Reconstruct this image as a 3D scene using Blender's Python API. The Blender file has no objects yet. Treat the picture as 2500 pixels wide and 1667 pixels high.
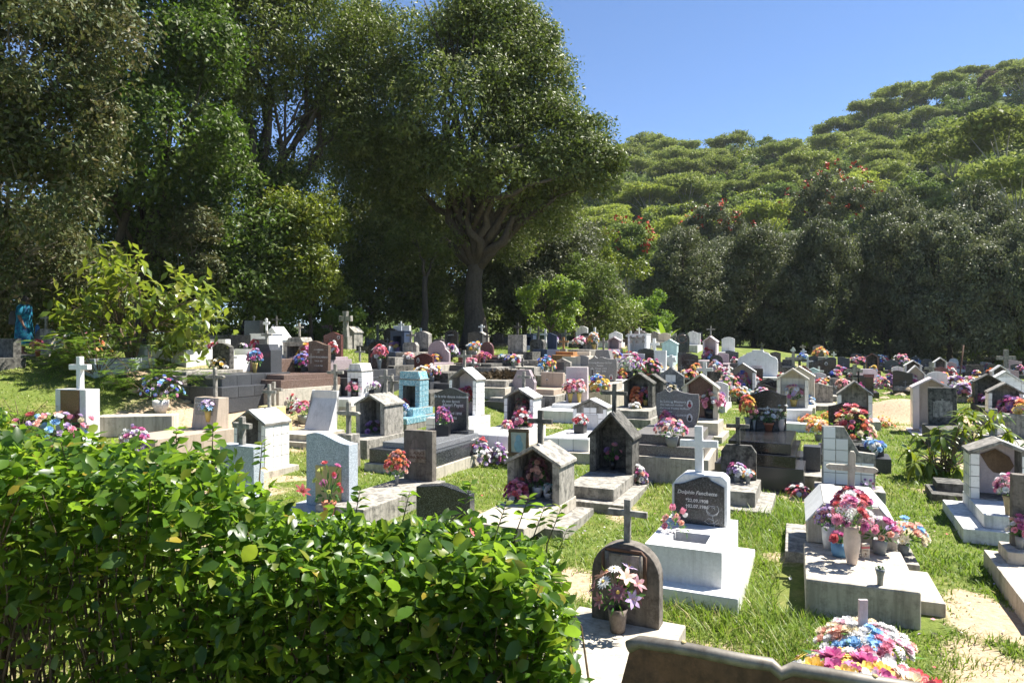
import bpy, math, random
import numpy as np
from mathutils import Vector, Matrix, Euler

S = bpy.context.scene
C = S.collection
RG = random.Random(11)
NR = np.random.default_rng(5)

# ------------------------------------------------------------------ camera, sky, sun, exposure
F, CX, HY, CAMZ = 1667.0, 1250.0, 833.0, 2.5
cam = bpy.data.cameras.new('camera')
cam.lens, cam.sensor_width, cam.clip_end = 24.0, 36.0, 3000
camo = bpy.data.objects.new('camera', cam)
C.objects.link(camo)
camo.location, camo.rotation_euler = (0, 0, CAMZ), (math.pi / 2, 0, 0)
S.camera = camo

SUN = Vector((0.93, 0.36, 1.55)).normalized()
ELEV, AZ = math.asin(SUN.z), math.atan2(SUN.x, SUN.y)
W = bpy.data.worlds.new('World')
S.world = W
W.use_nodes = True
wn = W.node_tree
bg = wn.nodes['Background']
sky = wn.nodes.new('ShaderNodeTexSky')
sky.sky_type, sky.sun_disc = 'NISHITA', False
sky.sun_elevation, sky.sun_rotation = ELEV, AZ
sky.air_density, sky.dust_density, sky.ozone_density = 0.72, 0.0, 6.0
wn.links.new(sky.outputs[0], bg.inputs[0])
bg.inputs[1].default_value = 0.072
sun = bpy.data.lights.new('sun', 'SUN')
sun.energy, sun.angle, sun.color = 5.0, math.radians(0.53), (1, 0.955, 0.88)
suno = bpy.data.objects.new('sun', sun)
C.objects.link(suno)
suno.location = (30, 12, 60)
suno.rotation_euler = (-SUN).to_track_quat('-Z', 'Y').to_euler()
S.view_settings.view_transform, S.view_settings.look = 'Standard', 'None'
S.view_settings.exposure, S.view_settings.gamma = 1.55, 1.0
S.view_settings.use_curve_mapping = False
S.render.engine = 'CYCLES'
cy = S.cycles
cy.max_bounces, cy.diffuse_bounces, cy.glossy_bounces, cy.transmission_bounces = 6, 3, 2, 4
cy.transparent_max_bounces = 8
cy.use_denoising = True
cy.caustics_reflective = cy.caustics_refractive = False
cy.sample_clamp_indirect = 4

# ------------------------------------------------------------------ geometry helpers
def sm(a, b, t):
    t = np.clip((np.asarray(t, float) - a) / (b - a), 0, 1)
    return t * t * (3 - 2 * t)

def bump(x, y):
    return 0.03 * np.sin(1.3 * x + 0.4 * y) + 0.025 * np.sin(0.7 * x - 1.1 * y + 1) + 0.012 * np.sin(3.1 * x + 2.3 * y)

def gz(x, y):
    x, y = np.asarray(x, float), np.asarray(y, float)
    w = 0.75 * y - 0.66 * x
    m = 0.35 * np.exp(-(((x + 6.6) / 1.9) ** 2 + ((y - 15.2) / 2.0) ** 2))      # weedy mound on the left
    m = m + 0.62 * np.exp(-(((x - 12.1) / 1.3) ** 2 + ((y - 21.3) / 1.1) ** 2))   # fresh earth on the right
    return 0.010 * np.clip(y - 6, 0, 60) + 1.95 * (1 - .62 * sm(8, 30, x)) * sm(14.5, 22.5, w) + bump(x, y) * sm(2, 6, y) + m

def P(px, py, d):
    return Vector(((px - CX) / F * d, d, CAMZ - (py - HY) / F * d))

def onground(px, py, b=0.0):
    ys = np.arange(2.5, 90, 0.02)
    zr = CAMZ - (py - HY) / F * ys
    k = np.nonzero(zr <= gz((px - CX) / F * ys, ys) + b)[0]
    return float(ys[k[0]]) if len(k) else None

class MB:
    def __init__(s):
        s.v, s.f = [], []
    def add(s, v, f):
        n = len(s.v)
        s.v += [tuple(p) for p in v]
        s.f += [tuple(i + n for i in q) for q in f]
        return s
    def box(s, x0, x1, y0, y1, z0, z1, tx=0, ty=0):
        return s.add([(x0, y0, z0), (x1, y0, z0), (x1, y1, z0), (x0, y1, z0),
                      (x0 + tx, y0 + ty, z1), (x1 - tx, y0 + ty, z1), (x1 - tx, y1 - ty, z1), (x0 + tx, y1 - ty, z1)],
                     [(0, 3, 2, 1), (4, 5, 6, 7), (0, 1, 5, 4), (1, 2, 6, 5), (2, 3, 7, 6), (3, 0, 4, 7)])
    def prism(s, out, y0, y1, lean=0):          # outline in x,z (counter-clockwise from the front), extruded in y
        n = len(out)
        zm = min(q[1] for q in out)
        v = [(x, y0 + lean * (z - zm), z) for x, z in out] + [(x, y1 + (lean * (z - zm) if lean < 0 else 0), z) for x, z in out]
        f = [tuple(range(n)), tuple(range(2 * n - 1, n - 1, -1))]
        f += [(i, i + n, (i + 1) % n + n, (i + 1) % n) for i in range(n)]
        return s.add(v, f)
    def tube(s, pts, rad, n=7, cap=True):
        pts = [Vector(p) for p in pts]
        rings = []
        for i, p in enumerate(pts):
            t = (pts[min(i + 1, len(pts) - 1)] - pts[max(i - 1, 0)]).normalized()
            a = t.orthogonal().normalized() if abs(t.z) > .9 else t.cross(Vector((0, 0, 1))).normalized()
            b = t.cross(a)
            r = rad[i] if hasattr(rad, '__len__') else rad
            rings.append([p + a * (math.cos(k * 2 * math.pi / n) * r) + b * (math.sin(k * 2 * math.pi / n) * r) for k in range(n)])
        v = [q for r in rings for q in r]
        f = [(i * n + k, i * n + (k + 1) % n, (i + 1) * n + (k + 1) % n, (i + 1) * n + k) for i in range(len(pts) - 1) for k in range(n)]
        if cap:
            f += [tuple(range(n - 1, -1, -1)), tuple((len(pts) - 1) * n + k for k in range(n))]
        return s.add(v, f)
    def lathe(s, prof, n=14, wob=0):
        v, f = [], []
        for r, z in prof:
            v += [(r * math.cos(k * 2 * math.pi / n) * (1 + wob * math.sin(k * 3.7)), r * math.sin(k * 2 * math.pi / n), z) for k in range(n)]
        m = len(prof)
        f = [(i * n + k, i * n + (k + 1) % n, (i + 1) * n + (k + 1) % n, (i + 1) * n + k) for i in range(m - 1) for k in range(n)]
        f += [tuple(range(n - 1, -1, -1)), tuple((m - 1) * n + k for k in range(n))]
        return s.add(v, f)
    def mesh(s, name, m=None, smooth=False):
        me = bpy.data.meshes.new(name)
        me.from_pydata(s.v, [], s.f)
        if m is not None:
            me.materials.append(m)
        if smooth:
            me.polygons.foreach_set('use_smooth', [True] * len(me.polygons))
        me.update()
        return me
    def obj(s, name, m, parent=None, loc=(0, 0, 0), bev=0.0, smooth=False):
        o = bpy.data.objects.new(name, s.mesh(name, m, smooth))
        C.objects.link(o)
        o.location = loc
        if parent is not None:
            o.parent = parent
        if bev:
            md = o.modifiers.new('bevel', 'BEVEL')
            md.width, md.segments, md.limit_method, md.angle_limit = bev, 2, 'ANGLE', 0.6
        return o

def empty(name, label, cat, loc, rz=0.0, group=None):
    o = bpy.data.objects.new(name, None)
    C.objects.link(o)
    o.empty_display_size = 0.1
    o.location, o.rotation_euler = loc, (0, 0, rz)
    tag(o, label, cat, group)
    return o

def tag(o, label=None, cat=None, group=None, kind=None):
    for k, v in (('label', label), ('category', cat), ('group', group), ('kind', kind)):
        if v:
            o[k] = v
    return o

def link(name, me, parent=None, loc=(0, 0, 0), rot=(0, 0, 0), sc=(1, 1, 1)):
    o = bpy.data.objects.new(name, me)
    C.objects.link(o)
    o.location, o.rotation_euler, o.scale = loc, rot, sc if hasattr(sc, '__len__') else (sc, sc, sc)
    if parent is not None:
        o.parent = parent
    return o

def npmesh(name, v, f, mats, rnd=None, mi=None, smooth=False):
    """mesh from numpy: v (N,3), f (M,3 or 4), optional per-face random value and material index"""
    me = bpy.data.meshes.new(name)
    v, f = np.asarray(v, np.float32), np.asarray(f, np.int32)
    k = f.shape[1]
    me.vertices.add(len(v))
    me.vertices.foreach_set('co', v.ravel())
    me.loops.add(f.size)
    me.loops.foreach_set('vertex_index', f.ravel())
    me.polygons.add(len(f))
    me.polygons.foreach_set('loop_start', np.arange(0, f.size, k, dtype=np.int32))
    for m in mats:
        me.materials.append(m)
    if mi is not None:
        me.polygons.foreach_set('material_index', np.asarray(mi, np.int32))
    if rnd is not None:
        a = me.attributes.new('rnd', 'FLOAT', 'FACE')
        a.data.foreach_set('value', np.asarray(rnd, np.float32))
    if smooth:
        me.polygons.foreach_set('use_smooth', np.ones(len(f), bool))
    me.update(calc_edges=True)
    me.validate()
    return me

# ------------------------------------------------------------------ materials
class NT:
    def __init__(s, name):
        s.m = bpy.data.materials.new(name)
        s.m.use_nodes = True
        s.t = s.m.node_tree
        s.b = s.t.nodes['Principled BSDF']
        s.out = s.t.nodes['Material Output']
    def n(s, kind, **kw):
        x = s.t.nodes.new('ShaderNode' + kind)
        for k, v in kw.items():
            if k[0] == '_':
                x.inputs[k[1:].replace('_', ' ')].default_value = v
            else:
                setattr(x, k, v)
        return x
    def l(s, a, b):
        s.t.links.new(a, b)
    def coord(s, scale=(1, 1, 1), which='Object', jit=True):
        tc, mp = s.n('TexCoord'), s.n('Mapping')
        mp.inputs['Scale'].default_value = scale
        s.l(tc.outputs[which], mp.inputs['Vector'])
        if jit:
            oi, mu = s.n('ObjectInfo'), s.n('Math', operation='MULTIPLY')
            mu.inputs[1].default_value = 37.0
            s.l(oi.outputs['Random'], mu.inputs[0])
            s.l(mu.outputs[0], mp.inputs['Location'])
        return mp.outputs[0]
    def noise(s, vec, scale, detail=4, rough=.6):
        x = s.n('TexNoise', _Scale=scale, _Detail=detail, _Roughness=rough)
        s.l(vec, x.inputs['Vector'])
        return x.outputs[0]
    def ramp(s, fac, *stops):
        r = s.n('ValToRGB')
        e = r.color_ramp.elements
        while len(e) < len(stops):
            e.new(.5)
        for i, (p, c) in enumerate(stops):
            e[i].position = p
            e[i].color = (*c, 1) if hasattr(c, '__len__') else (c, c, c, 1)
        s.l(fac, r.inputs[0])
        return r.outputs[0]
    def mix(s, fac, a, b, blend='MIX'):
        x = s.n('Mix', data_type='RGBA', blend_type=blend)
        for sock, v in ((x.inputs[0], fac), (x.inputs[6], a), (x.inputs[7], b)):
            if hasattr(v, 'is_linked'):
                s.l(v, sock)
            else:
                sock.default_value = v if not hasattr(v, '__len__') else (*v, 1)
        return x.outputs[2]
    def bumpn(s, h, strength=.3, dist=.01):
        x = s.n('Bump', _Strength=strength, _Distance=dist)
        s.l(h, x.inputs['Height'])
        s.l(x.outputs[0], s.b.inputs['Normal'])
    def fin(s, col, rough=.6, spec=.5):
        if hasattr(col, 'is_linked'):
            s.l(col, s.b.inputs['Base Color'])
        else:
            s.b.inputs['Base Color'].default_value = (*col, 1)
        s.b.inputs['Roughness'].default_value = rough
        s.b.inputs['Specular IOR Level'].default_value = spec
        return s.m

def plain(name, c, rough=.6, spec=.4, metal=0):
    t = NT(name)
    v = t.coord()
    n = t.noise(v, 9, 4)
    c2 = tuple(x * .72 for x in c)
    t.b.inputs['Metallic'].default_value = metal
    return t.fin(t.mix(t.ramp(n, (.35, 0), (.7, 1)), c2, c), rough, spec)

def weathered(name, c, dark, amount, rough=.85, spec=.25, streak=.5, bump=.35):
    """concrete, paint or stone with large stains, run-off streaks and grain"""
    t = NT(name)
    v = t.coord()
    big, fine = t.noise(v, 2.6, 6, .65), t.noise(v, 34, 4, .7)
    run = t.noise(t.coord((11, 11, .9)), 1.0, 5, .7)
    lich = t.noise(v, 9, 5, .75)
    base = t.mix(t.ramp(fine, (.3, 0), (.75, 1)), tuple(x * .78 for x in c), c)
    base = t.mix(t.ramp(big, (.38, 0), (.66, .55)), base, tuple(x * .62 + .02 for x in c))
    m1 = t.ramp(run, (.55 - .2 * amount, 0), (.70 - .14 * amount, streak))
    base = t.mix(m1, base, dark)
    m2 = t.ramp(lich, (.60 - .22 * amount, 0), (.74 - .16 * amount, min(1, amount * 1.25)))
    base = t.mix(m2, base, dark)
    t.bumpn(fine, bump, .006)
    return t.fin(base, rough, spec)

def granite(name, c1, c2, c3, rough=.14, scale=150):
    t = NT(name)
    v = t.coord()
    vo = t.n('TexVoronoi', _Scale=scale)
    t.l(v, vo.inputs['Vector'])
    n2 = t.noise(v, 42, 3)
    n3 = t.noise(v, 1.7, 4)
    col = t.ramp(vo.outputs['Color'], (.12, c1), (.5, c2), (.86, c3))
    col = t.mix(t.ramp(n2, (.42, 0), (.62, .55)), col, c1)
    col = t.mix(t.ramp(n3, (.45, 0), (.8, .30)), col, tuple(x * .8 + .05 for x in c2))
    t.b.inputs['Roughness'].default_value = rough
    m = t.fin(col, rough, .5)
    rr = t.ramp(n3, (.3, rough), (.8, min(1, rough + .18)))
    t.l(rr, t.b.inputs['Roughness'])
    return m

def tilemat(name, c, c2=None, dirt=.35, rough=.22, scale=None):
    t = NT(name)
    oi = t.n('ObjectInfo')
    v = t.coord()
    n = t.noise(v, 5, 6, .7)
    run = t.noise(t.coord((16, 16, 1.2)), 1, 5, .7)
    col = t.mix(t.ramp(oi.outputs['Random'], (0, 0), (1, 1)), tuple(x * .86 for x in c), c)
    if c2:      # printed lattice pattern
        tc = t.n('TexCoord')
        vo = t.n('TexVoronoi', _Scale=scale or 26)
        t.l(v, vo.inputs['Vector'])
        col = t.mix(t.ramp(vo.outputs['Distance'], (.3, 0), (.42, 1)), col, c2)
    col = t.mix(t.ramp(n, (.55, 0), (.85, dirt)), col, (.22, .20, .16))
    col = t.mix(t.ramp(run, (.62, 0), (.8, dirt)), col, (.08, .075, .06))
    return t.fin(col, rough, .5)

def leafmat(name, cols, rough=.42, transl=.35, tcol=(.25, .4, .03), spec=.4):
    t = NT(name)
    a = t.n('Attribute', attribute_name='rnd')
    k = len(cols)
    col = t.ramp(a.outputs['Fac'], *[(i / (k - 1), c) for i, c in enumerate(cols)])
    oi = t.n('ObjectInfo')          # every plant has its own shade
    col = t.mix(1.0, col, t.ramp(oi.outputs['Random'], (0, (.78, .74, .72)), (.5, (1.05, 1.0, .85)), (1, (1.25, 1.18, 1.2))), 'MULTIPLY')
    t.fin(col, rough, spec)
    tr = t.n('BsdfTranslucent')
    t.l(t.mix(.6, col, tcol), tr.inputs[0])
    ms = t.n('MixShader')
    ms.inputs[0].default_value = transl
    t.l(t.b.outputs[0], ms.inputs[1])
    t.l(tr.outputs[0], ms.inputs[2])
    t.l(ms.outputs[0], t.out.inputs[0])
    return t.m

def petalmat(name, c):
    t = NT(name)
    v = t.coord()
    n = t.noise(v, 3, 3)
    oi = t.n('ObjectInfo')
    lt = tuple(min(.90, x * .66 + .26) for x in c)
    col = t.mix(t.ramp(n, (.3, .12), (.7, .95)), c, lt)
    col = t.mix(t.ramp(oi.outputs['Random'], (.1, 0), (1, .3)), col, lt)
    t.fin(col, .5, .25)
    tr = t.n('BsdfTranslucent')
    t.l(col, tr.inputs[0])
    ms = t.n('MixShader')
    ms.inputs[0].default_value = .3
    t.l(t.b.outputs[0], ms.inputs[1])
    t.l(tr.outputs[0], ms.inputs[2])
    t.l(ms.outputs[0], t.out.inputs[0])
    return t.m

M = {}
M['conc'] = weathered('grey_concrete', (.43, .40, .345), (.07, .068, .06), .62)
M['concd'] = weathered('stained_concrete', (.20, .19, .165), (.03, .029, .026), .8)
M['concl'] = weathered('pale_concrete', (.56, .505, .41), (.15, .135, .105), .42)
M['concb'] = weathered('brown_concrete', (.21, .185, .155), (.05, .043, .035), .6)
M['white'] = weathered('white_paint', (.80, .80, .78), (.36, .35, .31), .18, .55, .3, .35, .2)
M['whitew'] = weathered('worn_white_paint', (.76, .75, .72), (.16, .15, .13), .35, .7, .3, .4, .2)
M['marble'] = weathered('white_marble', (.70, .69, .67), (.26, .25, .24), .2, .35, .4, .4, .1)
M['marbled'] = weathered('dark_marble', (.11, .115, .12), (.32, .32, .32), .45, .25, .5, .3, .05)
M['black'] = granite('black_granite', (.006, .006, .007), (.012, .012, .013), (.035, .035, .038), .1)
M['grand'] = granite('dark_speckled_granite', (.009, .010, .012), (.032, .035, .039), (.13, .138, .145), .15)
M['grang'] = granite('grey_granite', (.10, .095, .088), (.22, .205, .19), (.40, .38, .36), .3)
M['granl'] = granite('light_blue_granite', (.20, .23, .26), (.40, .45, .49), (.62, .66, .70), .3)
M['granb'] = granite('brown_granite', (.07, .045, .034), (.17, .11, .085), (.30, .22, .18), .2)
M['granr'] = granite('red_granite', (.045, .014, .012), (.13, .045, .04), (.25, .12, .10), .15)
M['granp'] = granite('mauve_granite', (.20, .15, .16), (.36, .29, .30), (.5, .43, .43), .35)
M['grany'] = granite('yellowish_granite', (.16, .12, .06), (.32, .26, .15), (.5, .43, .28), .3)
M['slate'] = granite('slate_tile', (.025, .027, .03), (.055, .058, .062), (.10, .10, .105), .3)
M['navy'] = weathered('dark_blue_paint', (.045, .065, .11), (.02, .02, .03), .3, .4)
M['pinkp'] = weathered('pale_pink_paint', (.72, .62, .62), (.35, .3, .28), .1, .6)
M['tanp'] = weathered('tan_tile', (.52, .42, .33), (.2, .16, .12), .1, .35)
M['tanl'] = weathered('cream_render', (.62, .55, .45), (.25, .2, .15), .15, .6)
M['turq'] = weathered('pale_turquoise_paint', (.50, .64, .62), (.25, .3, .3), .15, .5)
M['yell'] = weathered('pale_yellow_paint', (.66, .58, .28), (.3, .25, .1), .15, .5)
M['orange'] = weathered('orange_kerb_paint', (.45, .22, .08), (.15, .1, .06), .3)
M['grout'] = weathered('grout', (.34, .32, .28), (.06, .055, .045), .6)
M['tile'] = tilemat('white_tile', (.80, .79, .77), dirt=.22)
M['tiled'] = tilemat('dirty_white_tile', (.78, .77, .72), dirt=.85)
M['tilep'] = tilemat('pale_pink_tile', (.75, .62, .57), dirt=.2)
M['tilec'] = tilemat('cream_tile', (.72, .68, .60), dirt=.3)
M['tileb'] = tilemat('blue_patterned_tile', (.50, .64, .67), (.16, .33, .40), .3)
M['tilek'] = tilemat('dark_tile', (.05, .05, .055), dirt=.1)
M['silver'] = plain('pale_lettering', (.72, .71, .68), .5)
M['gold'] = plain('gilt', (.55, .42, .18), .4)
M['wood'] = weathered('old_wood', (.20, .13, .08), (.05, .035, .025), .5)
M['woodo'] = weathered('orange_wood', (.45, .26, .11), (.2, .1, .05), .3)
M['rust'] = weathered('rusty_iron', (.16, .085, .05), (.05, .03, .02), .6, .8, .3)
M['iron'] = plain('black_iron', (.03, .028, .026), .6)
M['terra'] = plain('terracotta', (.48, .17, .09), .7)
M['goldpot'] = plain('yellow_plastic', (.55, .40, .12), .5)
M['greypot'] = plain('grey_plastic', (.27, .28, .28), .5)
M['blackpot'] = plain('black_plastic', (.02, .02, .022), .3)
M['whitepot'] = plain('white_ceramic', (.72, .70, .67), .35)
M['beigepot'] = plain('beige_ceramic', (.62, .50, .42), .45)
M['bluepot'] = plain('blue_basket', (.12, .28, .45), .6)
M['pinkpot'] = plain('pink_plastic', (.62, .25, .22), .5)
M['barkpot'] = weathered('bark_pot', (.30, .25, .21), (.08, .06, .05), .6)
M['wicker'] = weathered('wicker', (.50, .38, .24), (.2, .14, .08), .4)
M['soil'] = plain('potting_soil', (.06, .04, .025), .9)
M['bark'] = weathered('tree_bark', (.11, .088, .066), (.035, .028, .022), .5, .95, .1, .5, .9)
M['barkl'] = weathered('pale_bark', (.34, .29, .22), (.12, .1, .08), .4, .9, .1, .5, .8)
M['barkg'] = weathered('grey_white_bark', (.42, .39, .34), (.2, .18, .15), .3, .9, .1)
M['stem'] = weathered('twig_bark', (.17, .12, .075), (.06, .045, .03), .4, .9, .1)
M['rock'] = weathered('pale_rock', (.50, .40, .27), (.28, .19, .1), .35, .9, .2, .3, .8)
M['photo'] = plain('photo_print', (.45, .47, .45), .4)
M['skinph'] = plain('photo_face', (.18, .10, .07), .5)
M['redph'] = plain('photo_red_shirt', (.30, .03, .04), .5)
PCOL = dict(red=(.60, .015, .03), pink=(.78, .24, .36), mag=(.50, .025, .24), pur=(.24, .07, .34), lil=(.52, .36, .62), blu=(.04, .13, .62), lbl=(.20, .48, .78),
            whi=(.80, .79, .77), cre=(.80, .70, .46), yel=(.82, .56, .03), ora=(.82, .22, .02), pea=(.82, .44, .32), tur=(.24, .58, .58), bro=(.20, .09, .05), mar=(.24, .025, .06), lim=(.70, .72, .12), redo=(.62, .07, .012), ppk=(.82, .55, .62), plil=(.68, .56, .76))
for k, c in PCOL.items():
    M['p_' + k] = petalmat('petal_' + k, c)
M['fleaf'] = leafmat('artificial_leaf', [(.02, .09, .03), (.05, .16, .04), (.10, .22, .05)], .4, .25)
# ------------------------------------------------------------------ ground
def vnoise(x, y, s, seed=0):
    """smooth value noise in 0..1"""
    x, y = np.asarray(x) * s, np.asarray(y) * s
    xi, yi = np.floor(x), np.floor(y)
    def h(a, b):
        q = np.sin(a * 127.1 + b * 311.7 + seed * 17.3) * 43758.5453
        return q - np.floor(q)
    fx, fy = x - xi, y - yi
    fx, fy = fx * fx * (3 - 2 * fx), fy * fy * (3 - 2 * fy)
    return (h(xi, yi) * (1 - fx) + h(xi + 1, yi) * fx) * (1 - fy) + (h(xi, yi + 1) * (1 - fx) + h(xi + 1, yi + 1) * fx) * fy

SPOTS = [(4.3, 6.2, .5, .7), (3.7, 5.0, .5, .8), (0.5, 7.2, .45, .9), (-.1, 6.7, .5, .8), (1.5, 5.2, .6, .8), (12.1, 21.2, 2.0, 1.0), (11.2, 18.0, 1.3, .7), (-6.9, 16.2, 2.3, .75),
         (-7.5, 19, 2.2, .6), (4.1, 8.8, .35, .7), (-.4, 9.3, .7, .7), (6.4, 16.8, .9, .5), (2.3, 4.4, .7, .9), (-3.5, 3.0, 2.4, 1)]
def bare(x, y):
    b = np.zeros_like(np.asarray(x, float))
    for sx, sy, r, k in SPOTS:
        b = np.maximum(b, k * np.exp(-(((x - sx) ** 2 + (y - sy) ** 2) / r ** 2) ** 1.5))
    n = vnoise(x, y, .9, 3) * .6 + vnoise(x, y, 2.7, 5) * .4
    return np.clip(b * (.6 + .8 * n) + sm(.60, .80, n) * .55, 0, 1)

def spaced(fine, lo, hi):
    a = np.geomspace(.3, abs(lo - fine[0]), 22)
    b = np.geomspace(.3, abs(hi - fine[-1]), 22)
    return np.concatenate([fine[0] - a[::-1], fine, fine[-1] + b])
xs, ys = spaced(np.arange(-17, 27, .13), -900, 900), spaced(np.arange(-1, 34, .13), -200, 1200)
gx, gy = np.meshgrid(xs, ys)
gzv = gz(gx, gy)
nx, ny = len(xs), len(ys)
idx = np.arange(nx * ny).reshape(ny, nx)
gf = np.stack([idx[:-1, :-1], idx[:-1, 1:], idx[1:, 1:], idx[1:, :-1]], -1).reshape(-1, 4)
t = NT('lawn_and_soil')
at = t.n('Attribute', attribute_name='bare')
v = t.coord(which='Object', jit=False)
n1, n2, n3 = t.noise(v, 1.1, 6, .7), t.noise(v, 18, 5, .75), t.noise(v, 70, 3, .7)
soil = t.mix(t.ramp(n2, (.3, 0), (.7, 1)), (.30, .20, .12), (.50, .40, .28))
soil = t.mix(t.ramp(n3, (.55, 0), (.7, .6)), soil, (.24, .17, .10))
turf = t.mix(t.ramp(n2, (.3, 0), (.7, 1)), (.055, .085, .014), (.15, .185, .038))
turf = t.mix(t.ramp(n1, (.5, 0), (.72, .6)), turf, (.30, .26, .10))
ms = t.n('Math', operation='ADD')
t.l(at.outputs['Fac'], ms.inputs[0])
mm = t.n('Math', operation='MULTIPLY_ADD')
t.l(n2, mm.inputs[0])
mm.inputs[1].default_value, mm.inputs[2].default_value = .8, -.4
t.l(mm.outputs[0], ms.inputs[1])
t.bumpn(n3, .6, .02)
M['ground'] = t.fin(t.mix(t.ramp(ms.outputs[0], (.25, 0), (.55, 1)), turf, soil), .95, .15)
me = npmesh('ground', np.stack([gx, gy, gzv], -1).reshape(-1, 3), gf, [M['ground']], smooth=True)
a = me.attributes.new('bare', 'FLOAT', 'POINT')
a.data.foreach_set('value', bare(gx, gy).ravel().astype(np.float32))
tag(link('ground', me), kind='structure')

# ------------------------------------------------------------------ wooded hill behind
def hmax(x):
    return np.interp(x, [-140, -60, -25, 0, 20, 60, 95, 118, 140, 175, 230, 320, 450], [0, 4, 12, 34, 55, 57, 58, 70, 80, 84, 86, 80, 40])
def hz(x, y):
    y0 = 66 - .10 * np.clip(np.asarray(x) - 30, 0, 60)
    s = np.clip((np.asarray(y) - y0) / (232 - y0), 0, 1.6)
    rise = np.where(s < 1, .35 * s + .65 * s * s * (3 - 2 * s), 1 - .6 * (s - 1))
    return 2.0 + hmax(x) * rise + 2.2 * (vnoise(x, y, .035, 9) - .5) * np.clip(s * 3, 0, 1)
hx, hy = np.meshgrid(np.linspace(-170, 460, 150), np.linspace(64, 330, 70))
idx = np.arange(hx.size).reshape(hx.shape)
hf = np.stack([idx[:-1, :-1], idx[:-1, 1:], idx[1:, 1:], idx[1:, :-1]], -1).reshape(-1, 4)
t = NT('hill_undergrowth')
v = t.coord(jit=False)
t.fin(t.mix(t.ramp(t.noise(v, .35, 8, .8), (.35, 0), (.65, 1)), (.04, .06, .014), (.10, .14, .03)), .95, .1)
tag(link('hill', npmesh('hill', np.stack([hx, hy, hz(hx, hy)], -1).reshape(-1, 3), hf, [t.m], smooth=True)), kind='structure')

# ------------------------------------------------------------------ tombs
YAW = math.radians(-24)
FOOT = []           # footprints, for keeping grass out
def wfac(px):       # projected width of a face of 1 m turned by YAW, per 1/depth
    u = (px - CX) / F
    return math.cos(-YAW) + u * math.sin(-YAW)
def place(px, py, w, b, W):
    """depth and base height of a stone whose foot is seen at (px,py)"""
    if W is None:
        d = onground(px, py, b)
    else:
        d = F * W * wfac(px) / w
        dt = onground(px, py, .2)
        if dt:
            d = min(max(dt, .66 * d), 1.25 * d)
        b0 = CAMZ - (py - HY) / F * d - float(gz((px - CX) / F * d, d))
        b = min(max(b0, .04), .85)
        if abs(b - b0) > .12:
            print('PLACE', px, py, 'd %.1f b0 %.2f' % (d, b0))
    x = (px - CX) / F * d
    return x, d, float(gz(x, d)), b

def outline(kind, W, H):
    h = W / 2
    def curve(f, n=18):
        return [(h - W * i / n, H * f(i / n)) for i in range(n + 1)]
    if kind == 'flat':
        top = [(h, H), (-h, H)]
    elif kind == 'arch':
        top = curve(lambda t: .86 + .14 * math.sin(math.pi * t))
    elif kind == 'round':
        r = min(h * .98, H * .4)
        top = [(h - r + r * math.cos(a * math.pi / 16), H - r + r * math.sin(a * math.pi / 16)) for a in range(9)] + \
              [(-h + r - r * math.sin(a * math.pi / 16), H - r + r * math.cos(a * math.pi / 16)) for a in range(9)]
    elif kind == 'semi':
        r = h
        top = [(r * math.cos(a * math.pi / 16), H - r + r * math.sin(a * math.pi / 16)) for a in range(17)]
    elif kind == 'wave':        # high on the left, low on the right
        top = curve(lambda t: .86 + .14 * (.5 - .5 * math.cos(math.pi * min(1, t / .8))) - .03 * max(0, (t - .8) / .2))
    elif kind == 'waver':
        top = curve(lambda t: .80 + .20 * (.5 - .5 * math.cos(math.pi * min(1, (1 - t) / .78))) - .1 * max(0, (.22 - t) / .22) ** 2)
    elif kind == 'ogee':
        top = curve(lambda t: .88 + .12 * (.5 - .5 * math.cos(2 * math.pi * t)))
    elif kind == 'peak':
        top = [(h, H * .74), (0, H), (-h, H * .74)]
    elif kind == 'lowpeak':
        top = [(h, H * .86), (0, H), (-h, H * .93)]
    elif kind == 'cham':
        top = [(h, H * .80), (h * .72, H), (-h * .72, H), (-h, H * .80)]
    elif kind == 'hex':
        return [(-h * .9, 0), (h * .9, 0), (h, H * .5), (h * .5, H), (-h * .5, H), (-h, H * .5)]
    elif kind == 'shield':      # curved flanks, a small point on the left and a low wave
        top = [(h * .96, H * .86), (h * .6, H * .865), (h * .25, H * .90), (0, H * .945), (-h * .2, H * .95), (-h * .34, H * .90), (-h * .46, H * .93), (-h * .56, H), (-h * .68, H * .93), (-h * .85, H * .87), (-h * .97, H * .85)]
        return [(-h * .82, 0), (h * .84, 0), (h * .96, H * .3), (h, H * .55)] + top + [(-h, H * .55), (-h * .95, H * .3)]
    elif kind == 'scallop':
        top = [(h, H * .55), (h * .97, H * .66), (h * .86, H * .74), (h * .74, H * .76), (h * .64, H * .8), (h * .54, H * .88), (h * .42, H * .9), (h * .30, H * .93), (h * .26, H)]
        top = top + [(-x, z) for x, z in top[::-1]]
    elif kind == 'step':        # tall left part sloping to a low right part
        top = [(h, H * .56), (h * .40, H * .58), (-h * .16, H), (-h, H)]
    elif kind == 'cloud':
        top = [(h, H * .30), (h * .98, H * .44), (h * .80, H * .55), (h * .62, H * .62), (h * .55, H * .78), (h * .38, H * .93), (h * .1, H), (-h * .3, H * .99), (-h * .65, H * .9), (-h * .88, H * .76), (-h, H * .6)]
    elif kind == 'half':        # white body with a sloping left shoulder
        top = [(h, H * .90), (h * .8, H), (-h * .55, H), (-h * .85, H * .86), (-h, H * .74)]
    elif kind == 'trap':
        return [(-h, 0), (h, 0), (h * .7, H), (-h * .7, H)]
    elif kind == 'house':
        top = [(h, H * .68), (0, H), (-h, H * .68)]
    return [(-h, 0), (h, 0)] + top

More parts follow.
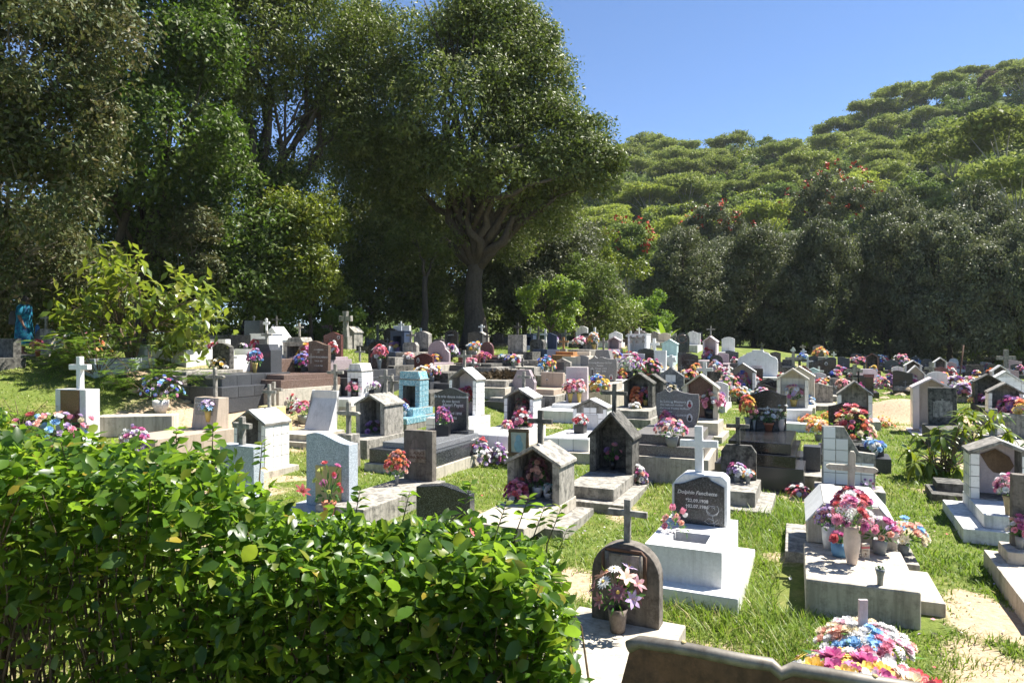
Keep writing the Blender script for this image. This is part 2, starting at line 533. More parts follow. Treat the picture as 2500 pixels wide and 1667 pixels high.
def cross_outline(w, h, t, style='plain', at=.68):
    a, b, c, e = t / 2, w / 2, h * at, t * .92 / 2
    if style == 'round':        # blunt tapering ends
        return [(-a * .9, 0), (a * .9, 0), (a * .95, c - e), (b - a, c - e * 1.05), (b, c - e * .3), (b, c + e * .3), (b - a, c + e * .9), (a, c + e), (a * .95, h - a), (a * .5, h), (-a * .5, h), (-a * .95, h - a),
                (-a, c + e), (-b + a, c + e * .9), (-b, c + e * .3), (-b, c - e * .3), (-b + a, c - e * 1.05), (-a * .95, c - e)]
    if style == 'flare':
        return [(-a * 1.3, 0), (a * 1.3, 0), (a * .9, c - e), (b, c - e * 1.35), (b, c + e * 1.35), (a * .9, c + e), (a * 1.3, h), (-a * 1.3, h), (-a * .9, c + e), (-b, c + e * 1.35), (-b, c - e * 1.35), (-a * .9, c - e)]
    if style == 'trefoil':
        def lobe(cx, cz, a0, r=t * .78):
            return [(cx + r * math.cos(a0 + k * math.pi * 1.5 / 7 - math.pi * .75), cz + r * math.sin(a0 + k * math.pi * 1.5 / 7 - math.pi * .75)) for k in range(8)]
        r = t * .6
        return [(-a, 0), (a, 0), (a, c - e)] + lobe(b - r, c, 0) + [(a, c + e)] + lobe(0, h - r, math.pi / 2) + [(-a, c + e)] + lobe(-b + r, c, math.pi) + [(-a, c - e)]
    return [(-a, 0), (a, 0), (a, c - e), (b, c - e), (b, c + e), (a, c + e), (a, h), (-a, h), (-a, c + e), (-b, c + e), (-b, c - e), (-a, c - e)]

def cross_part(parent, x, y, z, w, h, mat, style='plain', t=None, at=.68, th=None, name='cross', tilt=0):
    t = t or h * .13
    th = th or t * .8
    o = MB().prism(cross_outline(w, h, t, style, at), -th / 2, th / 2).obj(name, M[mat], parent, (x, y, z - .004), bev=min(.006, t * .1))
    o.rotation_euler = (RG.uniform(-.02, .02), tilt + RG.uniform(-.015, .015), RG.uniform(-.04, .04))
    return o

def letters(parent, x, y, z, lines, size, mat='silver', shear=0, rotx=0, gap=1.25, align='CENTER', name='lettering'):
    c = bpy.data.curves.new('lettering', 'FONT')
    c.body, c.size, c.align_x, c.shear, c.extrude, c.space_line, c.resolution_u, c.offset = lines, size, align, shear, .0015, gap, 2, size * .014
    c.materials.append(M[mat])
    o = bpy.data.objects.new(name, c)
    C.objects.link(o)
    o.parent, o.location, o.rotation_euler = parent, (x, y - .0025, z), (math.pi / 2 + rotx, 0, 0)
    return o

TMESH = {}
def tiles(parent, o, u, v, nu, nv, mat, gap=.007, th=.008, skip=None):
    """nu x nv separate tiles on the rectangle at o spanned by u (across) and v (up), standing proud along u x v"""
    o, u, v = Vector(o), Vector(u), Vector(v)
    su, sv = u.length / nu, v.length / nv
    n = u.cross(v).normalized()
    key = (round(su, 3), round(sv, 3), mat)
    if key not in TMESH:
        a, b, e = (su - gap) / 2, (sv - gap) / 2, min(.003, th / 2)
        TMESH[key] = MB().box(-a, a, -b, b, -.002, th, e, e).mesh('tile', M[mat])
    rot = Matrix((u.normalized(), v.normalized(), n)).transposed().to_euler()
    for i in range(nu):
        for j in range(nv):
            if skip and skip(i, j):
                continue
            q = link('tile', TMESH[key], parent, o + u * ((i + .5) / nu) + v * ((j + .5) / nv))
            q.rotation_euler = (rot.x + RG.gauss(0, .006), rot.y + RG.gauss(0, .006), rot.z)

def tiers_build(r, spec, W, b, th):
    """stacked slabs: (name, material, extra width, length in front, share of the height[, tile material])"""
    z = -.35
    tops = []
    tot = sum(s[4] for s in spec)
    acc = 0
    for k, s in enumerate(spec):
        name, mat, ew, L, share = s[:5]
        acc += share / tot * b
        z1 = acc
        ex = (.05 if k == len(spec) - 1 else .12)
        w2 = (W + ew) / 2
        MB().box(-w2, w2, -L, th + ex, z, z1).obj(name, M[mat], r, bev=.009)
        if len(s) > 5 and s[5]:
            tm, ts = s[5], (s[6] if len(s) > 6 else .2)
            z0 = max(z, .01 if k == 0 else z)
            nz = max(1, round((z1 - z0) / ts))
            tiles(r, (-w2, -L, z0), (2 * w2, 0, 0), (0, 0, z1 - z0), max(2, round(2 * w2 / ts)), nz, tm)
            tiles(r, (w2, -L, z0), (0, L + th + ex, 0), (0, 0, z1 - z0), max(2, round((L + th + ex) / ts)), nz, tm)
            tiles(r, (-w2, -L, z1), (2 * w2, 0, 0), (0, L, 0), max(2, round(2 * w2 / ts)), max(2, round(L / ts)), tm)
        tops.append((z1, L, w2))
        FOOT.append((r.location.x, r.location.y, w2 + .02, -L - .02, th + ex + .02))
        z = z1 - .0
    return tops

DEF = [('base', None, .34, 1.75, .42), ('slab', None, .14, 1.6, .58)]
TOMB = {}
def root(label, cat, name, x, y, z, group=None, yaw=0):
    r = empty(name, label, cat, (x, y, z), YAW + math.radians(yaw) + RG.gauss(0, .018), group)
    r.rotation_euler.x, r.rotation_euler.y = RG.gauss(0, .006), RG.gauss(0, .007)
    return r

def T(key, label, px, py, w, h, top='flat', mat='conc', b=.3, W=None, th=.11, tiers=None, base='conc', cross=None, lean=0.0, name='tomb', group=None, yaw=0, relief=None, plaque=None, text=None, ovals=(), extra=None, L=None):
    x, d, g, b = place(px, py, w, b, W)
    Wm = w * d / F / wfac(px)
    Hm = h * d / F
    r = root(label, 'grave', name, x, d, g, group, yaw)
    if tiers is None:
        tiers = DEF
    elif tiers == 'far':
        tiers = [('slab', None, .2, 1.5, 1)]
    tiers = [tuple([s[0], s[1] or (base if i == 0 and len(tiers) > 1 else mat), s[2], min(s[3], L) if L else s[3]] + list(s[4:])) for i, s in enumerate(tiers)]
    if tiers:
        tiers_build(r, tiers, Wm, b, th)
    else:
        FOOT.append((x, d, Wm / 2, -.05, th + .05))
    hs = MB().prism([(a, c + b) for a, c in outline(top, Wm, Hm)], 0, th, lean).obj('headstone', M[mat], r, bev=.008)
    s = d / F
    if relief:      # carved or inlaid cross: (x share, top share, width px, height px, material)
        rx, rz, rw, rh, rm = relief
        z0 = b + Hm * rz - rh * s
        MB().prism(cross_outline(rw * s, rh * s, max(.012, rw * s * .17), at=.7), -.006, .004).obj('cross_inlay', M[rm], r, (rx * Wm, lean * (z0 - b + rh * s / 2) , z0), bev=.001)
    if plaque:      # (x share, centre z share, w px, h px, material)
        qx, qz, qw, qh, qm = plaque
        MB().box(-qw * s / 2, qw * s / 2, -.014, .01, -qh * s / 2, qh * s / 2).obj('plaque', M[qm], r, (qx * Wm, lean * Hm * qz, b + Hm * qz), bev=.003)
    for (ox, oz, ow, oh, om) in ovals:
        e = [(ow * s / 2 * math.cos(k * math.pi / 10), oh * s / 2 * math.sin(k * math.pi / 10)) for k in range(20)]
        q = MB().prism(e, -.008, .005).obj('photo_medallion', M['whitepot'], r, (ox * Wm, 0, b + oz * Hm))
        MB().prism([(a * .62, c * .5 - oh * s * .16) for a, c in e], -.003, .002).obj('portrait_body', M[om], q, (0, -.008, 0))
        MB().prism([(a * .36, c * .34 + oh * s * .17) for a, c in e], -.003, .002).obj('portrait_head', M['skinph'], q, (0, -.008, 0))
    for tx in (text or ()):
        lx, lz, size, lines = tx[:4]
        o = letters(r, lx * Wm, -.016 if plaque and len(tx) > 6 else 0, b + lz * Hm, lines, size * s, *(tx[4:6]))
        if len(tx) > 6:
            o.location.y = tx[6]
        if len(tx) > 7:
            o.data.align_x = tx[7]
    for cr in ([cross] if isinstance(cross, tuple) else cross or ()):
        cw, ch, cm = cr[:3]
        st = cr[3] if len(cr) > 3 else 'plain'
        cx_ = cr[4] if len(cr) > 4 else 0
        tk = cr[5] * s if len(cr) > 5 else None
        dz = cr[6] if len(cr) > 6 else 1.0
        cross_part(r, cx_ * Wm, th / 2 + lean * Hm * (1 if lean > 0 else 0), b + Hm * dz, cw * s / wfac(px), ch * s, cm, st, tk)
    TOMB[key] = (r, Wm, Hm, b, d, th)
    if extra:
        extra(r, Wm, Hm, b, s, th)
    return r

def Sh(key, label, px, py, w, h, eave, mat='conc', b=.3, W=None, depth=.5, tiers=None, base='conc', cross=None, tile=None, roof=None, tsz=.15, wall=.085, gable=True, name='shrine_tomb', group=None, extra=None, back=None, over=.03, gabtile=False, sill=0.0, L=None, closed=False):
    """house-shaped niche tomb with a gabled roof"""
    x, d, g, b = place(px, py, w, b, W)
    s = d / F
    Wm, H, E = w * s / wfac(px), h * s, eave * s
    r = root(label, 'grave', name, x, d, g, group)
    D = depth
    if tiers is None:
        tiers = [('base', None, .36, 1.3, .45), ('slab', None, .06, 1.15, .55)]
    elif tiers == 'far':
        tiers = [('slab', None, .1, 1.2, 1)]
    tiers = [tuple([q[0], q[1] or (base if i == 0 and len(tiers) > 1 else mat), q[2], min(q[3], L) if L else q[3]] + list(q[4:])) for i, q in enumerate(tiers)]
    tiers_build(r, tiers, Wm, b, D)
    m, h = M[mat], Wm / 2
    tw = wall * Wm / .75
    sl = (H - E) / h
    for sx in (-1, 1):
        xi, xo = sx * (h - tw), sx * h
        pts = [(min(xi, xo), 0), (max(xi, xo), 0)] + ([(xo, E), (xi, E + sl * tw)] if sx > 0 else [(xi, E + sl * tw), (xo, E)])
        MB().prism([(a, c + b) for a, c in pts], 0, D).obj('side_wall', m, r, bev=.006)
    bw = M[back] if back else m
    MB().prism([(a, c + b) for a, c in [(-h + tw + .001, 0), (h - tw - .001, 0), (h - tw - .001, E + sl * tw), (0, H - .001), (-h + tw + .001, E + sl * tw)]], D * (.35 if closed else .82), D - .002).obj('back_wall', bw, r)
    if closed:
        MB().prism([(a, c + b) for a, c in [(-h + tw, 0), (h - tw, 0), (h - tw, E + sl * tw - .01), (0, H - .02), (-h + tw, E + sl * tw - .01)]], .02, D * .3).obj('front_wall', m, r)
    rt = .045
    rm = M[roof] if roof else m
    for sx in (-1, 1):
        e = over
        p = [(0, H + .001), (sx * (h + e), E - sl * e + .001), (sx * (h + e), E - sl * e + rt), (0, H + rt * 1.15)]
        if sx > 0:
            p = [p[0], p[1], p[2], p[3]]
        else:
            p = [p[0], p[3], p[2], p[1]]
        MB().prism([(a, c + b) for a, c in p], -over, D + over).obj('roof_slab', rm, r, bev=.006)
    if not closed:
        MB().box(-h + tw, h - tw, -.01, D * .82, b, b + .02 + sill).obj('niche_floor', m, r)
    if tile:
        tm = tile
        tiles(r, (h, 0, b), (0, D, 0), (0, 0, E - .015), max(2, round(D / tsz)), max(2, round(E / tsz)), tm)
        tiles(r, (-h, D, b), (0, -D, 0), (0, 0, E - .015), max(2, round(D / tsz)), max(2, round(E / tsz)), tm)
        n = max(2, round(E / tsz))
        tiles(r, (-h, 0, b), (tw, 0, 0), (0, 0, E), 1, n, tm)
        tiles(r, (h - tw, 0, b), (tw, 0, 0), (0, 0, E), 1, n, tm)
        sv = Vector((-h - over, 0, H - E + sl * over))
        tiles(r, (h + over, -over, b + E - sl * over + rt * 1.02), (0, D + 2 * over, 0), sv * .99, max(2, round(D / tsz / 1.3)), 2, tm)
        nb = 4
        if gabtile or closed:
            fy = .02 if closed else D * .82
            zz = [(i, j) for i in range(4) for j in range(4)]
            def sk(i, j):
                xc = -h + tw + (i + .5) * (Wm - 2 * tw) / 4
                return b + (j + 1) * (H - .03) / 5 > b + E + sl * (h - abs(xc)) - .06
            tiles(r, (-h + tw, fy, b), (Wm - 2 * tw, 0, 0), (0, 0, (H - .03)), 4, 5, tm, skip=sk)
    for cr in ([cross] if isinstance(cross, tuple) else cross or ()):
        cw, ch, cm = cr[:3]
        st = cr[3] if len(cr) > 3 else 'plain'
        yb = cr[4] if len(cr) > 4 else D * .8
        tk = cr[5] * s if len(cr) > 5 else None
        cross_part(r, 0, yb, b + H + rt * .6, cw * s / wfac(px), ch * s, cm, st, tk)
    TOMB[key] = (r, Wm, H, b, d, D)
    if extra:
        extra(r, Wm, H, b, s, D)
    return r

def X(label, px, py, w, h, mat='conc', style='plain', W=None, b=0.0, t=None, at=.66, foot=True, name='grave_cross', group=None, tilt=0, th=None):
    """a cross standing by itself on a small block"""
    x, d, g, b = place(px, py, w, b, W)
    s = d / F
    r = root(label, 'cross', name, x, d, g + b - .02 if b > 0 else g, group)
    ww, hh = w * s / wfac(px), h * s
    z0 = -.2
    cross_part(r, 0, 0, 0, ww, hh, mat, style, t * s if t else None, at, th, tilt=tilt)
    if foot:
        f = ww * .32
        MB().box(-f, f, -f * .8, f * .8, -.35 - b, .05, .01, .01).obj('footing', M['conc' if mat not in ('white', 'whitew') else mat], r, bev=.01)
        FOOT.append((x, d, f, -f, f))
    return r
# ------------------------------------------------------------------ the tombs, near to far
def arch_frame(r, W, H, b, s, th):
    z0, z1, a = b + H * .50, b + H * .93, W * .31
    MB().prism([(-a + .03, z0), (a - .03, z0), (a - .03, z1 - .03), (-a + .03, z1 - .03)], -.028, .004).obj('plaque', M['tanl2'], r, bev=.004)
    pts = [(-a, -.03, z0 - .01), (-a, -.03, z1 - .03), (-a + .03, -.03, z1), (a - .03, -.03, z1), (a, -.03, z1 - .03), (a, -.03, z0 - .01)]
    MB().tube(pts, .014, 8).obj('frame', M['rust'], r, smooth=True)
    for sx in (-1, 1):
        MB().tube([(sx * (a - .028), -.03, z0 - .01), (sx * (a - .028), -.03, z1 - .015)], .016, 8).obj('roll', M['tanl2'], r, smooth=True)
M['tanl2'] = weathered('stained_marble', (.40, .36, .29), (.13, .10, .07), .75)
T('arch', 'grey round-topped headstone with a rusty scroll frame and concrete cross, nearest in front', 1524, 1523, 166, 195, 'round', 'concb', b=.35, th=.13,
  tiers=[('slab', 'concl', .32, 1.45, 1)], cross=(97, 106, 'conc', 'plain', 0, 16), extra=arch_frame)

def planter(r, W, H, b, s, th):
    # white stepped slab with a square planting hole, white body behind the dark face
    w, L, z0, z1 = W / 2 + .10, .95, .16, b
    hx0, hx1, hy0, hy1 = -w * .48, w * .50, -.72, -.36
    rim = [MB().box(-w, w, -L, hy0, z0, z1), MB().box(-w, w, hy1, th + .36, z0, z1), MB().box(-w, hx0, hy0, hy1, z0, z1), MB().box(hx1, w, hy0, hy1, z0, z1)]
    m = MB()
    for q in rim:
        m.add(q.v, q.f)
    m.obj('planter_slab', M['white'], r)
    MB().box(-w - .17, w + .17, -L - .2, th + .5, -.35, z0).obj('base', M['white'], r, bev=.012)
    MB().box(hx0, hx1, hy0, hy1, z0 - .05, z1 - .10).obj('planter_soil', M['soil'], r)
    MB().prism([(a * 1.12, c * 1.03 + b) for a, c in outline('half', W, H)], th * .5, th + .24).obj('body', M['white'], r, bev=.02)
    FOOT.append((r.location.x, r.location.y, w + .18, -L - .2, th + .5))
    cross_part(r, -.02, th + .12, b + H * 1.03, 92 * s, 116 * s, 'white', 'plain', 19 * s, .62, .07)
    letters(r, -.02, 0, b + H * .62, 'Dolphin Fanchette', .057, shear=.25)
    letters(r, -.02, 0, b + H * .46, '*22.09.1908\n†02.07.1986', .050)
    g = MB()        # engraved rose
    cx, cz, k = W * .27, b + H * .30, .075
    def line(pts, rad=.0024):
        g.tube([(cx + a * k, -.001, cz + c * k) for a, c in pts], rad, 4)
    for a0, rr in ((0, .35), (.9, .6), (2.2, .8), (3.6, .95), (5.0, .9)):
        line([(rr * math.cos(a0 + q * .35), .3 + rr * .85 * math.sin(a0 + q * .35)) for q in range(7)])
    line([(0, -.6), (.15, -1.3), (.3, -2.1)])
    line([(.15, -1.3), (-.5, -1.0), (-1.1, -1.5), (-.6, -1.8), (.2, -1.7)])
    line([(.22, -1.7), (.7, -1.1), (.9, -1.5), (.3, -1.9)])
    line([(-.9, .2), (-.6, -.5), (0, -.65), (.6, -.5), (.95, .2)])
    g.obj('engraved_rose', M['silver'], r)
_o = outline
def outline(kind, W, H):
    if kind == 'half2':
        h = W / 2
        return [(-h, 0), (h, 0)] + [(h - W * i / 16, H * (.80 + .20 * (math.sin(math.pi * min(1, i / 16 / .62) / 2 if i / 16 < .31 else math.pi / 2) if i / 16 < .31 else .5 + .5 * math.cos(math.pi * (i / 16 - .31) / .69)))) for i in range(17)]
    return _o(kind, W, H)
T('dolphin', 'glaring white stepped tomb with a square planting hole and dark rose-engraved stone', 1706, 1281, 122, 119, 'half2', 'grand', b=.50, tiers=[], th=.04, extra=planter)

def casket(r, W, H, b, s, th):
    # raised white coffin shape with sloping shoulders behind the cross foot
    h = W / 2
    hexa = [(-h, 0), (h, 0), (h, H * .5), (h * .62, H), (-h * .62, H), (-h, H * .5)]
    MB().prism([(a, c + b) for a, c in hexa], 0, 1.05).obj('raised_body', M['concl'], r, bev=.01)
    MB().box(-h * .60, -h * .26, .02, 1.04, b + H, b + H + .012).obj('white_strip', M['white'], r)
    MB().box(h * .26, h * .60, .02, 1.04, b + H, b + H + .012).obj('white_strip', M['white'], r)
    for sx in (-1, 1):
        p = [(sx * h, H * .5 + .001), (sx * h * .62, H + .001), (sx * h * .62, H + .014), (sx * (h + .012), H * .5 + .012)]
        MB().prism([(a, c + b) for a, c in (p if sx > 0 else p[::-1])], -.004, 1.055).obj('white_edge', M['white'], r)
    MB().box(-h - .22, h + .22, .12, 1.35, -.3, b * .42).obj('base', M['conc'], r, bev=.01)
    MB().box(-h - .03, h + .03, -1.22, .0, -.3, b).obj('slab', M['concl'], r, bev=.02)
    MB().box(-h - .02, h + .27, -.9, .0, -.3, .09).obj('side_kerb', M['concl'], r, bev=.01)
    cross_part(r, .0, .12, b + H, 116 * s, 132 * s, 'concl', 'round', 16 * s, .68, .05, tilt=.02)
    FOOT.append((r.location.x, r.location.y, h + .25, -1.25, 1.4))
x, d, g, b = place(2078, 1334, 226, .27, None)
r = root('long pale concrete tomb with white coffin-shaped end and leaning blunt cross, lower right', 'grave', 'tomb', x, d, g)
casket(r, 222 * d / F / wfac(2078), 98 * d / F, .27, d / F, .1)
TOMB['casket'] = (r, .74, .43, .36, d, .1)

Sh('niche1', 'stained grey concrete niche tomb with flower pots inside, behind the hedge end', 1301, 1228, 128, 132, 93, 'conc', b=.28, depth=.62, tiers=[('base', 'conc', .5, .55, .4), ('slab', 'concl', .02, 1.25, .6)],
   cross=(60, 86, 'concd', 'plain', .28, 13), wall=.10, sill=.0)
Sh('niche2', 'dark steep-roofed concrete niche tomb with a clean low slab in front', 1490, 1155, 104, 142, 86, 'concd', b=.27, depth=.5, tiers=[('base', 'conc', .42, 1.35, .35), ('slab', 'conc', .02, 1.15, .65)],
   cross=(63, 71, 'concd', 'plain', .2, 10), wall=.11)
def metal_niche(r, W, H, b, s, th):
    MB().box(-W * .27, W * .33, -.012, .01, b + H * .04, b + H * .56).obj('metal_panel', M['gold'], r, bev=.004)
T('bluewave', 'tall light blue granite headstone with a sweeping top and a gilt panel', 799, 1237, 104, 180, 'wave', 'granl', b=.16, th=.20, tiers=[('slab', 'granl', .42, .9, 1)], extra=metal_niche)
T('morel', 'brown weathered concrete headstone with carved cross and stained white name plate', 1020, 1173, 70, 122, 'flat', 'concb', b=.24, th=.13, tiers=[('kerb_slab', 'conc', .26, 1.9, 1)],
  relief=(0, .66, 28, 32, 'concd'), plaque=(0, .50, 47, 32, 'tanl2'), text=[(0, .53, 9, '…AURICE', 'rust', 0, -.0155), (0, .44, 9, 'DINA MOREL', 'rust', 0, -.0155)])
T('slanted', 'dark speckled headstone with a low pitched top and white cross, half behind the hedge', 1081, 1312, 127, 128, 'lowpeak', 'grand', b=.05, th=.15, tiers=[('base', 'concl', .2, .5, 1)],
  relief=(-.02, .44, 24, 50, 'silver'), text=[(0, .30, 13, 'Louis\nJosephine', 'silver')])
Sh('tileshrine1', 'white tiled niche tomb with black-stained joints, left of the light blue headstone', 608, 1142, 76, 136, 106, 'grout', b=.10, depth=.62, tiers=[('base', 'concl', .4, .5, 1)], tile='tiled', tsz=.19, gabtile=True,
   cross=(34, 62, 'conc', 'plain', .5, 8))
T('granblock', 'light blue granite block bearing a small grey concrete cross, behind the hedge', 578, 1205, 84, 118, 'flat', 'granl', b=.06, th=.22, tiers=[('base', 'granl', .24, .4, 1)], cross=(44, 70, 'conc', 'plain', .02, 14))
T('tanplaque', 'tan tiled tomb with a tilted granite plaque and a grey cross behind', 496, 1047, 60, 76, 'flat', 'tanp', b=.36, th=.34, lean=.12, tiers=[('kerb', 'tanp', .30, 1.5, 1)],
  plaque=(-.04, .62, 60, 50, 'grang'), text=[(-.04, .80, 6.5, 'In Loving Memory Of\nAdelaide Rose\n1946  1990', 'silver', .2, .02)], cross=(46, 74, 'conc', 'round', .1, 9))
T('maroon', 'white tomb with maroon face and a white cross on top, at the left', 172, 1070, 76, 120, 'flat', 'marble', b=.08, th=.30, tiers=[('base', 'white', .2, .5, 1)],
  plaque=(0, .5, 72, 116, 'granr'), cross=(45, 80, 'white', 'plain', .1, 14))
MBk = MB()
def kerb(label, p0, p1, depth, hgt, mat, cat='kerb', name='kerb', group=None):
    """long low block between two ground points seen at p0 and p1"""
    d0, d1 = onground(*p0), onground(*p1)
    a, b_ = Vector(((p0[0] - CX) / F * d0, d0, 0)), Vector(((p1[0] - CX) / F * d1, d1, 0))
    mid = (a + b_) / 2
    L = (b_ - a).length
    rz = math.atan2(b_.y - a.y, b_.x - a.x)
    r = empty(name, label, cat, (mid.x, mid.y, float(gz(mid.x, mid.y))), rz, group)
    MB().box(-L / 2, L / 2, 0, depth, -.5, hgt).obj('block', M[mat], r, bev=.015)
    return r
kerb('long low grey concrete kerb beside the tan tomb', (228, 1068), (420, 1064), .5, .42, 'concl')
T('marblewedge', 'slanting white marble memorial with flower pots on its grey step', 772, 1050, 60, 95, 'flat', 'marble', b=.28, th=.30, lean=.42, tiers=[('step', 'concl', .5, .9, .5), ('slab', 'concl', .35, .75, .5)],
  cross=(38, 66, 'conc', 'plain', .2, 8))
T('yellow', 'small pale yellow tiled tomb with a thin grey cross, behind the stained tiled niche', 655, 1022, 50, 30, 'flat', 'yell', b=.15, th=.25, tiers=[('base', 'yell', .3, .5, 1)], cross=(40, 60, 'conc', 'plain', .1, 8))
Sh('greyshrine', 'light grey concrete niche tomb with purple flowers inside, left of centre', 904, 1062, 70, 95, 73, 'conc', b=.36, depth=.72, tiers=[('base', 'conc', .12, .7, 1)], cross=(33, 60, 'conc', 'plain', .6, 8), wall=.11)
X('concrete cross with rounded arms on a grey plinth, left of the purple-flower niche tomb', 851, 1062, 58, 86, 'conc', 'round', b=.62, t=11, W=None, name='cross_tomb')
M['granl2'] = granite('mid_grey_granite', (.10, .105, .11), (.20, .205, .21), (.34, .35, .36), .12)
M['iron2'] = plain('grey_engraving', (.22, .23, .23), .5)
T('payet', 'polished dark headstone with French inscription on a wide speckled granite slab', 1100, 1048, 78, 102, 'ogee', 'grand', b=.62, th=.10, tiers=[('base', 'concl', .74, 1.95, .30), ('slab', 'grand', .66, 1.85, .42), ('ledger', 'granl2', .34, 1.65, .18), ('foot_block', 'grand', .2, .12, .10)],
  relief=(-.36, .25, 22, 44, 'iron2'), text=[(.02, .76, 9, 'En la très douce mémoire\nde nos époux', 'silver', .1), (.08, .55, 12, 'Henri Payet', 'silver', .1), (.1, .36, 9, '7 Avril 1898\n1986', 'silver', .1)])
def btile_top(r, W, H, b, s, D):
    z = b + H
    MB().prism([(-W * .52, z), (W * .52, z), (W * .40, z + .24), (-W * .40, z + .24)], .02, D - .02).obj('tapered_top', M['grout'], r, bev=.006)
    tiles(r, (-W * .46, -.0, z), (W * .92, 0, 0), (0, 0, .23), 4, 1, 'tileb')
    sl = Vector((-W * .12, 0, .24))
    tiles(r, (W * .52, .02, z), (0, D - .04, 0), sl, 2, 1, 'tileb')
def boxshrine(key, label, px, py, w, h, mat, b, W=None, depth=.5, tile=None, tsz=.15, tiers=None, cross=None, extra=None, group=None, opening=.55, frame=.2):
    """flat-topped niche tomb"""
    x, d, g, b = place(px, py, w, b, W)
    s = d / F
    Wm, H = w * s / wfac(px), h * s
    r = root(label, 'grave', 'shrine_tomb', x, d, g, group)
    tiers_build(r, [tuple([q[0], q[1] or mat] + list(q[2:])) for q in (tiers or [('base', None, .2, .9, 1)])], Wm, b, depth)
    f = Wm * frame
    hw = Wm / 2
    for sx in (-1, 1):
        MB().box(min(sx * hw, sx * (hw - f)), max(sx * hw, sx * (hw - f)), 0, depth, b, b + H).obj('side_wall', M[mat], r, bev=.005)
    MB().box(-hw + f + .001, hw - f - .001, depth * .8, depth - .002, b, b + H - .002).obj('back_wall', M['concd' if tile == 'tileb' else mat], r)
    MB().box(-hw + f + .001, hw - f - .001, 0, depth * .8 - .001, b + H * (1 - frame * 1.1), b + H).obj('lintel', M[mat], r)
    MB().box(-hw - .02, hw + .02, -.02, depth + .02, b + H, b + H + .03).obj('top_slab', M[mat], r, bev=.005)
    if tile:
        n = max(2, round(H / tsz))
        tiles(r, (-hw, 0, b), (f, 0, 0), (0, 0, H), 1, n, tile)
        tiles(r, (hw - f, 0, b), (f, 0, 0), (0, 0, H), 1, n, tile)
        tiles(r, (-hw + f, 0, b + H * (1 - frame * 1.1)), (Wm - 2 * f, 0, 0), (0, 0, H * frame * 1.1), 2, 1, tile)
        tiles(r, (hw, 0, b), (0, depth, 0), (0, 0, H), max(2, round(depth / tsz)), n, tile)
    for cr in ([cross] if cross else ()):
        cross_part(r, 0, depth / 2, b + H + (cr[4] if len(cr) > 4 else .03), cr[0] * s, cr[1] * s, cr[2], cr[3] if len(cr) > 3 else 'plain')
    TOMB[key] = (r, Wm, H, b, d, depth)
    if extra:
        extra(r, Wm, H, b, s, depth)
    return r
boxshrine('bluetile', 'blue patterned tile niche tomb with a tapered top and tiled step', 998, 993, 50, 66, 'grout', .36, depth=.48, tile='tileb', tsz=.15, tiers=[('base', 'grout', .5, 1.0, .45, 'tileb', .16), ('step', 'grout', .22, .5, .55, 'tileb', .16)], extra=btile_top)
X('thin grey concrete cross right behind the grey niche tomb, before the blue tiled one', 957, 968, 34, 56, 'conc', b=.05, t=7)
Sh('tileshrine2', 'white tiled niche tomb with red flowers, right of the polished dark headstone', 1128, 1014, 65, 113, 86, 'grout', b=.5, depth=.5, tile='tile', tsz=.155, tiers=[('base', 'concl', .6, 1.3, .3), ('step', 'grout', .3, .9, .7, 'tile', .2)], cross=(36, 44, 'conc', 'plain', .1, 7), back='pinkp')
Sh('tileshrine3', 'white tiled niche tomb with dried brown-red flowers and a long tiled slab', 1265, 1040, 70, 88, 67, 'grout', b=.46, depth=.5, tile='tile', tsz=.155, tiers=[('base', 'concl', .4, 1.8, .35), ('slab', 'grout', .2, 1.6, .65, 'tile', .24)], cross=(33, 42, 'conc', 'plain', .3, 7))
def marble_panel(r, W, H, b, s, D):
    MB().box(-W * .16, W * .24, -.0, .016, b + .01, b + H * .52).obj('marble_panel', M['marble'], r, bev=.003)
Sh('tilehouse', 'solid white tiled gabled tomb with marble panel and long tiled slab', 1441, 1048, 82, 70, 50, 'grout', b=.42, depth=.42, tile='tile', tsz=.19, closed=True, tiers=[('base', 'concl', .45, 1.9, .4), ('slab', 'grout', .16, 1.7, .6, 'tile', .28)], extra=marble_panel)
T('pinkwhite', 'plain pinkish white upright stone on a wide white slab with dried flowers', 1408, 980, 52, 84, 'flat', 'pinkp', b=.42, th=.13, tiers=[('base', 'white', .7, 1.9, .72), ('slab', 'white', .25, 1.0, .28)], relief=(0, .66, 20, 22, 'whitew'))
X('thin wrought iron grave cross with scrolls, behind the white tiled tomb', 1446, 978, 68, 78, 'iron', 'plain', b=.05, t=3, at=.5, th=.02, foot=False, name='iron_cross')
T('greyphoto', 'grey granite memorial stone with small photograph, on a tall pale slab', 1471, 931, 70, 63, 'shield', 'grang', b=.62, th=.14, tiers=[('base', 'concl', .5, 1.7, .6), ('slab', 'concl', .3, 1.5, .4)],
  ovals=[(.30, .18, 9, 14, 'redph')], text=[(-.08, .70, 5.5, 'In Loving Memory Of Our\nParents', 'silver'), (-.05, .48, 5, 'Francis   1914\nMaria   2000', 'silver')], relief=(-.36, .55, 9, 14, 'silver'))
Sh('orangeshrine', 'dark grey concrete niche tomb with orange flowers inside', 1558, 993, 70, 80, 57, 'concd', b=.42, depth=.38, tiers=[('base', 'conc', .5, 1.3, .5), ('slab', 'conc', .3, 1.1, .5)], wall=.12)
T('darkmarble', 'dark veined marble stone with pointed top and white plaque, under a white cross', 1637, 962, 64, 66, 'house', 'marbled', b=.42, th=.2, tiers=[('base', 'marbled', .3, 1.0, 1)], plaque=(0, .58, 24, 18, 'white'), cross=(21, 30, 'white', 'plain', 0, 8))
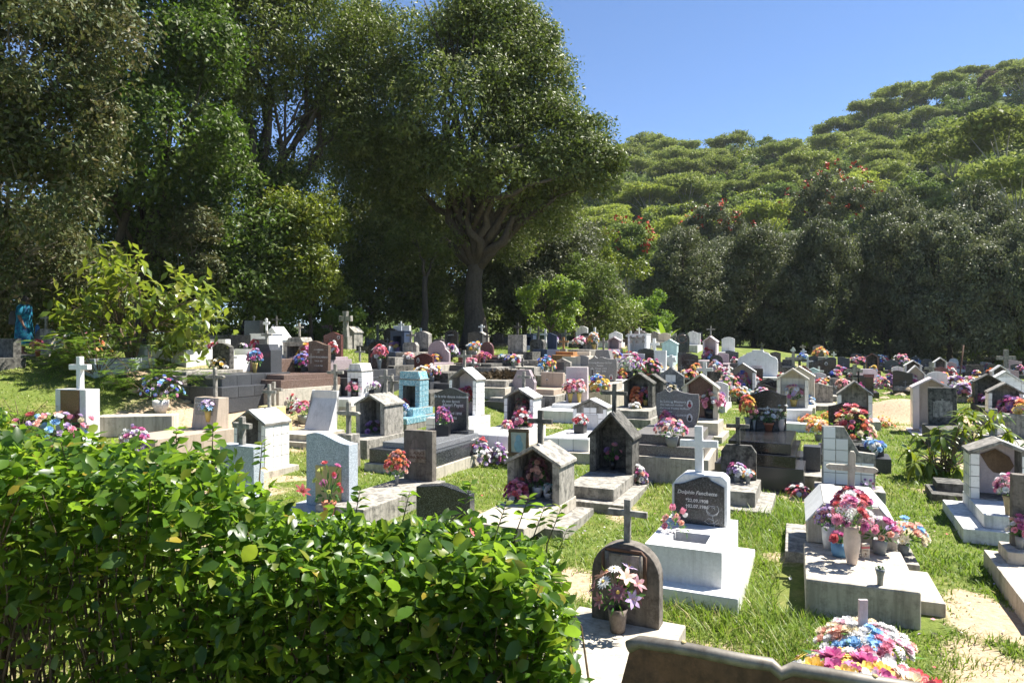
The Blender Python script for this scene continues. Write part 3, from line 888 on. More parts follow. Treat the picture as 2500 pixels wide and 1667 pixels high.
Sh('tanshrine', 'large tan gabled niche tomb with pink roses in front', 1709, 1023, 86, 106, 75, 'tanl', b=.45, depth=.30, tiers=[('base', 'concl', .45, 1.0, .35), ('slab', 'concl', .2, .75, .65)], wall=.10, back='granr')
M['grang2'] = granite('warm_grey_granite', (.075, .068, .062), (.17, .155, .145), (.31, .29, .275), .28)
T('loving', 'large brown-grey granite memorial with shield outline and two oval photographs', 1653, 1040, 106, 92, 'shield', 'grang2', b=.76, th=.10, tiers=[('base', 'concl', .66, 1.75, .55), ('slab', 'grang2', .5, 1.62, .23), ('ledger', 'grang2', .3, 1.45, .22)],
  ovals=[(.28, .60, 14, 20, 'redph'), (.28, .24, 14, 20, 'iron')], relief=(-.17, .72, 14, 16, 'iron2'),
  text=[(-.40, .62, 8.5, 'In Loving Memory Of', 'silver', 0, -.0025, 'LEFT'), (-.40, .54, 6.6, 'Our beloved mother\nCoronne Yvonne Hoffman\nnée Stroke\n*31/03/1922  +22/04/2014\n             And\nOur beloved brother\nGeorges Maxime Hoffman', 'silver', 0, -.0025, 'LEFT')])
T('sandy', 'tall glossy black headstone with gilt lettering on a stepped black slab, right of centre', 1873, 1049, 90, 97, 'ogee', 'black', b=.76, th=.09, tiers=[('base', 'tilek', .75, 1.75, .50), ('step', 'black', .5, 1.75, .26), ('ledger', 'black', .34, 1.62, .24)],
  relief=(0, .60, 10, 13, 'silver'), text=[(0, .50, 7.6, 'IN LOVING MEMORY\nOF\nALLOY ALEXANDRE COX', 'silver', .2), (0, .30, 6, '* 27 . 11 . 1922\n+ 17 . 01 . 2001', 'silver', .2)])
T('chamfer', 'dark stained concrete headstone with clipped corners and a grey cross on top', 1803, 1170, 86, 84, 'cham', 'concd', b=.30, th=.09, tiers=[('base', 'conc', .55, 1.1, .3), ('slab', 'conc', .12, .85, .7)], cross=(57, 68, 'concd', 'plain', -.02, 10))
def steptiles(r, W, H, b, s, th):
    h = W / 2
    def sk(i, j):
        x0 = -h + .02 + (i + 1) * (W - .04) / 4
        top = H if x0 <= -h * .16 + .02 else (H + (x0 + h * .16) / (h * .56) * (H * .58 - H) if x0 < h * .4 else H * .57)
        return (j + 1) * H / 5 > top + .005
    tiles(r, (-h + .02, 0, b + .01), (W - .04, 0, 0), (0, 0, H - .02), 4, 5, 'tile', skip=sk)
T('steptile', 'white tiled headstone with one tall slanted shoulder and pebble-dash edge', 2071, 1185, 131, 143, 'step', 'conc', b=.22, th=.12, tiers=[('base', 'conc', .22, .35, 1)], extra=steptiles)
T('redbed', 'black wave-topped headstone behind a heap of red and yellow flowers', 2071, 1066, 97, 84, 'ogee', 'black', b=.36, th=.1, tiers=[('base', 'slate', .4, 1.5, .5), ('slab', 'slate', .2, 1.3, .5)], relief=(-.02, .42, 13, 16, 'pinkp'))
Sh('greytile', 'white tiled niche tomb with a grey backed opening, behind the black wave-topped stone', 2088, 1022, 84, 88, 58, 'grout', b=.25, depth=.45, tile='tile', tsz=.19, tiers=[('base', 'concl', .3, .6, 1)], back='conc')
Sh('creamtile', 'cream tiled niche tomb with a dark panel and yellow pot, right of the black headstone', 1935, 995, 76, 92, 68, 'tanl', b=.52, depth=.36, tile='tilec', tsz=.18, tiers=[('base', 'white', .6, 1.2, .4), ('slab', 'white', .2, .6, .6)], gabtile=True)
Sh('creamback', 'plain cream gabled tomb close behind the cream tiled niche', 1951, 985, 74, 88, 66, 'tanl', W=.9, b=.3, depth=.5, tiers='far', closed=True)
Sh('whitetile4', 'white tiled niche tomb with pink and purple flowers, left of the white scalloped wall', 1813, 951, 62, 62, 42, 'grout', b=.38, depth=.4, tile='tile', tsz=.22, tiers='far', back='tanl')
T('scallop', 'broad white scalloped memorial wall with printed plaque', 1849, 918, 98, 64, 'scallop', 'white', W=1.75, th=.3, tiers=[('base', 'white', .2, .8, 1)], plaque=(-.02, .26, 25, 20, 'pinkp'), relief=(0, .70, 20, 18, 'whitew'), text=[(-.02, .36, 2.6, 'In loving memory\nof our parents\nrest in peace\n1918 - 1999', 'iron', 0, -.018)])
T('blackgable', 'black polished stone with cross, behind the yellow and red bouquet', 1679, 905, 50, 43, 'arch', 'black', W=.95, tiers='far', relief=(-.3, .35, 12, 18, 'iron2'), text=[(.1, .6, 3.5, 'In loving memory\nof\nour father', 'iron2')])
Sh('pinkshrine', 'pale pink tiled niche tomb with a small black cross inside, right of the earth heap', 2275, 1048, 92, 122, 100, 'pinkp', b=.10, depth=.5, tile='tilep', tsz=.3, tiers=[('base', 'pinkp', .2, .9, .5), ('step', 'pinkp', -.25, .5, .5)], gabtile=False, wall=.13, back='tanl')
def mono(r, W, H, b, s, th):
    MB().box(-W * .34, W * .34, -.012, .01, b + H * .2, b + H * .62).obj('panel', M['conc'], r, bev=.004)
T('mono', 'dark lichened concrete slab stone with a carved cross and panel', 2303, 1036, 70, 90, 'flat', 'concd', b=.38, th=.12, tiers=[('base', 'concd', .25, 1.2, 1)], relief=(0, .7, 30, 22, 'conc'), extra=mono)
M['rock2'] = weathered('bare_brown_render', (.26, .17, .10), (.08, .05, .03), .6)
def patch(r, W, H, b, s, D):
    MB().prism([(a * W, b + c * H) for a, c in [(-.10, .50), (-.02, .42), (.12, .40), (.25, .44), (.33, .56), (.25, .72), (.02, .85), (-.24, .74)]], D * .78, D * .83).obj('bare_patch', M['rock2'], r)
Sh('tileright', 'large dirty white tiled niche tomb with a broken brown patch inside, right edge', 2443, 1222, 150, 138, 112, 'grout', b=.30, depth=.50, tile='tiled', tsz=.165, wall=.12, tiers=[('base', 'whitew', .5, 1.15, .45), ('slab', 'whitew', .02, 1.0, .55)], back='pinkp', extra=patch)
T('rightdark', 'dark plain upright concrete stone on a stepped slab, cut by the right edge', 2505, 1336, 70, 176, 'flat', 'concb', b=.32, th=.12, tiers=[('base', 'concl', .42, 1.7, .6), ('step', 'concl', .18, .26, .4)])
Sh('whitegable1', 'white gabled tomb behind another white niche, upper right', 2456, 962, 96, 54, 26, 'whitew', b=.35, depth=.6, tiers='far', closed=True, tile='tile', tsz=.2)
Sh('whitegable2', 'white tiled niche tomb holding magenta and yellow flowers, at the right edge', 2455, 1008, 84, 70, 48, 'grout', b=.32, depth=.45, tile='tile', tsz=.18, tiers='far', back='conc')
X('broad grey concrete cross behind the young leafy plant, right', 2425, 1066, 86, 72, 'conc', b=.35, t=15)
X('large grey concrete cross standing against the dark trees, far right', 2456, 912, 48, 60, 'conc', W=.85, t=10)
T('boxright', 'grey concrete box tomb at the right edge above the tiled niche', 2490, 1070, 60, 58, 'flat', 'conc', b=.2, th=.3, tiers='far')
T('whiteledge', 'small white block tomb behind the broad grey cross', 2455, 1062, 50, 20, 'flat', 'whitew', b=.2, th=.4, tiers='far')
T('kerbright', 'low dark concrete kerb stone among the leaves beside the tiled niche at right', 2322, 1200, 70, 20, 'flat', 'concd', b=.1, th=.5, tiers='far', L=.3)
T('tealbase', 'low dark grey tomb block left of the stepped white tiled headstone', 1982, 1150, 42, 60, 'flat', 'slate', b=.22, th=.3, tiers=[('base', 'conc', .2, .5, 1)])
T('flarecross', 'low dark tomb with a small white flared cross, among blue flowers', 2128, 1112, 60, 22, 'flat', 'slate', b=.25, th=.4, tiers='far', L=.3, cross=(34, 38, 'white', 'flare', -.1, 9, .2))
# ---- left and middle rows
BP = [('base', None, .55, 1.9, .5), ('ledger', None, .3, 1.7, .5)]
T('bouch', 'brown granite headstone with tall pale cross and French lettering, on a long brown ledger', 776, 909, 50, 77, 'wave', 'granb', b=.50, th=.12, tiers=[('base', 'concl', .55, 2.15, .3), ('slab', 'granb', .5, 2.05, .45), ('ledger', 'granb', .3, 1.85, .25)],
  relief=(-.36, .60, 7, 25, 'silver'), text=[(.02, .70, 4.6, 'A LA MEMOIRE\nDE', 'silver'), (.02, .46, 5.8, 'JOSEPH BOUCHEREAU', 'silver'), (.02, .34, 4.6, '* 24. 03. 1921\n\n+ 15. 08. 1984', 'silver')])
def slatecap(r, W, H, b, s, th):
    MB().prism([(-W * .42, b + H), (W * .42, b + H), (W * .34, b + H + 14 * s), (-W * .34, b + H + 14 * s)], .03, th - .03).obj('tapered_cap', M['slate'], r, bev=.006)
T('slate', 'big dark slate-tiled block tomb with a pale trimmed cap and grey cross', 638, 909, 46, 55, 'flat', 'slate', b=.55, th=.42, tiers=[('base', 'slate', .9, 2.1, .5, 'slate', .5), ('slab', 'slate', .5, 1.9, .5, 'slate', .5)], cross=(26, 34, 'conc', 'plain', 0, 6, 1.26), extra=slatecap)
T('darkarch', 'dark stained arched headstone with pale edge, on a wide grey slab', 539, 900, 42, 63, 'arch', 'concd', W=.72, th=.16, tiers=[('base', 'conc', .8, 1.9, .5), ('slab', 'conc', .6, 1.7, .5)])
boxshrine('whitebig', 'bright white flat-topped niche tomb with a white three-lobed cross', 634, 866, 44, 50, 'white', .3, W=.85, depth=.6, tiers=[('base', 'white', .35, 1.6, .6), ('slab', 'white', .1, 1.3, .4)], cross=(20, 36, 'white', 'trefoil', .05), opening=.6)
Sh('whiteback', 'white steep gabled tomb close behind the white niche with three-lobed cross', 665, 850, 40, 50, 22, 'white', W=.9, depth=.5, tiers='far', closed=True, cross=(22, 28, 'concd', 'plain', .2))
def capst(r, W, H, b, s, th):
    MB().prism([(-W * .42, b + H), (W * .42, b + H), (W * .3, b + H + 13 * s), (-W * .3, b + H + 13 * s)], .05, th - .05).obj('tapered_top', M['conc'], r, bev=.01)
boxshrine('concbox', 'old concrete niche tomb with tapering top and pale cross, near the brown ledger', 716, 874, 50, 38, 'conc', .3, W=.85, depth=.6, tiers=[('base', 'granb', .4, 1.5, 1)], cross=(23, 33, 'concl', 'plain', .2), extra=capst)
T('yellowgran', 'yellowish granite headstone with inlaid cross behind orange and yellow flowers', 766, 836, 36, 38, 'ogee', 'grany', W=.7, tiers='far', relief=(0, .5, 8, 14, 'silver'))
T('maroonsmall', 'small maroon wave-topped headstone behind pink flowers, beside the tall cross', 797, 812, 24, 26, 'wave', 'granr', W=.6, tiers='far', relief=(-.25, .5, 6, 9, 'iron2'))
T('redgran', 'red granite headstone with oval portrait and inlaid cross', 811, 870, 43, 60, 'ogee', 'granr', W=.8, th=.12, tiers=[('base', 'granp', .5, 1.6, .6), ('slab', 'granp', .3, 1.4, .4)], relief=(-.38, .55, 9, 22, 'iron2'), ovals=[(.36, .78, 8, 10, 'iron')], text=[(0, .68, 4, 'Marie Noel\n1937 - 1992', 'iron2')])
T('darkslim', 'dark slim arched headstone behind the pale concrete cross, left rear', 738, 815, 20, 26, 'wave', 'black', W=.55, tiers='far')
X('tall grey-brown flared concrete cross standing above the left rear tombs', 845, 822, 30, 64, 'conc', 'flare', W=.58, b=.5, t=11, at=.72)
Sh('crossbase', 'rough grey concrete gabled tomb at the foot of the tall flared cross', 851, 872, 26, 52, 40, 'conc', W=.8, depth=.6, tiers='far', closed=True)
def vinecap(r, W, H, b, s, D):
    MB().prism([(-W * .5, b + H + .03), (W * .5, b + H + .03), (W * .36, b + H + 20 * s), (-W * .36, b + H + 20 * s)], .02, D - .02).obj('tapered_top', M['whitew'], r, bev=.006)
boxshrine('narrowtile', 'narrow white tiled niche tomb with dry vine inside and grey cross', 866, 968, 34, 60, 'grout', .22, depth=.55, tile='tile', tsz=.13, cross=(29, 36, 'conc', 'plain', .28), extra=vinecap, frame=.24, tiers=[('base', 'tanl', .3, .8, 1, 'tile', .2)])
T('blackoval', 'black headstone with oval photo rim, beside tall pink bouquet in grey vase', 921, 899, 46, 68, 'arch', 'black', b=.42, th=.1, tiers=[('base', 'slate', .8, 1.9, .5), ('slab', 'slate', .5, 1.6, .5)], relief=(-.3, .5, 8, 22, 'iron2'), ovals=[(.33, .78, 8, 11, 'iron')], text=[(.0, .65, 3.5, 'In memory of\nMarcel 1931 - 1999', 'iron2')])
boxshrine('navyb', 'dark blue arched niche tomb with a white cross on top, left rear', 970, 857, 34, 48, 'navy', .15, W=.8, depth=.5, tiers=[('base', 'navy', .3, .8, 1)], cross=(16, 24, 'white', 'plain'))
X('grey cross with wide arms, tallest of three crosses left of the dark blue tomb', 922, 830, 28, 40, 'conc', W=.6, t=5, b=.2)
X('grey cross, left and darker of three crosses left of the dark blue tomb', 903, 825, 18, 34, 'concd', W=.45, t=4, b=.2)
X('short stout grey cross, right of three crosses beside the dark blue tomb', 939, 830, 16, 27, 'conc', W=.42, t=4, b=.15)
T('greyround', 'grey lichened round-topped headstone before the pale bark trunk', 1028, 858, 36, 50, 'arch', 'conc', W=.75, th=.25, tiers='far')
T('smallgrey', 'small grey concrete tomb block with a cross, left of the lichened round stone', 999, 871, 34, 36, 'cham', 'conc', W=.7, th=.2, tiers='far', cross=(22, 26, 'conc', 'plain', 0, 5), plaque=(0, .4, 20, 20, 'concl'))
T('mauve', 'mauve granite headstone with a cloud-shaped outline and bright bouquet', 1070, 883, 52, 52, 'cloud', 'granp', W=.95, th=.12, tiers=[('base', 'concl', .3, 1.4, .6), ('slab', 'granp', .2, 1.2, .4)])
T('darkred', 'dark red headstone with white cross and oval frame, behind white lilies', 1034, 930, 46, 68, 'arch', 'granr', b=.10, th=.1, tiers=[('base', 'slate', .4, .5, 1)], relief=(.2, .55, 10, 15, 'silver'), ovals=[(-.28, .75, 8, 13, 'iron')])
T('leadlight', 'black wave-topped headstone behind lilac and red flowers, under the big tree', 1101, 850, 32, 45, 'arch', 'black', W=.7, tiers='far', text=[(0, .7, 3.5, 'ELIZABETH', 'silver')])
T('whitecrossgrey', 'pale grey arched tomb with white cross, at the foot of the big tree', 1172, 843, 30, 34, 'peak', 'concl', W=.75, th=.3, tiers='far', cross=(15, 18, 'white', 'plain', 0, 4))
T('brownarch', 'small brown arched headstone with a cross behind red flowers', 1188, 866, 31, 32, 'semi', 'granr', W=.65, tiers='far', cross=(16, 20, 'concd', 'plain', 0, 4))
T('tallblock', 'tall square grey concrete block tomb with dark cross, right of the big trunk', 1258, 864, 37, 47, 'flat', 'conc', W=.85, th=.4, tiers=[('base', 'conc', .25, .8, 1)], cross=(19, 30, 'concd', 'plain', .02, 5))
T('darkblock', 'dark concrete block tomb with narrow cross, right of the tall square block', 1310, 858, 32, 30, 'cham', 'concd', W=.8, th=.4, tiers='far', cross=(20, 33, 'concd', 'plain', 0, 4))
boxshrine('bluegrey', 'small blue-grey niche tomb with pale cross in the tree shade', 1290, 843, 22, 27, 'navy', .2, W=.65, depth=.4, cross=(12, 16, 'concl', 'plain'))
T('navywave', 'dark blue wave-topped headstone in the shade, right of the dark block', 1347, 852, 22, 40, 'wave', 'navy', W=.55, tiers='far')
X('brown wooden cross on an orange painted kerb', 1376, 853, 24, 32, 'woodo', W=.5, t=5, b=.05)
T('orangekerb', 'low orange painted kerb tomb under the wooden cross', 1375, 866, 48, 8, 'flat', 'orange', W=1.1, th=.5, tiers='far', L=.5)
X('grey cross on the grassy bank, tallest of three left of the plaque stone', 1248, 903, 33, 46, 'concd', W=.62, t=6)
X('grey cross on the grassy bank, middle of three left of the plaque stone', 1276, 900, 26, 28, 'conc', W=.5, t=5)
X('stout grey cross directly left of the plaque stone', 1345, 908, 24, 34, 'conc', W=.48, t=6)
X('weathered pale grey cross behind the red-flowered white tiled niche', 1155, 915, 36, 42, 'conc', W=.66, t=6)
T('plaquestone', 'grey concrete stone with dark engraved plaque and rounded peak', 1371, 912, 42, 38, 'peak', 'conc', W=.78, th=.2, tiers='far', plaque=(-.1, .5, 22, 19, 'slate'))
T('tanblock', 'tan smooth tiled block tomb with small medallion, on a tan slab', 1347, 945, 54, 36, 'flat', 'tanp', b=.30, th=.2, tiers=[('base', 'conc', .5, 1.4, .4), ('slab', 'tanp', .15, 1.1, .6)], ovals=[(-.22, .5, 6, 7, 'iron')])
T('hexgrey', 'grey six-sided headstone with pink flowers in front', 1277, 964, 56, 62, 'hex', 'granp', b=.25, th=.2, tiers=[('base', 'slate', .5, 1.5, .6), ('slab', 'conc', .3, 1.3, .4)], cross=(36, 46, 'conc', 'plain', .15, 6, .2))
T('boxgrey', 'plain grey concrete box tomb on a wide slab, left of the six-sided stone', 1246, 922, 40, 20, 'flat', 'conc', b=.35, th=.6, tiers=[('base', 'concl', .6, 1.9, .4), ('slab', 'conc', .4, 1.6, .6)])
T('oval', 'small grey stone with scalloped round top, left of the photo memorial', 1420, 893, 32, 26, 'arch', 'grang', W=.75, tiers='far')
T('pyr', 'grey pointed granite stone with a grey cross, behind the photo memorial', 1470, 880, 44, 26, 'trap', 'grang', W=1.0, th=.5, tiers='far', cross=(20, 30, 'conc', 'plain', 0, 5))
Sh('brownhouse', 'small brown gabled tomb with white cross, rear middle', 1498, 852, 28, 28, 20, 'granp', W=.75, depth=.4, tiers='far', cross=(9, 15, 'white', 'plain', .2))
X('white grave cross rising above yellow flowers at the rear', 1452, 838, 16, 40, 'white', W=.5, t=5, b=.4)
X('white grave cross with blue flowers at its foot, rear middle', 1598, 866, 24, 42, 'white', W=.6, t=7, b=.2)
X('thick white cross above the turquoise tomb', 1638, 832, 18, 25, 'white', W=.5, t=6, b=.85)
X('grey stone cross right of the white cross over the turquoise tomb', 1649, 842, 24, 30, 'conc', W=.6, t=5, b=.7)
Sh('turqt', 'pale turquoise gabled tomb under two crosses, rear middle', 1634, 868, 36, 38, 28, 'turq', W=.85, depth=.5, tiers='far', closed=True)
def ring(r, W, H, b, s, th):
    MB().tube([(W * .30 * math.cos(k * math.pi / 12), -.01, b + H * .68 + W * .30 * math.sin(k * math.pi / 12)) for k in range(25)], .04, 6).obj('ring', M['granb'], r, smooth=True)
T('ringstone', 'black headstone with a round ring head, rear right of the turquoise tomb', 1666, 858, 32, 46, 'semi', 'black', W=.8, th=.15, tiers='far', extra=ring)
def lattice(r, W, H, b, s, D):
    z = b + H
    for k in range(3):
        for q in range(2):
            cx, cz = -W / 2 + (k + .5) * W / 3, b + H * (.62 + .25 * q)
            MB().box(-W * .09, W * .09, -.012, .004, -W * .07, W * .07, W * .05, 0).obj('lattice_block', M['conc'], r, (cx, 0, cz))
boxshrine('lattice', 'white box tomb with pierced lattice blocks and small ornate cross', 1556, 862, 46, 46, 'white', .15, W=1.1, depth=.8, cross=(13, 16, 'white', 'trefoil'), extra=lattice, frame=.12)
Sh('whitechurch', 'tall pinkish white gabled niche tomb with grey cross, rear right of centre', 1733, 878, 34, 56, 44, 'pinkp', W=.95, depth=.6, tiers='far', cross=(21, 26, 'conc', 'plain', .3))
T('blackmid', 'black arched headstone behind the large purple and white bouquet', 1577, 880, 38, 30, 'arch', 'black', W=.8, tiers='far')
T('whiteslab', 'tall plain white upright slab right of the large mixed bouquet', 1612, 905, 27, 50, 'flat', 'white', W=.6, th=.2, tiers=[('base', 'white', .3, .7, 1)])
T('greystone1', 'grey-pink curved headstone right of the white church-like tomb', 1762, 885, 34, 24, 'arch', 'granp', W=.75, tiers='far')
T('greystone2', 'dark grey wave-topped headstone behind the white cross, right of the church-like tomb', 1787, 885, 32, 30, 'wave', 'grand', W=.7, tiers='far')
X('broad white cross on a small white house tomb, front of the pink bouquets', 1721, 930, 40, 48, 'white', W=.8, t=9, b=.25, at=.62)
X('slender white cross left of the white scalloped wall', 1816, 905, 26, 40, 'white', W=.6, t=5, b=.3)
X('small white cross at the left of the dark marble stone group', 1640, 898, 22, 28, 'white', W=.55, t=6, b=.4)
X('tall grey cross over the cream gabled tomb', 1937, 905, 40, 48, 'conc', W=.9, t=7, b=.5)
X('brown-grey cross behind the cream gabled tomb', 1952, 900, 36, 34, 'concd', W=.8, t=6, b=.4)
X('white cross right of the cream tiled niche', 1972, 902, 28, 32, 'white', W=.75, t=5, b=.4)
Sh('whitestep', 'pale blue-white arched tomb with small plaque, right of the cream tiled niche', 1986, 940, 28, 40, 34, 'turq', W=.7, depth=.4, tiers='far', closed=True)
T('darkphoto', 'large black headstone with sloping shoulder and small oval photo', 2010, 918, 62, 44, 'waver', 'black', W=1.2, tiers='far', relief=(-.25, .4, 14, 16, 'iron2'), ovals=[(.12, .7, 7, 9, 'iron')])
T('pinkarch', 'pinkish white round-topped slab with maroon plaque', 2118, 932, 50, 32, 'round', 'pinkp', W=1.0, th=.2, tiers='far', plaque=(.05, .45, 24, 10, 'granr'))
X('thin black cross before the pinkish round-topped slab', 2111, 930, 24, 38, 'iron', W=.5, t=5, b=.3)
X('tall grey concrete cross left of the pinkish round-topped slab', 2086, 934, 40, 46, 'conc', W=.8, t=9, b=.2)
T('blackbox', 'short black polished block in front of the thin black cross', 2116, 952, 34, 32, 'flat', 'black', W=.6, tiers='far')
T('brownstone', 'brown granite headstone with white cross and cursive lettering beside the earth heap', 2193, 940, 42, 35, 'lowpeak', 'granr', W=.8, tiers='far', relief=(-.38, .4, 9, 16, 'silver'), text=[(.08, .68, 5, 'Ton repos', 'silver', .2), (.06, .42, 5, 'Bertrand', 'silver', .2)])
Sh('whitetri', 'white triangular gabled tomb with open front behind the earth heap', 2236, 938, 54, 44, 20, 'whitew', W=1.1, depth=.6, tiers='far', back='tanl')
X('grey cross behind the white triangular gabled tomb', 2272, 925, 30, 42, 'conc', W=.7, t=7, b=.1)
X('dark grey cross right of the dark lichened slab stone', 2354, 968, 52, 26, 'concd', W=.9, t=9, b=.35, at=.55)
T('palebox', 'pale grey block tomb left of the big far cross', 2437, 922, 24, 22, 'flat', 'concl', W=.7, th=.5, tiers='far')
# far right field of small dark stones
FS = [('black headstone with grey cross etched, first dark stone left of the yellow bush', 1893, 882, 26, 24, 'ogee'), ('black headstone left of the red and blue flowers, far rear', 2030, 893, 24, 22, 'arch'),
      ('black headstone with white sloping top, behind pink and white flowers', 2060, 898, 30, 28, 'wave'), ('grey granite headstone between two bouquets, far rear', 2120, 892, 20, 22, 'flat'), ('black headstone behind the light blue flowers at the far rear', 2150, 885, 40, 20, 'arch'),
      ('black gabled headstone with twin peaks, centre of the far rear row', 2177, 902, 34, 26, 'peak'), ('black headstone touching the white cross block, far rear', 2196, 896, 22, 26, 'flat'), ('wide black headstone right of the white cross block', 2262, 897, 26, 22, 'arch'),
      ('black upright headstone beside red potted flowers, far right lawn', 2298, 906, 22, 26, 'flat'), ('black headstone with an etched curve, behind red-white flowers on the far lawn', 2349, 898, 24, 22, 'ogee'), ('low black stone with a sloping top, middle of the far lawn', 2382, 900, 34, 14, 'lowpeak'),
      ('grey-black slab stone with a rounded top, right side of the far lawn', 2424, 912, 26, 24, 'arch'), ('dark headstone behind the orange flowers on the far lawn', 2418, 892, 28, 20, 'flat'), ('black headstone with small bouquet, far right edge', 2482, 912, 28, 24, 'arch'),
      ('low dark tomb with a flat top on the far left of the rear row', 1925, 893, 30, 16, 'flat'), ('black headstone in front of the yellow bush', 1985, 888, 24, 20, 'ogee'), ('dark stone behind the small red bouquet at the rear', 2235, 888, 22, 18, 'arch'),
      ('small black stone beneath the tall multicoloured bouquet', 2200, 884, 20, 14, 'flat'), ('brown headstone under the red flowers in the shaded rear row', 2090, 874, 26, 12, 'arch'), ('black low stone before the white triangular tomb', 2250, 922, 36, 14, 'flat'),
      ('dark stone beneath the wide white and blue bouquet on the far lawn', 2370, 922, 40, 14, 'flat'), ('dark low slab beneath pink flowers, right of the rusty pole', 2390, 943, 42, 12, 'flat'), ('dark low slab left of the rusty pole', 2330, 948, 46, 12, 'flat')]
for i, (lab, px, py, w, h, top) in enumerate(FS):
    T('far%d' % i, lab, px, py, w, h, top, RG.choice(['black', 'black', 'grand', 'slate']), W=.75 if w < 34 else 1.1, tiers='far', th=.1, group='dark stones in the far right field', relief=(RG.uniform(-.25, .25), .45, 7, 10, 'iron2') if h > 18 else None)
FX = [('white cross with a white block foot, centre of the far rear row', 2212, 898, 16, 32, 'white', .6), ('tiny white cross on a white tomb, far rear lawn', 2245, 885, 12, 18, 'white', .5), ('plain white post-like cross left of the tiny white one', 2236, 893, 9, 26, 'whitew', .35),
      ('small white cross before the dark rear trees, left of the yellow bush', 1962, 870, 14, 20, 'white', .5), ('white cross right of the yellow bush', 2018, 868, 15, 16, 'white', .5), ('grey cross in the shade left of the yellow bush', 1960, 856, 14, 16, 'conc', .45),
      ('dark cross in the shade at the far left of the rear right row', 1860, 850, 12, 14, 'concd', .4), ('white cross with trefoil ends above the scalloped wall', 1936, 868, 12, 22, 'white', .4), ('low white cross beside red-blue flowers, rear', 2036, 890, 12, 18, 'white', .45),
      ('grey cross at the foot of the dark rear trees', 2070, 858, 12, 16, 'conc', .45), ('rear pale cross between dark stones below the big trunk', 1128, 822, 12, 20, 'concd', .5), ('dark cross right of the tall dark block tomb', 1075, 822, 14, 22, 'concd', .5), ('dark cross behind the square grey block', 1262, 812, 14, 18, 'concd', .5)]
for lab, px, py, w, h, m, W_ in FX:
    X(lab, px, py, w, h, m, 'trefoil' if 'trefoil' in lab else 'plain', W=W_, t=max(3, w * .28), b=.15)
# tombs in the tree shade, rear left
for lab, px, py, w, h, top, m, cr in [
    ('tall black tomb in the shade behind the white three-lobed cross', 615, 818, 38, 36, 'flat', 'black', (8, 12, 'iron2', 'plain')), ('dark headstone half hidden by the light green tree', 462, 842, 22, 42, 'peak', 'concd', None), ('grey stone behind the light green tree, right side', 484, 838, 22, 34, 'flat', 'conc', None),
    ('grey arched tomb with a cross, beside the woman in the teal dress', 104, 874, 40, 62, 'round', 'conc', (26, 40, 'conc', 'plain')), ('low grey tomb at the left edge behind the woman', 14, 872, 34, 46, 'flat', 'concd', None),
    ('pale grey granite tomb under the light green tree', 330, 872, 46, 30, 'flat', 'granl', None), ('white low corrugated-topped tomb behind the dark arched stone', 515, 852, 70, 24, 'flat', 'whitew', None),
    ('black headstone in shade under the large trunk', 1215, 838, 24, 26, 'arch', 'black', None), ('dark headstone in shade left of the wooden cross', 1230, 845, 22, 20, 'flat', 'slate', None), ('grey tomb in shade right of the pale trunk', 1070, 845, 26, 18, 'flat', 'concd', None),
    ('black arched headstone behind lilac flowers in shade, right of the wooden cross', 1430, 838, 26, 26, 'arch', 'black', None), ('dark stone in shade left of the brown gabled tomb', 1400, 838, 20, 16, 'arch', 'black', None), ('dark stone between the lattice tomb and the brown gabled tomb', 1527, 846, 22, 16, 'arch', 'granb', None),
    ('white block with yellow flowers behind it', 1440, 848, 20, 22, 'flat', 'whitew', None), ('low white tomb before the wooden cross', 1423, 868, 32, 10, 'flat', 'tanl', None)]:
    T('shade', lab, px, py, w, h, top, m, W=.75 if w < 40 else 1.1, tiers='far', th=.2, cross=cr and tuple(cr))
for lab, px, py, w, h in [('grey wooden cross behind the dark arched stone, leftmost of three', 533, 838, 22, 30), ('grey wooden cross behind the dark arched stone, middle of three', 547, 835, 26, 36), ('dark grey wooden cross behind the dark arched stone, tallest of three', 561, 828, 24, 34), ('leaning dark cross beside the old concrete niche tomb', 686, 834, 26, 26)]:
    X(lab, px, py, w, h, 'concd', W=.55, t=5, b=.2, tilt=.12 if 'leaning' in lab else 0)
for lab, px, py, w, b_ in [('grey slab tomb on the grassy bank right of the dark red stone', 1100, 905, 70, .4), ('long grey slab tomb below the row of crosses', 1190, 885, 80, .3), ('dark slab tomb before the brown arched stone', 1200, 893, 90, .25), ('dark low slab left of the plaque stone', 1300, 893, 60, .3), ('pale slab tomb under the lichened round stone', 975, 890, 80, .3),
                           ('stained concrete slab behind the blue tiled niche', 1070, 950, 60, .3)]:
    T('slabonly', lab, px, py, w, 14, 'flat', RG.choice(['conc', 'concd', 'slate']), b=.12, th=.25, tiers=[('slab', RG.choice(['conc', 'concd']), .2, 1.4, 1)])

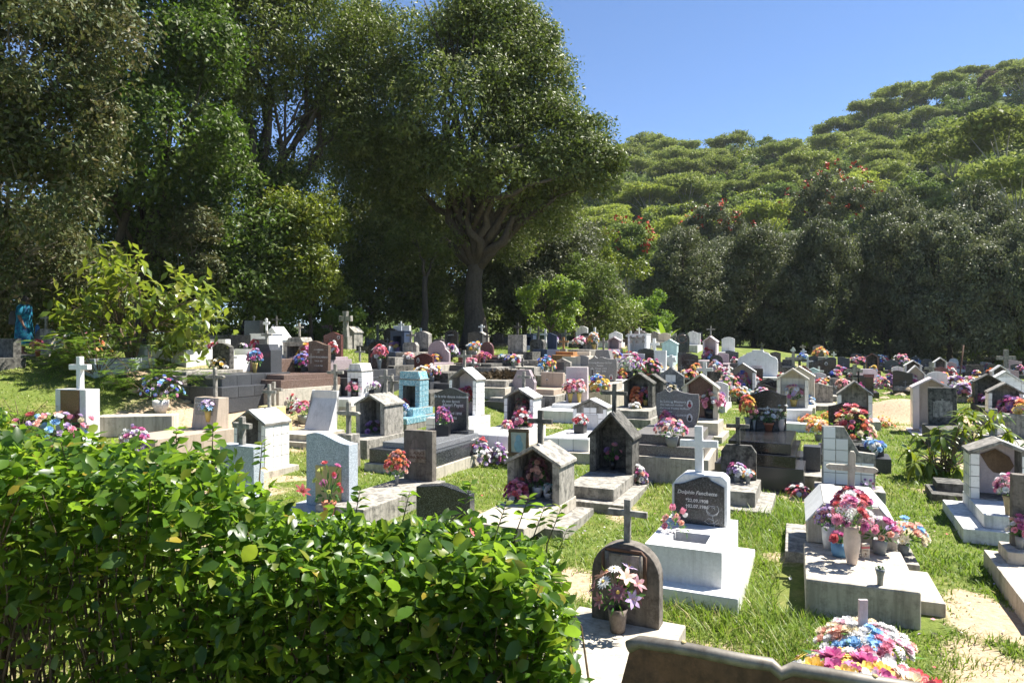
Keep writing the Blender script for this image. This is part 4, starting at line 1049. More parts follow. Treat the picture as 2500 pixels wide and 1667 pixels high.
# ---- more stones in the far rows, each placed beside something that can be named
LM = [('white scalloped wall', 'scallop'), ('cream tiled niche', 'creamtile'), ('white church-like tomb', 'whitechurch'), ('large black stone with oval photo', 'darkphoto'), ('pinkish round-topped slab', 'pinkarch'), ('white triangular gabled tomb', 'whitetri'),
      ('brown cursive stone', 'brownstone'), ('mauve cloud-shaped stone', 'mauve'), ('tall square block tomb', 'tallblock'), ('grey plaque stone', 'plaquestone'), ('lattice tomb', 'lattice'), ('turquoise tomb', 'turqt'), ('grey photo memorial', 'greyphoto'),
      ('lichened round stone', 'greyround'), ('orange kerb', 'orangekerb'), ('brown gabled tomb', 'brownhouse'), ('six-sided stone', 'hexgrey'), ('black ring stone', 'ringstone'), ('pale tile niche', 'whitetile4'), ('dark marble stone', 'darkmarble'), ('grey backed tiled niche', 'greytile')]
MN = dict(black='black', conc='grey concrete', concd='dark stained', grang='grey granite', whitew='white', granr='dark red', granp='mauve grey', slate='slate grey', marble='pale marble', tanl='cream')
used, FILL = set(), []
qf = random.Random(77)
occ = [(o.location.x, o.location.y) for o in C.objects if o.parent is None and o.get('category') in ('grave', 'cross')]
for k in range(3000):
    if len(FILL) >= 78:
        break
    d = qf.uniform(23, 47)
    px = qf.uniform(880, 2480)
    x = (px - CX) / F * d
    if min((x - a) ** 2 + (d - b) ** 2 for a, b in occ) < 1.45 ** 2 or (.75 * d - .66 * x > 25.5 and px < 1800) or (2085 < px < 2275 and d < 29):
        continue
    nm, key = min(LM, key=lambda l: (TOMB[l[1]][0].location.x - x) ** 2 + (TOMB[l[1]][4] - d) ** 2)
    lx, ly = TOMB[key][0].location.x, TOMB[key][4]
    rel = 'behind' if d - ly > 1.6 else 'in front of' if ly - d > 1.6 else 'left of' if x < lx else 'right of'
    m_ = qf.choice(['black', 'black', 'conc', 'concd', 'grang', 'whitew', 'whitew', 'whitew', 'granr', 'granp', 'marble', 'marble', 'tanl'])
    kind = qf.choice(['arch', 'ogee', 'flat', 'wave', 'peak', 'cross', 'house', 'round'])
    word = dict(arch='arched', ogee='wave-topped', flat='square', wave='sloping-topped', peak='pointed', house='gabled', round='round-topped', cross='cross')[kind]
    lab = ('small %s cross %s the %s' % (MN[m_], rel, nm)) if kind == 'cross' else 'small %s %s headstone %s the %s' % (MN[m_], word, rel, nm)
    if (rel, nm, word) in used or (rel, nm, MN[m_]) in used:
        continue
    used.add((rel, nm, word))
    used.add((rel, nm, MN[m_]))
    occ.append((x, d))
    s_ = F / d
    g = float(gz(x, d))
    pyb = HY + (CAMZ - g - .2) / d * F
    if kind == 'cross':
        X(lab, px, pyb, .5 * s_, .7 * s_, m_, W=.5, b=.2, t=.09 * s_)
    else:
        w_ = qf.uniform(.55, .8)
        if kind == 'house':
            Sh('fill%d' % k, lab, px, pyb, w_ * s_ * wfac(px), 1.0 * s_, .75 * s_, m_ if m_ not in ('black', 'slate') else 'concd', W=w_, depth=.45, tiers='far', back='concd')
        else:
            T('fill%d' % k, lab, px, pyb, w_ * s_ * wfac(px), qf.uniform(.55, .85) * s_, kind, m_, W=w_, tiers='far', th=.12, relief=(qf.uniform(-.25, .25), .45, .16 * s_, .24 * s_, 'iron2') if m_ in ('black', 'slate', 'granr') else None)
        FILL.append((lab.replace('small ', ''), px, d, w_))
print('BQ fill', len(FILL))
# ------------------------------------------------------------------ flowers
def petal_ring(n, r0, r1, wid, z0, z1, cup, ph=0.0, seg=2, tipw=.35):
    v, f = [], []
    for k in range(n):
        a = ph + k * 2 * math.pi / n
        ca, sa = math.cos(a), math.sin(a)
        b = len(v)
        for i in range(seg + 1):
            q = i / seg
            r = r0 + (r1 - r0) * q
            z = z0 + (z1 - z0) * q - cup * (q - .5) ** 2 * 4 * .0 + cup * q * q
            w = wid * (math.sin(math.pi * min(1, .25 + q * .62)) if i < seg else tipw)
            for e in (-1, 1):
                v.append((r * ca - e * w * sa, r * sa + e * w * ca, z + abs(e) * .0 + (.06 * wid if e > 0 else 0)))
        f += [(b + 2 * i, b + 2 * i + 1, b + 2 * i + 3, b + 2 * i + 2) for i in range(seg)]
    return v, f
def cat_(parts):
    V, Fc, MI = [], [], []
    for (v, f), mi in parts:
        n = len(V)
        V += v
        Fc += [tuple(i + n for i in q) for q in f]
        MI += [mi] * len(f)
    return V, Fc, MI
def ball(n=8, m=4, r=.2, z=.1, sq=.7):
    mb = MB().lathe([(r * math.sin(math.pi * (i + .3) / (m + .6)), z - r * sq * math.cos(math.pi * (i + .3) / (m + .6))) for i in range(m + 1)], n)
    return mb.v, [q for q in mb.f if len(q) == 4]
def fl_rose():
    return cat_([(petal_ring(5, .12, 1.0, .55, -.1, .15, .28, 0), 0), (petal_ring(5, .1, .78, .48, 0, .42, .22, .6), 0), (petal_ring(4, .08, .5, .36, .1, .66, .12, .2), 0), (petal_ring(3, .04, .24, .22, .2, .78, 0, .9), 0)])
def fl_carn():
    return cat_([(petal_ring(9, .1, 1.0, .34, .0, .1, .12, 0, 2, .26), 0), (petal_ring(9, .1, .86, .32, .1, .42, .05, .3, 2, .26), 0), (petal_ring(7, .08, .6, .28, .2, .68, 0, .1, 2, .24), 0), (petal_ring(5, .05, .3, .2, .3, .84, 0, .5, 2, .18), 0)])
def fl_daisy():
    return cat_([(petal_ring(13, .15, 1.0, .17, .1, .12, -.12, 0, 2, .10), 0), (petal_ring(11, .12, .7, .15, .14, .28, -.06, .2, 2, .09), 0), (ball(8, 3, .22, .2), 1)])
def fl_lily():
    return cat_([(petal_ring(6, .05, 1.15, .24, .0, .75, -.45, 0, 3, .03), 0), (petal_ring(4, .02, .32, .03, .1, .7, 0, .4, 1, .05), 1)])
def fl_tulip():
    return cat_([(petal_ring(4, .15, .52, .5, -.4, .75, -.1, 0, 3, .16), 0), (petal_ring(3, .12, .42, .46, -.4, .85, -.1, .8, 3, .14), 0)])
def fl_hyd():
    parts = []
    for k in range(16):
        th, ph = math.acos(1 - 1.25 * (k + .5) / 16), k * 2.4
        v, f = petal_ring(4, .02, .33, .15, 0, .06, 0, k, 1, .14)
        m = Matrix.Translation((.75 * math.sin(th) * math.cos(ph), .75 * math.sin(th) * math.sin(ph), .6 * math.cos(th))) @ Matrix.Rotation(ph, 4, 'Z') @ Matrix.Rotation(th, 4, 'Y')
        parts.append((([tuple(m @ Vector(p)) for p in v], f), 0))
    return cat_(parts)
FT = dict(rose=fl_rose(), carn=fl_carn(), daisy=fl_daisy(), lily=fl_lily(), tulip=fl_tulip(), hyd=fl_hyd())
FM = {}
def flower_mesh(kind, col):
    if (kind, col) not in FM:
        v, f, mi = FT[kind]
        me = bpy.data.meshes.new('flower')
        me.from_pydata(v, [], f)
        me.materials.append(M['p_' + col])
        me.materials.append(M['p_yel' if col != 'yel' else 'p_bro'])
        me.polygons.foreach_set('material_index', mi)
        me.polygons.foreach_set('use_smooth', [True] * len(f))
        me.update()
        FM[(kind, col)] = me
    return FM[(kind, col)]
def leaf_quads(n, spread, hgt, size, seed):
    r = np.random.default_rng(seed)
    d = r.normal(size=(n, 3))
    d[:, 2] = np.abs(d[:, 2]) * .6 - .1
    d /= np.linalg.norm(d, axis=1)[:, None]
    c = d * r.uniform(.25, 1, (n, 1)) * [spread, spread, hgt]
    return leaves_geo(c, d + r.normal(size=(n, 3)) * .35, r.normal(size=(n, 3)) * .6 + [0, 0, 1], size * r.uniform(.7, 1.3, n), size * .42 * r.uniform(.7, 1.2, n), .15)
def leaves_geo(c, ax, up, L, Wd, fold=.2, droop=0.0):
    """folded diamond leaves; returns v (4N,3), f (2N,3)"""
    ax = ax / (np.linalg.norm(ax, axis=1)[:, None] + 1e-9)
    if droop:
        ax = ax - [0, 0, droop]
        ax /= np.linalg.norm(ax, axis=1)[:, None] + 1e-9
    s = np.cross(ax, up)
    s /= np.linalg.norm(s, axis=1)[:, None] + 1e-9
    n = np.cross(s, ax)
    L, Wd = np.asarray(L)[:, None], np.asarray(Wd)[:, None]
    m = c + ax * L * .45 + n * Wd * fold
    v = np.stack([c, m + s * Wd * .5, c + ax * L, m - s * Wd * .5], 1).reshape(-1, 3)
    i = np.arange(len(c))[:, None] * 4
    f = np.concatenate([i + [0, 1, 2], i + [0, 2, 3]], 1).reshape(-1, 3)
    return v, f
FOL = []
for k in range(4):
    v, f = leaf_quads(46, 1, 1, .42, k)
    FOL.append(npmesh('leaf_spray', v, f, [M['fleaf']], np.repeat(np.random.default_rng(k).random(46), 2)))

PAL = dict(
    pinkmix=['pink', 'pink', 'pea', 'mag', 'whi', 'lbl', 'cre', 'lil', 'red'], bluepur=['blu', 'blu', 'lbl', 'lbl', 'lil', 'pur', 'mag', 'whi'], purwhi=['pur', 'whi', 'lil', 'whi', 'mag'], grayblue=['lbl', 'blu', 'lil'],
    red=['red', 'red', 'mag'], multi=['pink', 'whi', 'blu', 'red', 'yel', 'lil', 'mag', 'whi'], cream=['cre', 'yel', 'whi', 'bro'], purpink=['pur', 'pink', 'lbl', 'mag', 'lil'], purblue=['pur', 'mag', 'lil', 'blu', 'red'],
    yelred=['yel', 'yel', 'ora', 'red', 'whi', 'mag'], pinkred=['pink', 'red', 'whi', 'mag'], redora=['red', 'ora', 'red', 'whi', 'pink'], pink=['pink', 'pink', 'mag', 'pea', 'whi'], purple=['pur', 'lil', 'mar'], yelpur=['yel', 'pur', 'ora'],
    blue=['blu', 'lbl', 'whi'], peach=['pea', 'pink', 'whi', 'pea'], whiyel=['whi', 'yel', 'ora', 'whi'], whilil=['whi', 'lil', 'pur', 'red', 'whi'], whimix=['whi', 'yel', 'lbl', 'ora', 'whi', 'pink'], mag=['mag', 'mag', 'pur', 'pink'],
    brored=['bro', 'red', 'pea', 'mar', 'mar'], redwhi=['red', 'whi', 'whi', 'red'], orared=['ora', 'ora', 'red', 'pea', 'mar'], yelrose=['lim', 'lim', 'red', 'red', 'mag'], dull=['mar', 'mar', 'bro', 'pea'], whipink=['whi', 'pink', 'whi', 'pea', 'mag', 'lil'],
    blueyel=['lbl', 'lbl', 'yel', 'red', 'blu', 'yel'], turq=['tur', 'tur', 'whi'], white=['whi', 'whi', 'cre'], redyel=['red', 'red', 'ora', 'yel', 'lim'], lilym=['whi', 'pea', 'mar', 'mar', 'lil'], yelora=['yel', 'ora', 'pea', 'yel'],
    pastel=['cre', 'pea', 'lbl', 'lil', 'yel', 'lim', 'pink'], orange=['ora', 'ora', 'red'], bedred=['red', 'red', 'red', 'cre', 'lim', 'pea', 'ora', 'pink'], wreath2=['whi', 'ppk', 'whi', 'pea', 'cre', 'plil', 'whi', 'ppk', 'cre', 'pea', 'whi', 'lbl', 'pink'], wreath=['mag', 'whi', 'pink', 'mag', 'blu', 'whi', 'yel', 'lil', 'whi', 'pink'], yellow=['yel', 'yel', 'ora', 'cre'])
DGR = bpy.context.evaluated_depsgraph_get
bpy.context.view_layer.update()
DG = DGR()
def stand(px, py):
    """the surface seen at (px,py); moves off upright faces to the ledge in front of them"""
    dr = Vector(((px - CX) / F, 1, -(py - HY) / F)).normalized()
    hit, loc, nor, _, ob, _ = S.ray_cast(DG, Vector((0, 0, CAMZ)), dr)
    if not hit:
        d = onground(px, py) or 40
        return Vector(((px - CX) / F * d, d, float(gz((px - CX) / F * d, d))))
    if nor.z < .6:
        p = loc - Vector((dr.x, dr.y, 0)).normalized() * .09
        h2, l2, n2, _, ob2, _ = S.ray_cast(DG, p + Vector((0, 0, .03)), Vector((0, 0, -1)))
        if h2:
            loc = l2
    return loc
def pot_part(r, kind, R_, H):
    """flower pots and vases: profile per kind"""
    pr = dict(terra=('terra', [(.62, 0), (.86, .78), (1.0, .78), (1.0, 1.0), (.9, 1.0), (.84, .86)]), gold=('goldpot', [(.55, 0), (.78, .55), (.9, .82), (1, 1), (.9, 1), (.8, .8)]),
              grey=('greypot', [(.68, 0), (.9, .6), (1, 1), (.92, 1), (.85, .8)]), black=('blackpot', [(.8, 0), (.9, .5), (1, 1), (.9, 1), (.85, .8)]), white=('whitepot', [(.62, 0), (.95, .55), (1, 1), (.9, 1), (.84, .8)]),
              vase=('beigepot', [(.45, 0), (.55, .03), (.85, .4), (.95, .62), (.82, .88), (.86, 1), (.74, 1), (.7, .85)]), gvase=('greypot', [(.55, 0), (.6, .5), (.85, .8), (1, 1), (.88, 1), (.7, .75)]), bark=('barkpot', [(.7, 0), (.78, .3), (.9, .7), (1.0, 1), (.88, .98), (.8, .7)]),
              blue=('bluepot', [(.8, 0), (.95, .3), (1, 1), (.92, 1), (.9, .8)]), wick=('wicker', [(.5, 0), (.62, .4), (.85, .85), (1, 1), (.9, 1), (.8, .8)]))
    if kind == 'cube':
        return MB().box(-R_, R_, -R_, R_, 0, H).obj('pot', M['blackpot'], r, bev=.006)
    mt, p = pr[kind]
    o = MB().lathe([(a * R_, b * H) for a, b in p], 18, .03 if kind == 'bark' else 0).obj('pot', M[mt], r, smooth=True)
    MB().lathe([(R_ * .85, H * .86), (R_ * .2, H * .9)], 12).obj('soil', M['soil'], r)
    return o
def B(label, px, py, w, h, pal, pot=None, kinds=('rose', 'carn', 'daisy'), fs=.050, group=None, potw=None, poth=.4, flat=1.0, n=None, name='bouquet', D=None, on=None, dy=.2):
    if on:
        tr, d0 = TOMB[on][0], TOMB[on][4] + dy
        p = Vector(((px - CX) / F * d0, d0, tr.location.z + TOMB[on][3] + .021))
    elif D:
        x_ = (px - CX) / F * D
        h_ = S.ray_cast(DG, Vector((x_, D, float(gz(x_, D)) + 1.0)), Vector((0, 0, -1)))
        p = Vector((x_, D, h_[1].z if h_[0] else float(gz(x_, D))))
    else:
        p = stand(px, py)
    d = p.y
    s = d / F
    w_, h_ = w * s, h * s
    r = empty(name, label, 'flowers', p, RG.uniform(0, 6))
    if group:
        r['group'] = group
    H = 0
    if pot:
        H = h_ * poth
        R_ = (potw * s / 2) if potw else min(w_ * .24, H * .55)
        pot_part(r, pot, R_, H)
    base = H * .9
    rx, rz = w_ / 2, (h_ - base) * .62
    cz = base + (h_ - base) * (.38 if pot else .12)
    rz = h_ - cz
    q = link('leaves', RG.choice(FOL), r, (0, 0, base + (cz - base) * .4), (0, 0, RG.uniform(0, 6)), (rx * .95, rx * .8 * flat, (h_ - base) * .8))
    if pot:
        mb = MB()
        for k in range(6):
            a = k * 1.05 + RG.random()
            mb.tube([(0, 0, H * .8), (rx * .3 * math.cos(a), rx * .3 * math.sin(a), cz), (rx * .6 * math.cos(a), rx * .6 * math.sin(a), cz + rz * .3)], .004, 4)
        mb.obj('stems', M['fleaf'], r)
    fs = min(fs, max(rx * .75, .02))
    n = n or int(min(46, max(5, 2.6 * (rx * max(rz, rx * .5)) / fs ** 2)))
    cols = PAL[pal]
    single = d < 19
    V, Fc, MI, mats = [], [], [], []
    for k in range(n):
        t_ = (k + .5) / n
        zz = 1 - t_ * (1.25 if pot else 1.0)
        rr = math.sqrt(max(0, 1 - zz * zz))
        a = k * 2.39996 + RG.uniform(-.35, .35)
        g = RG.uniform(.78, 1.06)
        pos = Vector((rx * rr * math.cos(a) * g, rx * rr * math.sin(a) * g * flat, cz + rz * zz * g))
        if not pot and pos.z < .02:
            pos.z = RG.uniform(.02, .06)
        nor = Vector((rr * math.cos(a), rr * math.sin(a), zz + .35)).normalized()
        rot = nor.to_track_quat('Z', 'Y').to_euler()
        size = fs * RG.uniform(.8, 1.25)
        col = cols[(k * 7 + RG.randrange(3)) % len(cols)]
        kind = RG.choice(kinds)
        if single:
            link('flower', flower_mesh(kind, col), r, pos, rot, size)
        else:
            v, f, mi = FT[kind]
            m = Matrix.LocRotScale(pos, rot, Vector((size,) * 3))
            b0 = len(V)
            V += [tuple(m @ Vector(c)) for c in v]
            Fc += [tuple(i + b0 for i in c) for c in f]
            for j in mi:
                key = 'p_' + col if j == 0 else 'p_yel'
                if key not in mats:
                    mats.append(key)
                MI.append(mats.index(key))
    if not single:
        me = bpy.data.meshes.new('blooms')
        me.from_pydata(V, [], Fc)
        for key in mats:
            me.materials.append(M[key])
        me.polygons.foreach_set('material_index', MI)
        me.update()
        o = link('blooms', me, r)
        o['kind'] = 'stuff'
    return r

# near, right of centre
B('faded white and maroon silk lilies in a bark-patterned pot on the nearest plinth', 1508, 1541, 118, 165, 'lilym', 'bark', ('lily', 'lily', 'daisy'), .062, potw=50, poth=.36, n=15)
B('peach and red silk roses lying on the white planter tomb', 1652, 1302, 66, 58, 'peach', None, ('rose', 'tulip'), .052, n=9, flat=.7, on='dolphin', dy=-.24)
B('red and rose blooms in the tall beige vase on the long pale tomb', 2080, 1376, 92, 158, 'pinkred', 'vase', ('carn', 'hyd'), .052, potw=42, poth=.60)
B('dull purple bunch in a pale tin, left of the tall beige vase', 2022, 1340, 66, 105, 'purple', 'white', ('tulip', 'daisy'), .032, potw=30, poth=.55)
B('red bloom in a small blue basket beside the tall beige vase', 2050, 1356, 42, 56, 'red', 'blue', ('rose',), .045, potw=40, poth=.62, n=4)
B('white and pink tulip shapes in a grey bucket, right of the tall beige vase', 2148, 1352, 74, 88, 'whipink', 'grey', ('tulip', 'rose'), .05, potw=36, poth=.42)
B('sprawling cream, peach and turquoise blooms at the right side of the long pale tomb', 2205, 1352, 100, 84, 'pastel', 'grey', ('rose', 'daisy', 'lily'), .045, potw=30, poth=.3)
B('small glass of moss on the long pale tomb', 2149, 1427, 22, 52, 'lim' if 0 else 'cream', 'gvase', ('daisy',), .010, potw=24, poth=.78, n=5)
B('magenta, green and gold blooms behind the leaning blunt cross', 2080, 1204, 84, 42, 'pinkred', None, ('rose', 'carn'), .045)
B('lilac ribbon blooms at the right behind the leaning blunt cross', 2120, 1182, 32, 24, 'purple', None, ('lily', 'tulip'), .035, n=6)
B('large heap of red and cream blooms before the black wave-topped stone', 2082, 1072, 96, 82, 'bedred', None, ('rose', 'lily', 'carn'), .075)
B('yellow lilies and pale pink roses left of the red heap', 1998, 1076, 52, 54, 'yelora', 'grey', ('lily', 'rose'), .065, poth=.3)
B('cobalt blue silk roses beside the white flared cross', 2136, 1092, 40, 40, 'blue', 'white', ('rose', 'carn'), .055, poth=.35)
B('small scatter of red and pink blooms in the grass beside the black slab', 1948, 1152, 56, 26, 'pinkred', None, ('carn', 'daisy'), .04)
B('white and purple bunch on the clipped-corner tomb', 1799, 1176, 44, 46, 'purwhi', 'grey', ('carn', 'rose'), .04, poth=.3)
B('pale blue and white blooms with a stone jar on the clipped-corner tomb', 1826, 1180, 36, 34, 'whimix', 'gvase', ('daisy', 'lily'), .04, poth=.55)
B('dusty red silk flowers hanging in the stained grey niche', 1312, 1228, 50, 96, 'dull', 'white', ('carn', 'rose'), .045, potw=26, poth=.26, on='niche1', dy=.3)
B('small pale green succulent bunch in a white bowl in the stained grey niche', 1338, 1230, 28, 34, 'turq', 'white', ('rose',), .025, potw=22, poth=.42, on='niche1', dy=.2)
B('single magenta spray in the dark steep-roofed niche', 1496, 1152, 44, 66, 'mag', 'black', ('carn', 'hyd'), .05, potw=16, poth=.3, n=6, on='niche2', dy=.22)
B('dense white, pink and red arrangement in a grey-blue bowl before the shield stone', 1640, 1089, 74, 66, 'whipink', 'grey', ('rose', 'carn', 'daisy'), .045, potw=34, poth=.38)
B('small pink and white bunch left of the shield stone slab', 1560, 1068, 38, 40, 'whipink', None, ('rose', 'carn'), .042)
B('big pink rose bouquet in a dark pot at the tan niche tomb', 1737, 1020, 60, 66, 'pink', 'black', ('rose', 'carn'), .065, potw=36, poth=.36)
B('red and yellow silk carnations in a tall glass vase beside the glossy black headstone', 1826, 1047, 36, 82, 'redyel', 'gvase', ('carn', 'rose'), .042, potw=20, poth=.36)
B('peach hydrangea leaning from the glass vase beside the glossy black headstone', 1842, 1049, 26, 50, 'peach', 'gvase', ('hyd',), .05, potw=8, poth=.5, n=3)
B('white chrysanthemums in the terracotta pot before the glossy black headstone', 1877, 1050, 34, 52, 'white', 'terra', ('carn', 'daisy'), .05, potw=24, poth=.36, n=8)
B('white carnations in a stone vase at the right of the glossy black headstone', 1908, 1051, 28, 64, 'white', 'vase', ('carn', 'hyd'), .045, potw=17, poth=.46, n=9)
B('bright pink bouquet in a wicker vase before the dirty tiled niche', 2462, 1256, 52, 98, 'pink', 'wick', ('carn', 'hyd'), .042, potw=26, poth=.48)
B('pale pink roses at the dark upright stone, right edge', 2490, 1330, 44, 78, 'pink', 'grey', ('rose',), .04, potw=20, poth=.4)
# left
B('large mixed pink, peach and blue bouquet before the maroon-faced tomb', 128, 1082, 172, 104, 'pinkmix', 'terra', ('rose', 'carn', 'tulip'), .075, potw=80, poth=.25)
B('round blue and purple bouquet in a white bucket on the weedy mound', 392, 1006, 106, 92, 'bluepur', 'white', ('daisy', 'rose', 'lily'), .05, potw=38, poth=.32)
B('trailing purple and white blooms with pale leaves, just above the hedge', 330, 1078, 66, 96, 'purwhi', 'wick', ('rose', 'tulip'), .055, poth=.25)
B('grey-blue blooms in a yellow pot beside the round-armed cross', 508, 972, 42, 54, 'grayblue', 'gold', ('lily', 'daisy'), .05, potw=18, poth=.5)
B('red blooms in terracotta on the tomb beside the woman', 92, 872, 26, 42, 'red', 'terra', ('rose',), .055, poth=.4)
B('wide white, blue and magenta heap behind the feathery shrub', 190, 872, 132, 62, 'whimix', None, ('rose', 'daisy', 'lily'), .09, D=19.5)
B('wilted yellow and white bunch before the dark arched stone', 536, 899, 44, 28, 'cream', None, ('rose', 'carn'), .05)
B('purple, pink and blue bunch in two gold pots on the slate tomb', 622, 909, 34, 56, 'purpink', 'gold', ('tulip', 'rose'), .055, potw=14, poth=.42)
B('magenta and blue bunch in a black box pot left of the brown headstone', 738, 900, 38, 56, 'purblue', 'cube', ('rose', 'carn'), .055, potw=24, poth=.34)
B('red spray in a white pot inside the bright white niche', 621, 853, 18, 36, 'red', 'white', ('rose',), .06, poth=.35, on='whitebig', dy=.15)
B('yellow and orange heap with white blooms before the yellowish headstone', 752, 838, 46, 34, 'yelred', None, ('rose', 'daisy'), .085)
B('red and sky blue bunch left of the yellowish headstone', 738, 820, 14, 26, 'redora', None, ('rose',), .07, n=5)
B('pink and red blooms before the small maroon headstone', 795, 818, 24, 22, 'pinkred', None, ('rose',), .08)
B('tall red, white and orange spray right of the brown headstone', 812, 872, 24, 44, 'redora', 'cube', ('rose', 'carn'), .06, poth=.3)
B('deep pink bouquet on the black slab behind the narrow tiled niche', 864, 896, 34, 34, 'pink', 'black', ('rose', 'carn'), .06)
B('lilac and white bouquet right of the narrow tiled niche', 906, 897, 38, 36, 'purwhi', 'black', ('rose', 'daisy'), .055)
B('tall pink and red bouquet in a grey vase before the black oval-photo stone', 926, 901, 34, 60, 'pinkred', 'gvase', ('rose', 'lily'), .062, potw=15, poth=.42)
B('yellow, purple and orange blooms in the dark blue tomb', 960, 841, 30, 20, 'yelpur', None, ('rose',), .08, on='navyb', dy=.12)
B('red tulips in a black pot behind the white marble wedge', 710, 992, 26, 48, 'red', 'black', ('tulip', 'rose'), .045, poth=.3, n=7)
B('pink, red and orange bouquet in grey pots on the marble wedge step', 740, 1033, 60, 56, 'pinkred', 'grey', ('rose', 'carn', 'tulip'), .055, potw=28, poth=.36)
B('purple and lilac blooms lying in the light grey niche tomb', 910, 1059, 44, 32, 'purple', None, ('rose', 'carn'), .06, n=9, on='greyshrine', dy=.25)
B('small blue blooms at the foot of the narrow tiled niche', 842, 974, 18, 14, 'blue', None, ('daisy',), .04, n=5)
B('white and violet bunch left of the bright white niche', 594, 848, 20, 24, 'whilil', 'black', ('daisy',), .06)
B('pale pink blooms on the white low tomb, far left row', 522, 830, 22, 20, 'pinkred', None, ('rose',), .06)
B('red and yellow silk roses with dry leaves before the gilt panel', 803, 1240, 66, 128, 'yelrose', 'terra', ('rose', 'tulip'), .05, potw=36, poth=.26, n=10)
B('orange roses with a dusky purple ball in a slim vase at the brown headstone', 969, 1181, 56, 80, 'orared', 'gvase', ('rose', 'hyd', 'carn'), .042, potw=14, poth=.26)
B('magenta spray in a black box vase before the polished dark headstone', 1083, 1062, 42, 70, 'mag', 'cube', ('tulip', 'lily', 'rose'), .042, potw=30, poth=.36)
B('tall red flowers in a gold vase inside the white tiled niche', 1135, 1009, 36, 66, 'red', 'gold', ('rose', 'carn'), .06, potw=13, poth=.38, on='tileshrine2', dy=.22)
B('white and pale blue posy in a white cup on the blue tiled step', 988, 997, 22, 32, 'blue', 'white', ('daisy', 'lily'), .04, potw=9, poth=.42)
B('dried brown-red dome bouquet in a grey vase inside the tiled niche', 1276, 1040, 36, 64, 'brored', 'gvase', ('carn', 'daisy'), .055, potw=14, poth=.34, on='tileshrine3', dy=.2)
B('fallen pink and lilac posy on the white tiled slab', 1238, 1045, 26, 19, 'pink', None, ('rose',), .04)
B('red, white and pink spray at the grey six-sided stone', 1277, 958, 50, 46, 'pinkred', None, ('tulip', 'rose', 'carn'), .065)
B('dried stems with pink and plum blooms in yellow pots on the white slab', 1392, 982, 40, 56, 'pinkred', 'gold', ('rose', 'carn', 'lily'), .055, potw=14, poth=.40)
B('pale pink and orange blooms in the right yellow pot on the white slab', 1414, 982, 30, 56, 'peach', 'gold', ('rose', 'lily'), .055, potw=13, poth=.42)
B('red and white posy in a black cube pot on the white tiled slab', 1417, 1056, 36, 44, 'redwhi', 'cube', ('rose', 'carn'), .038, potw=25, poth=.48)
B('white daisies and violet blooms in the grass, left of the framed portrait', 1172, 1136, 60, 70, 'whilil', None, ('daisy', 'lily', 'carn'), .055)
B('pale pink and plum bunch behind the framed portrait flowers', 1217, 1118, 40, 54, 'purwhi', None, ('carn', 'rose'), .045)
B('crimson and pink bunch in the grass below the framed portrait', 1262, 1124, 58, 50, 'pinkred', None, ('rose', 'carn'), .045)
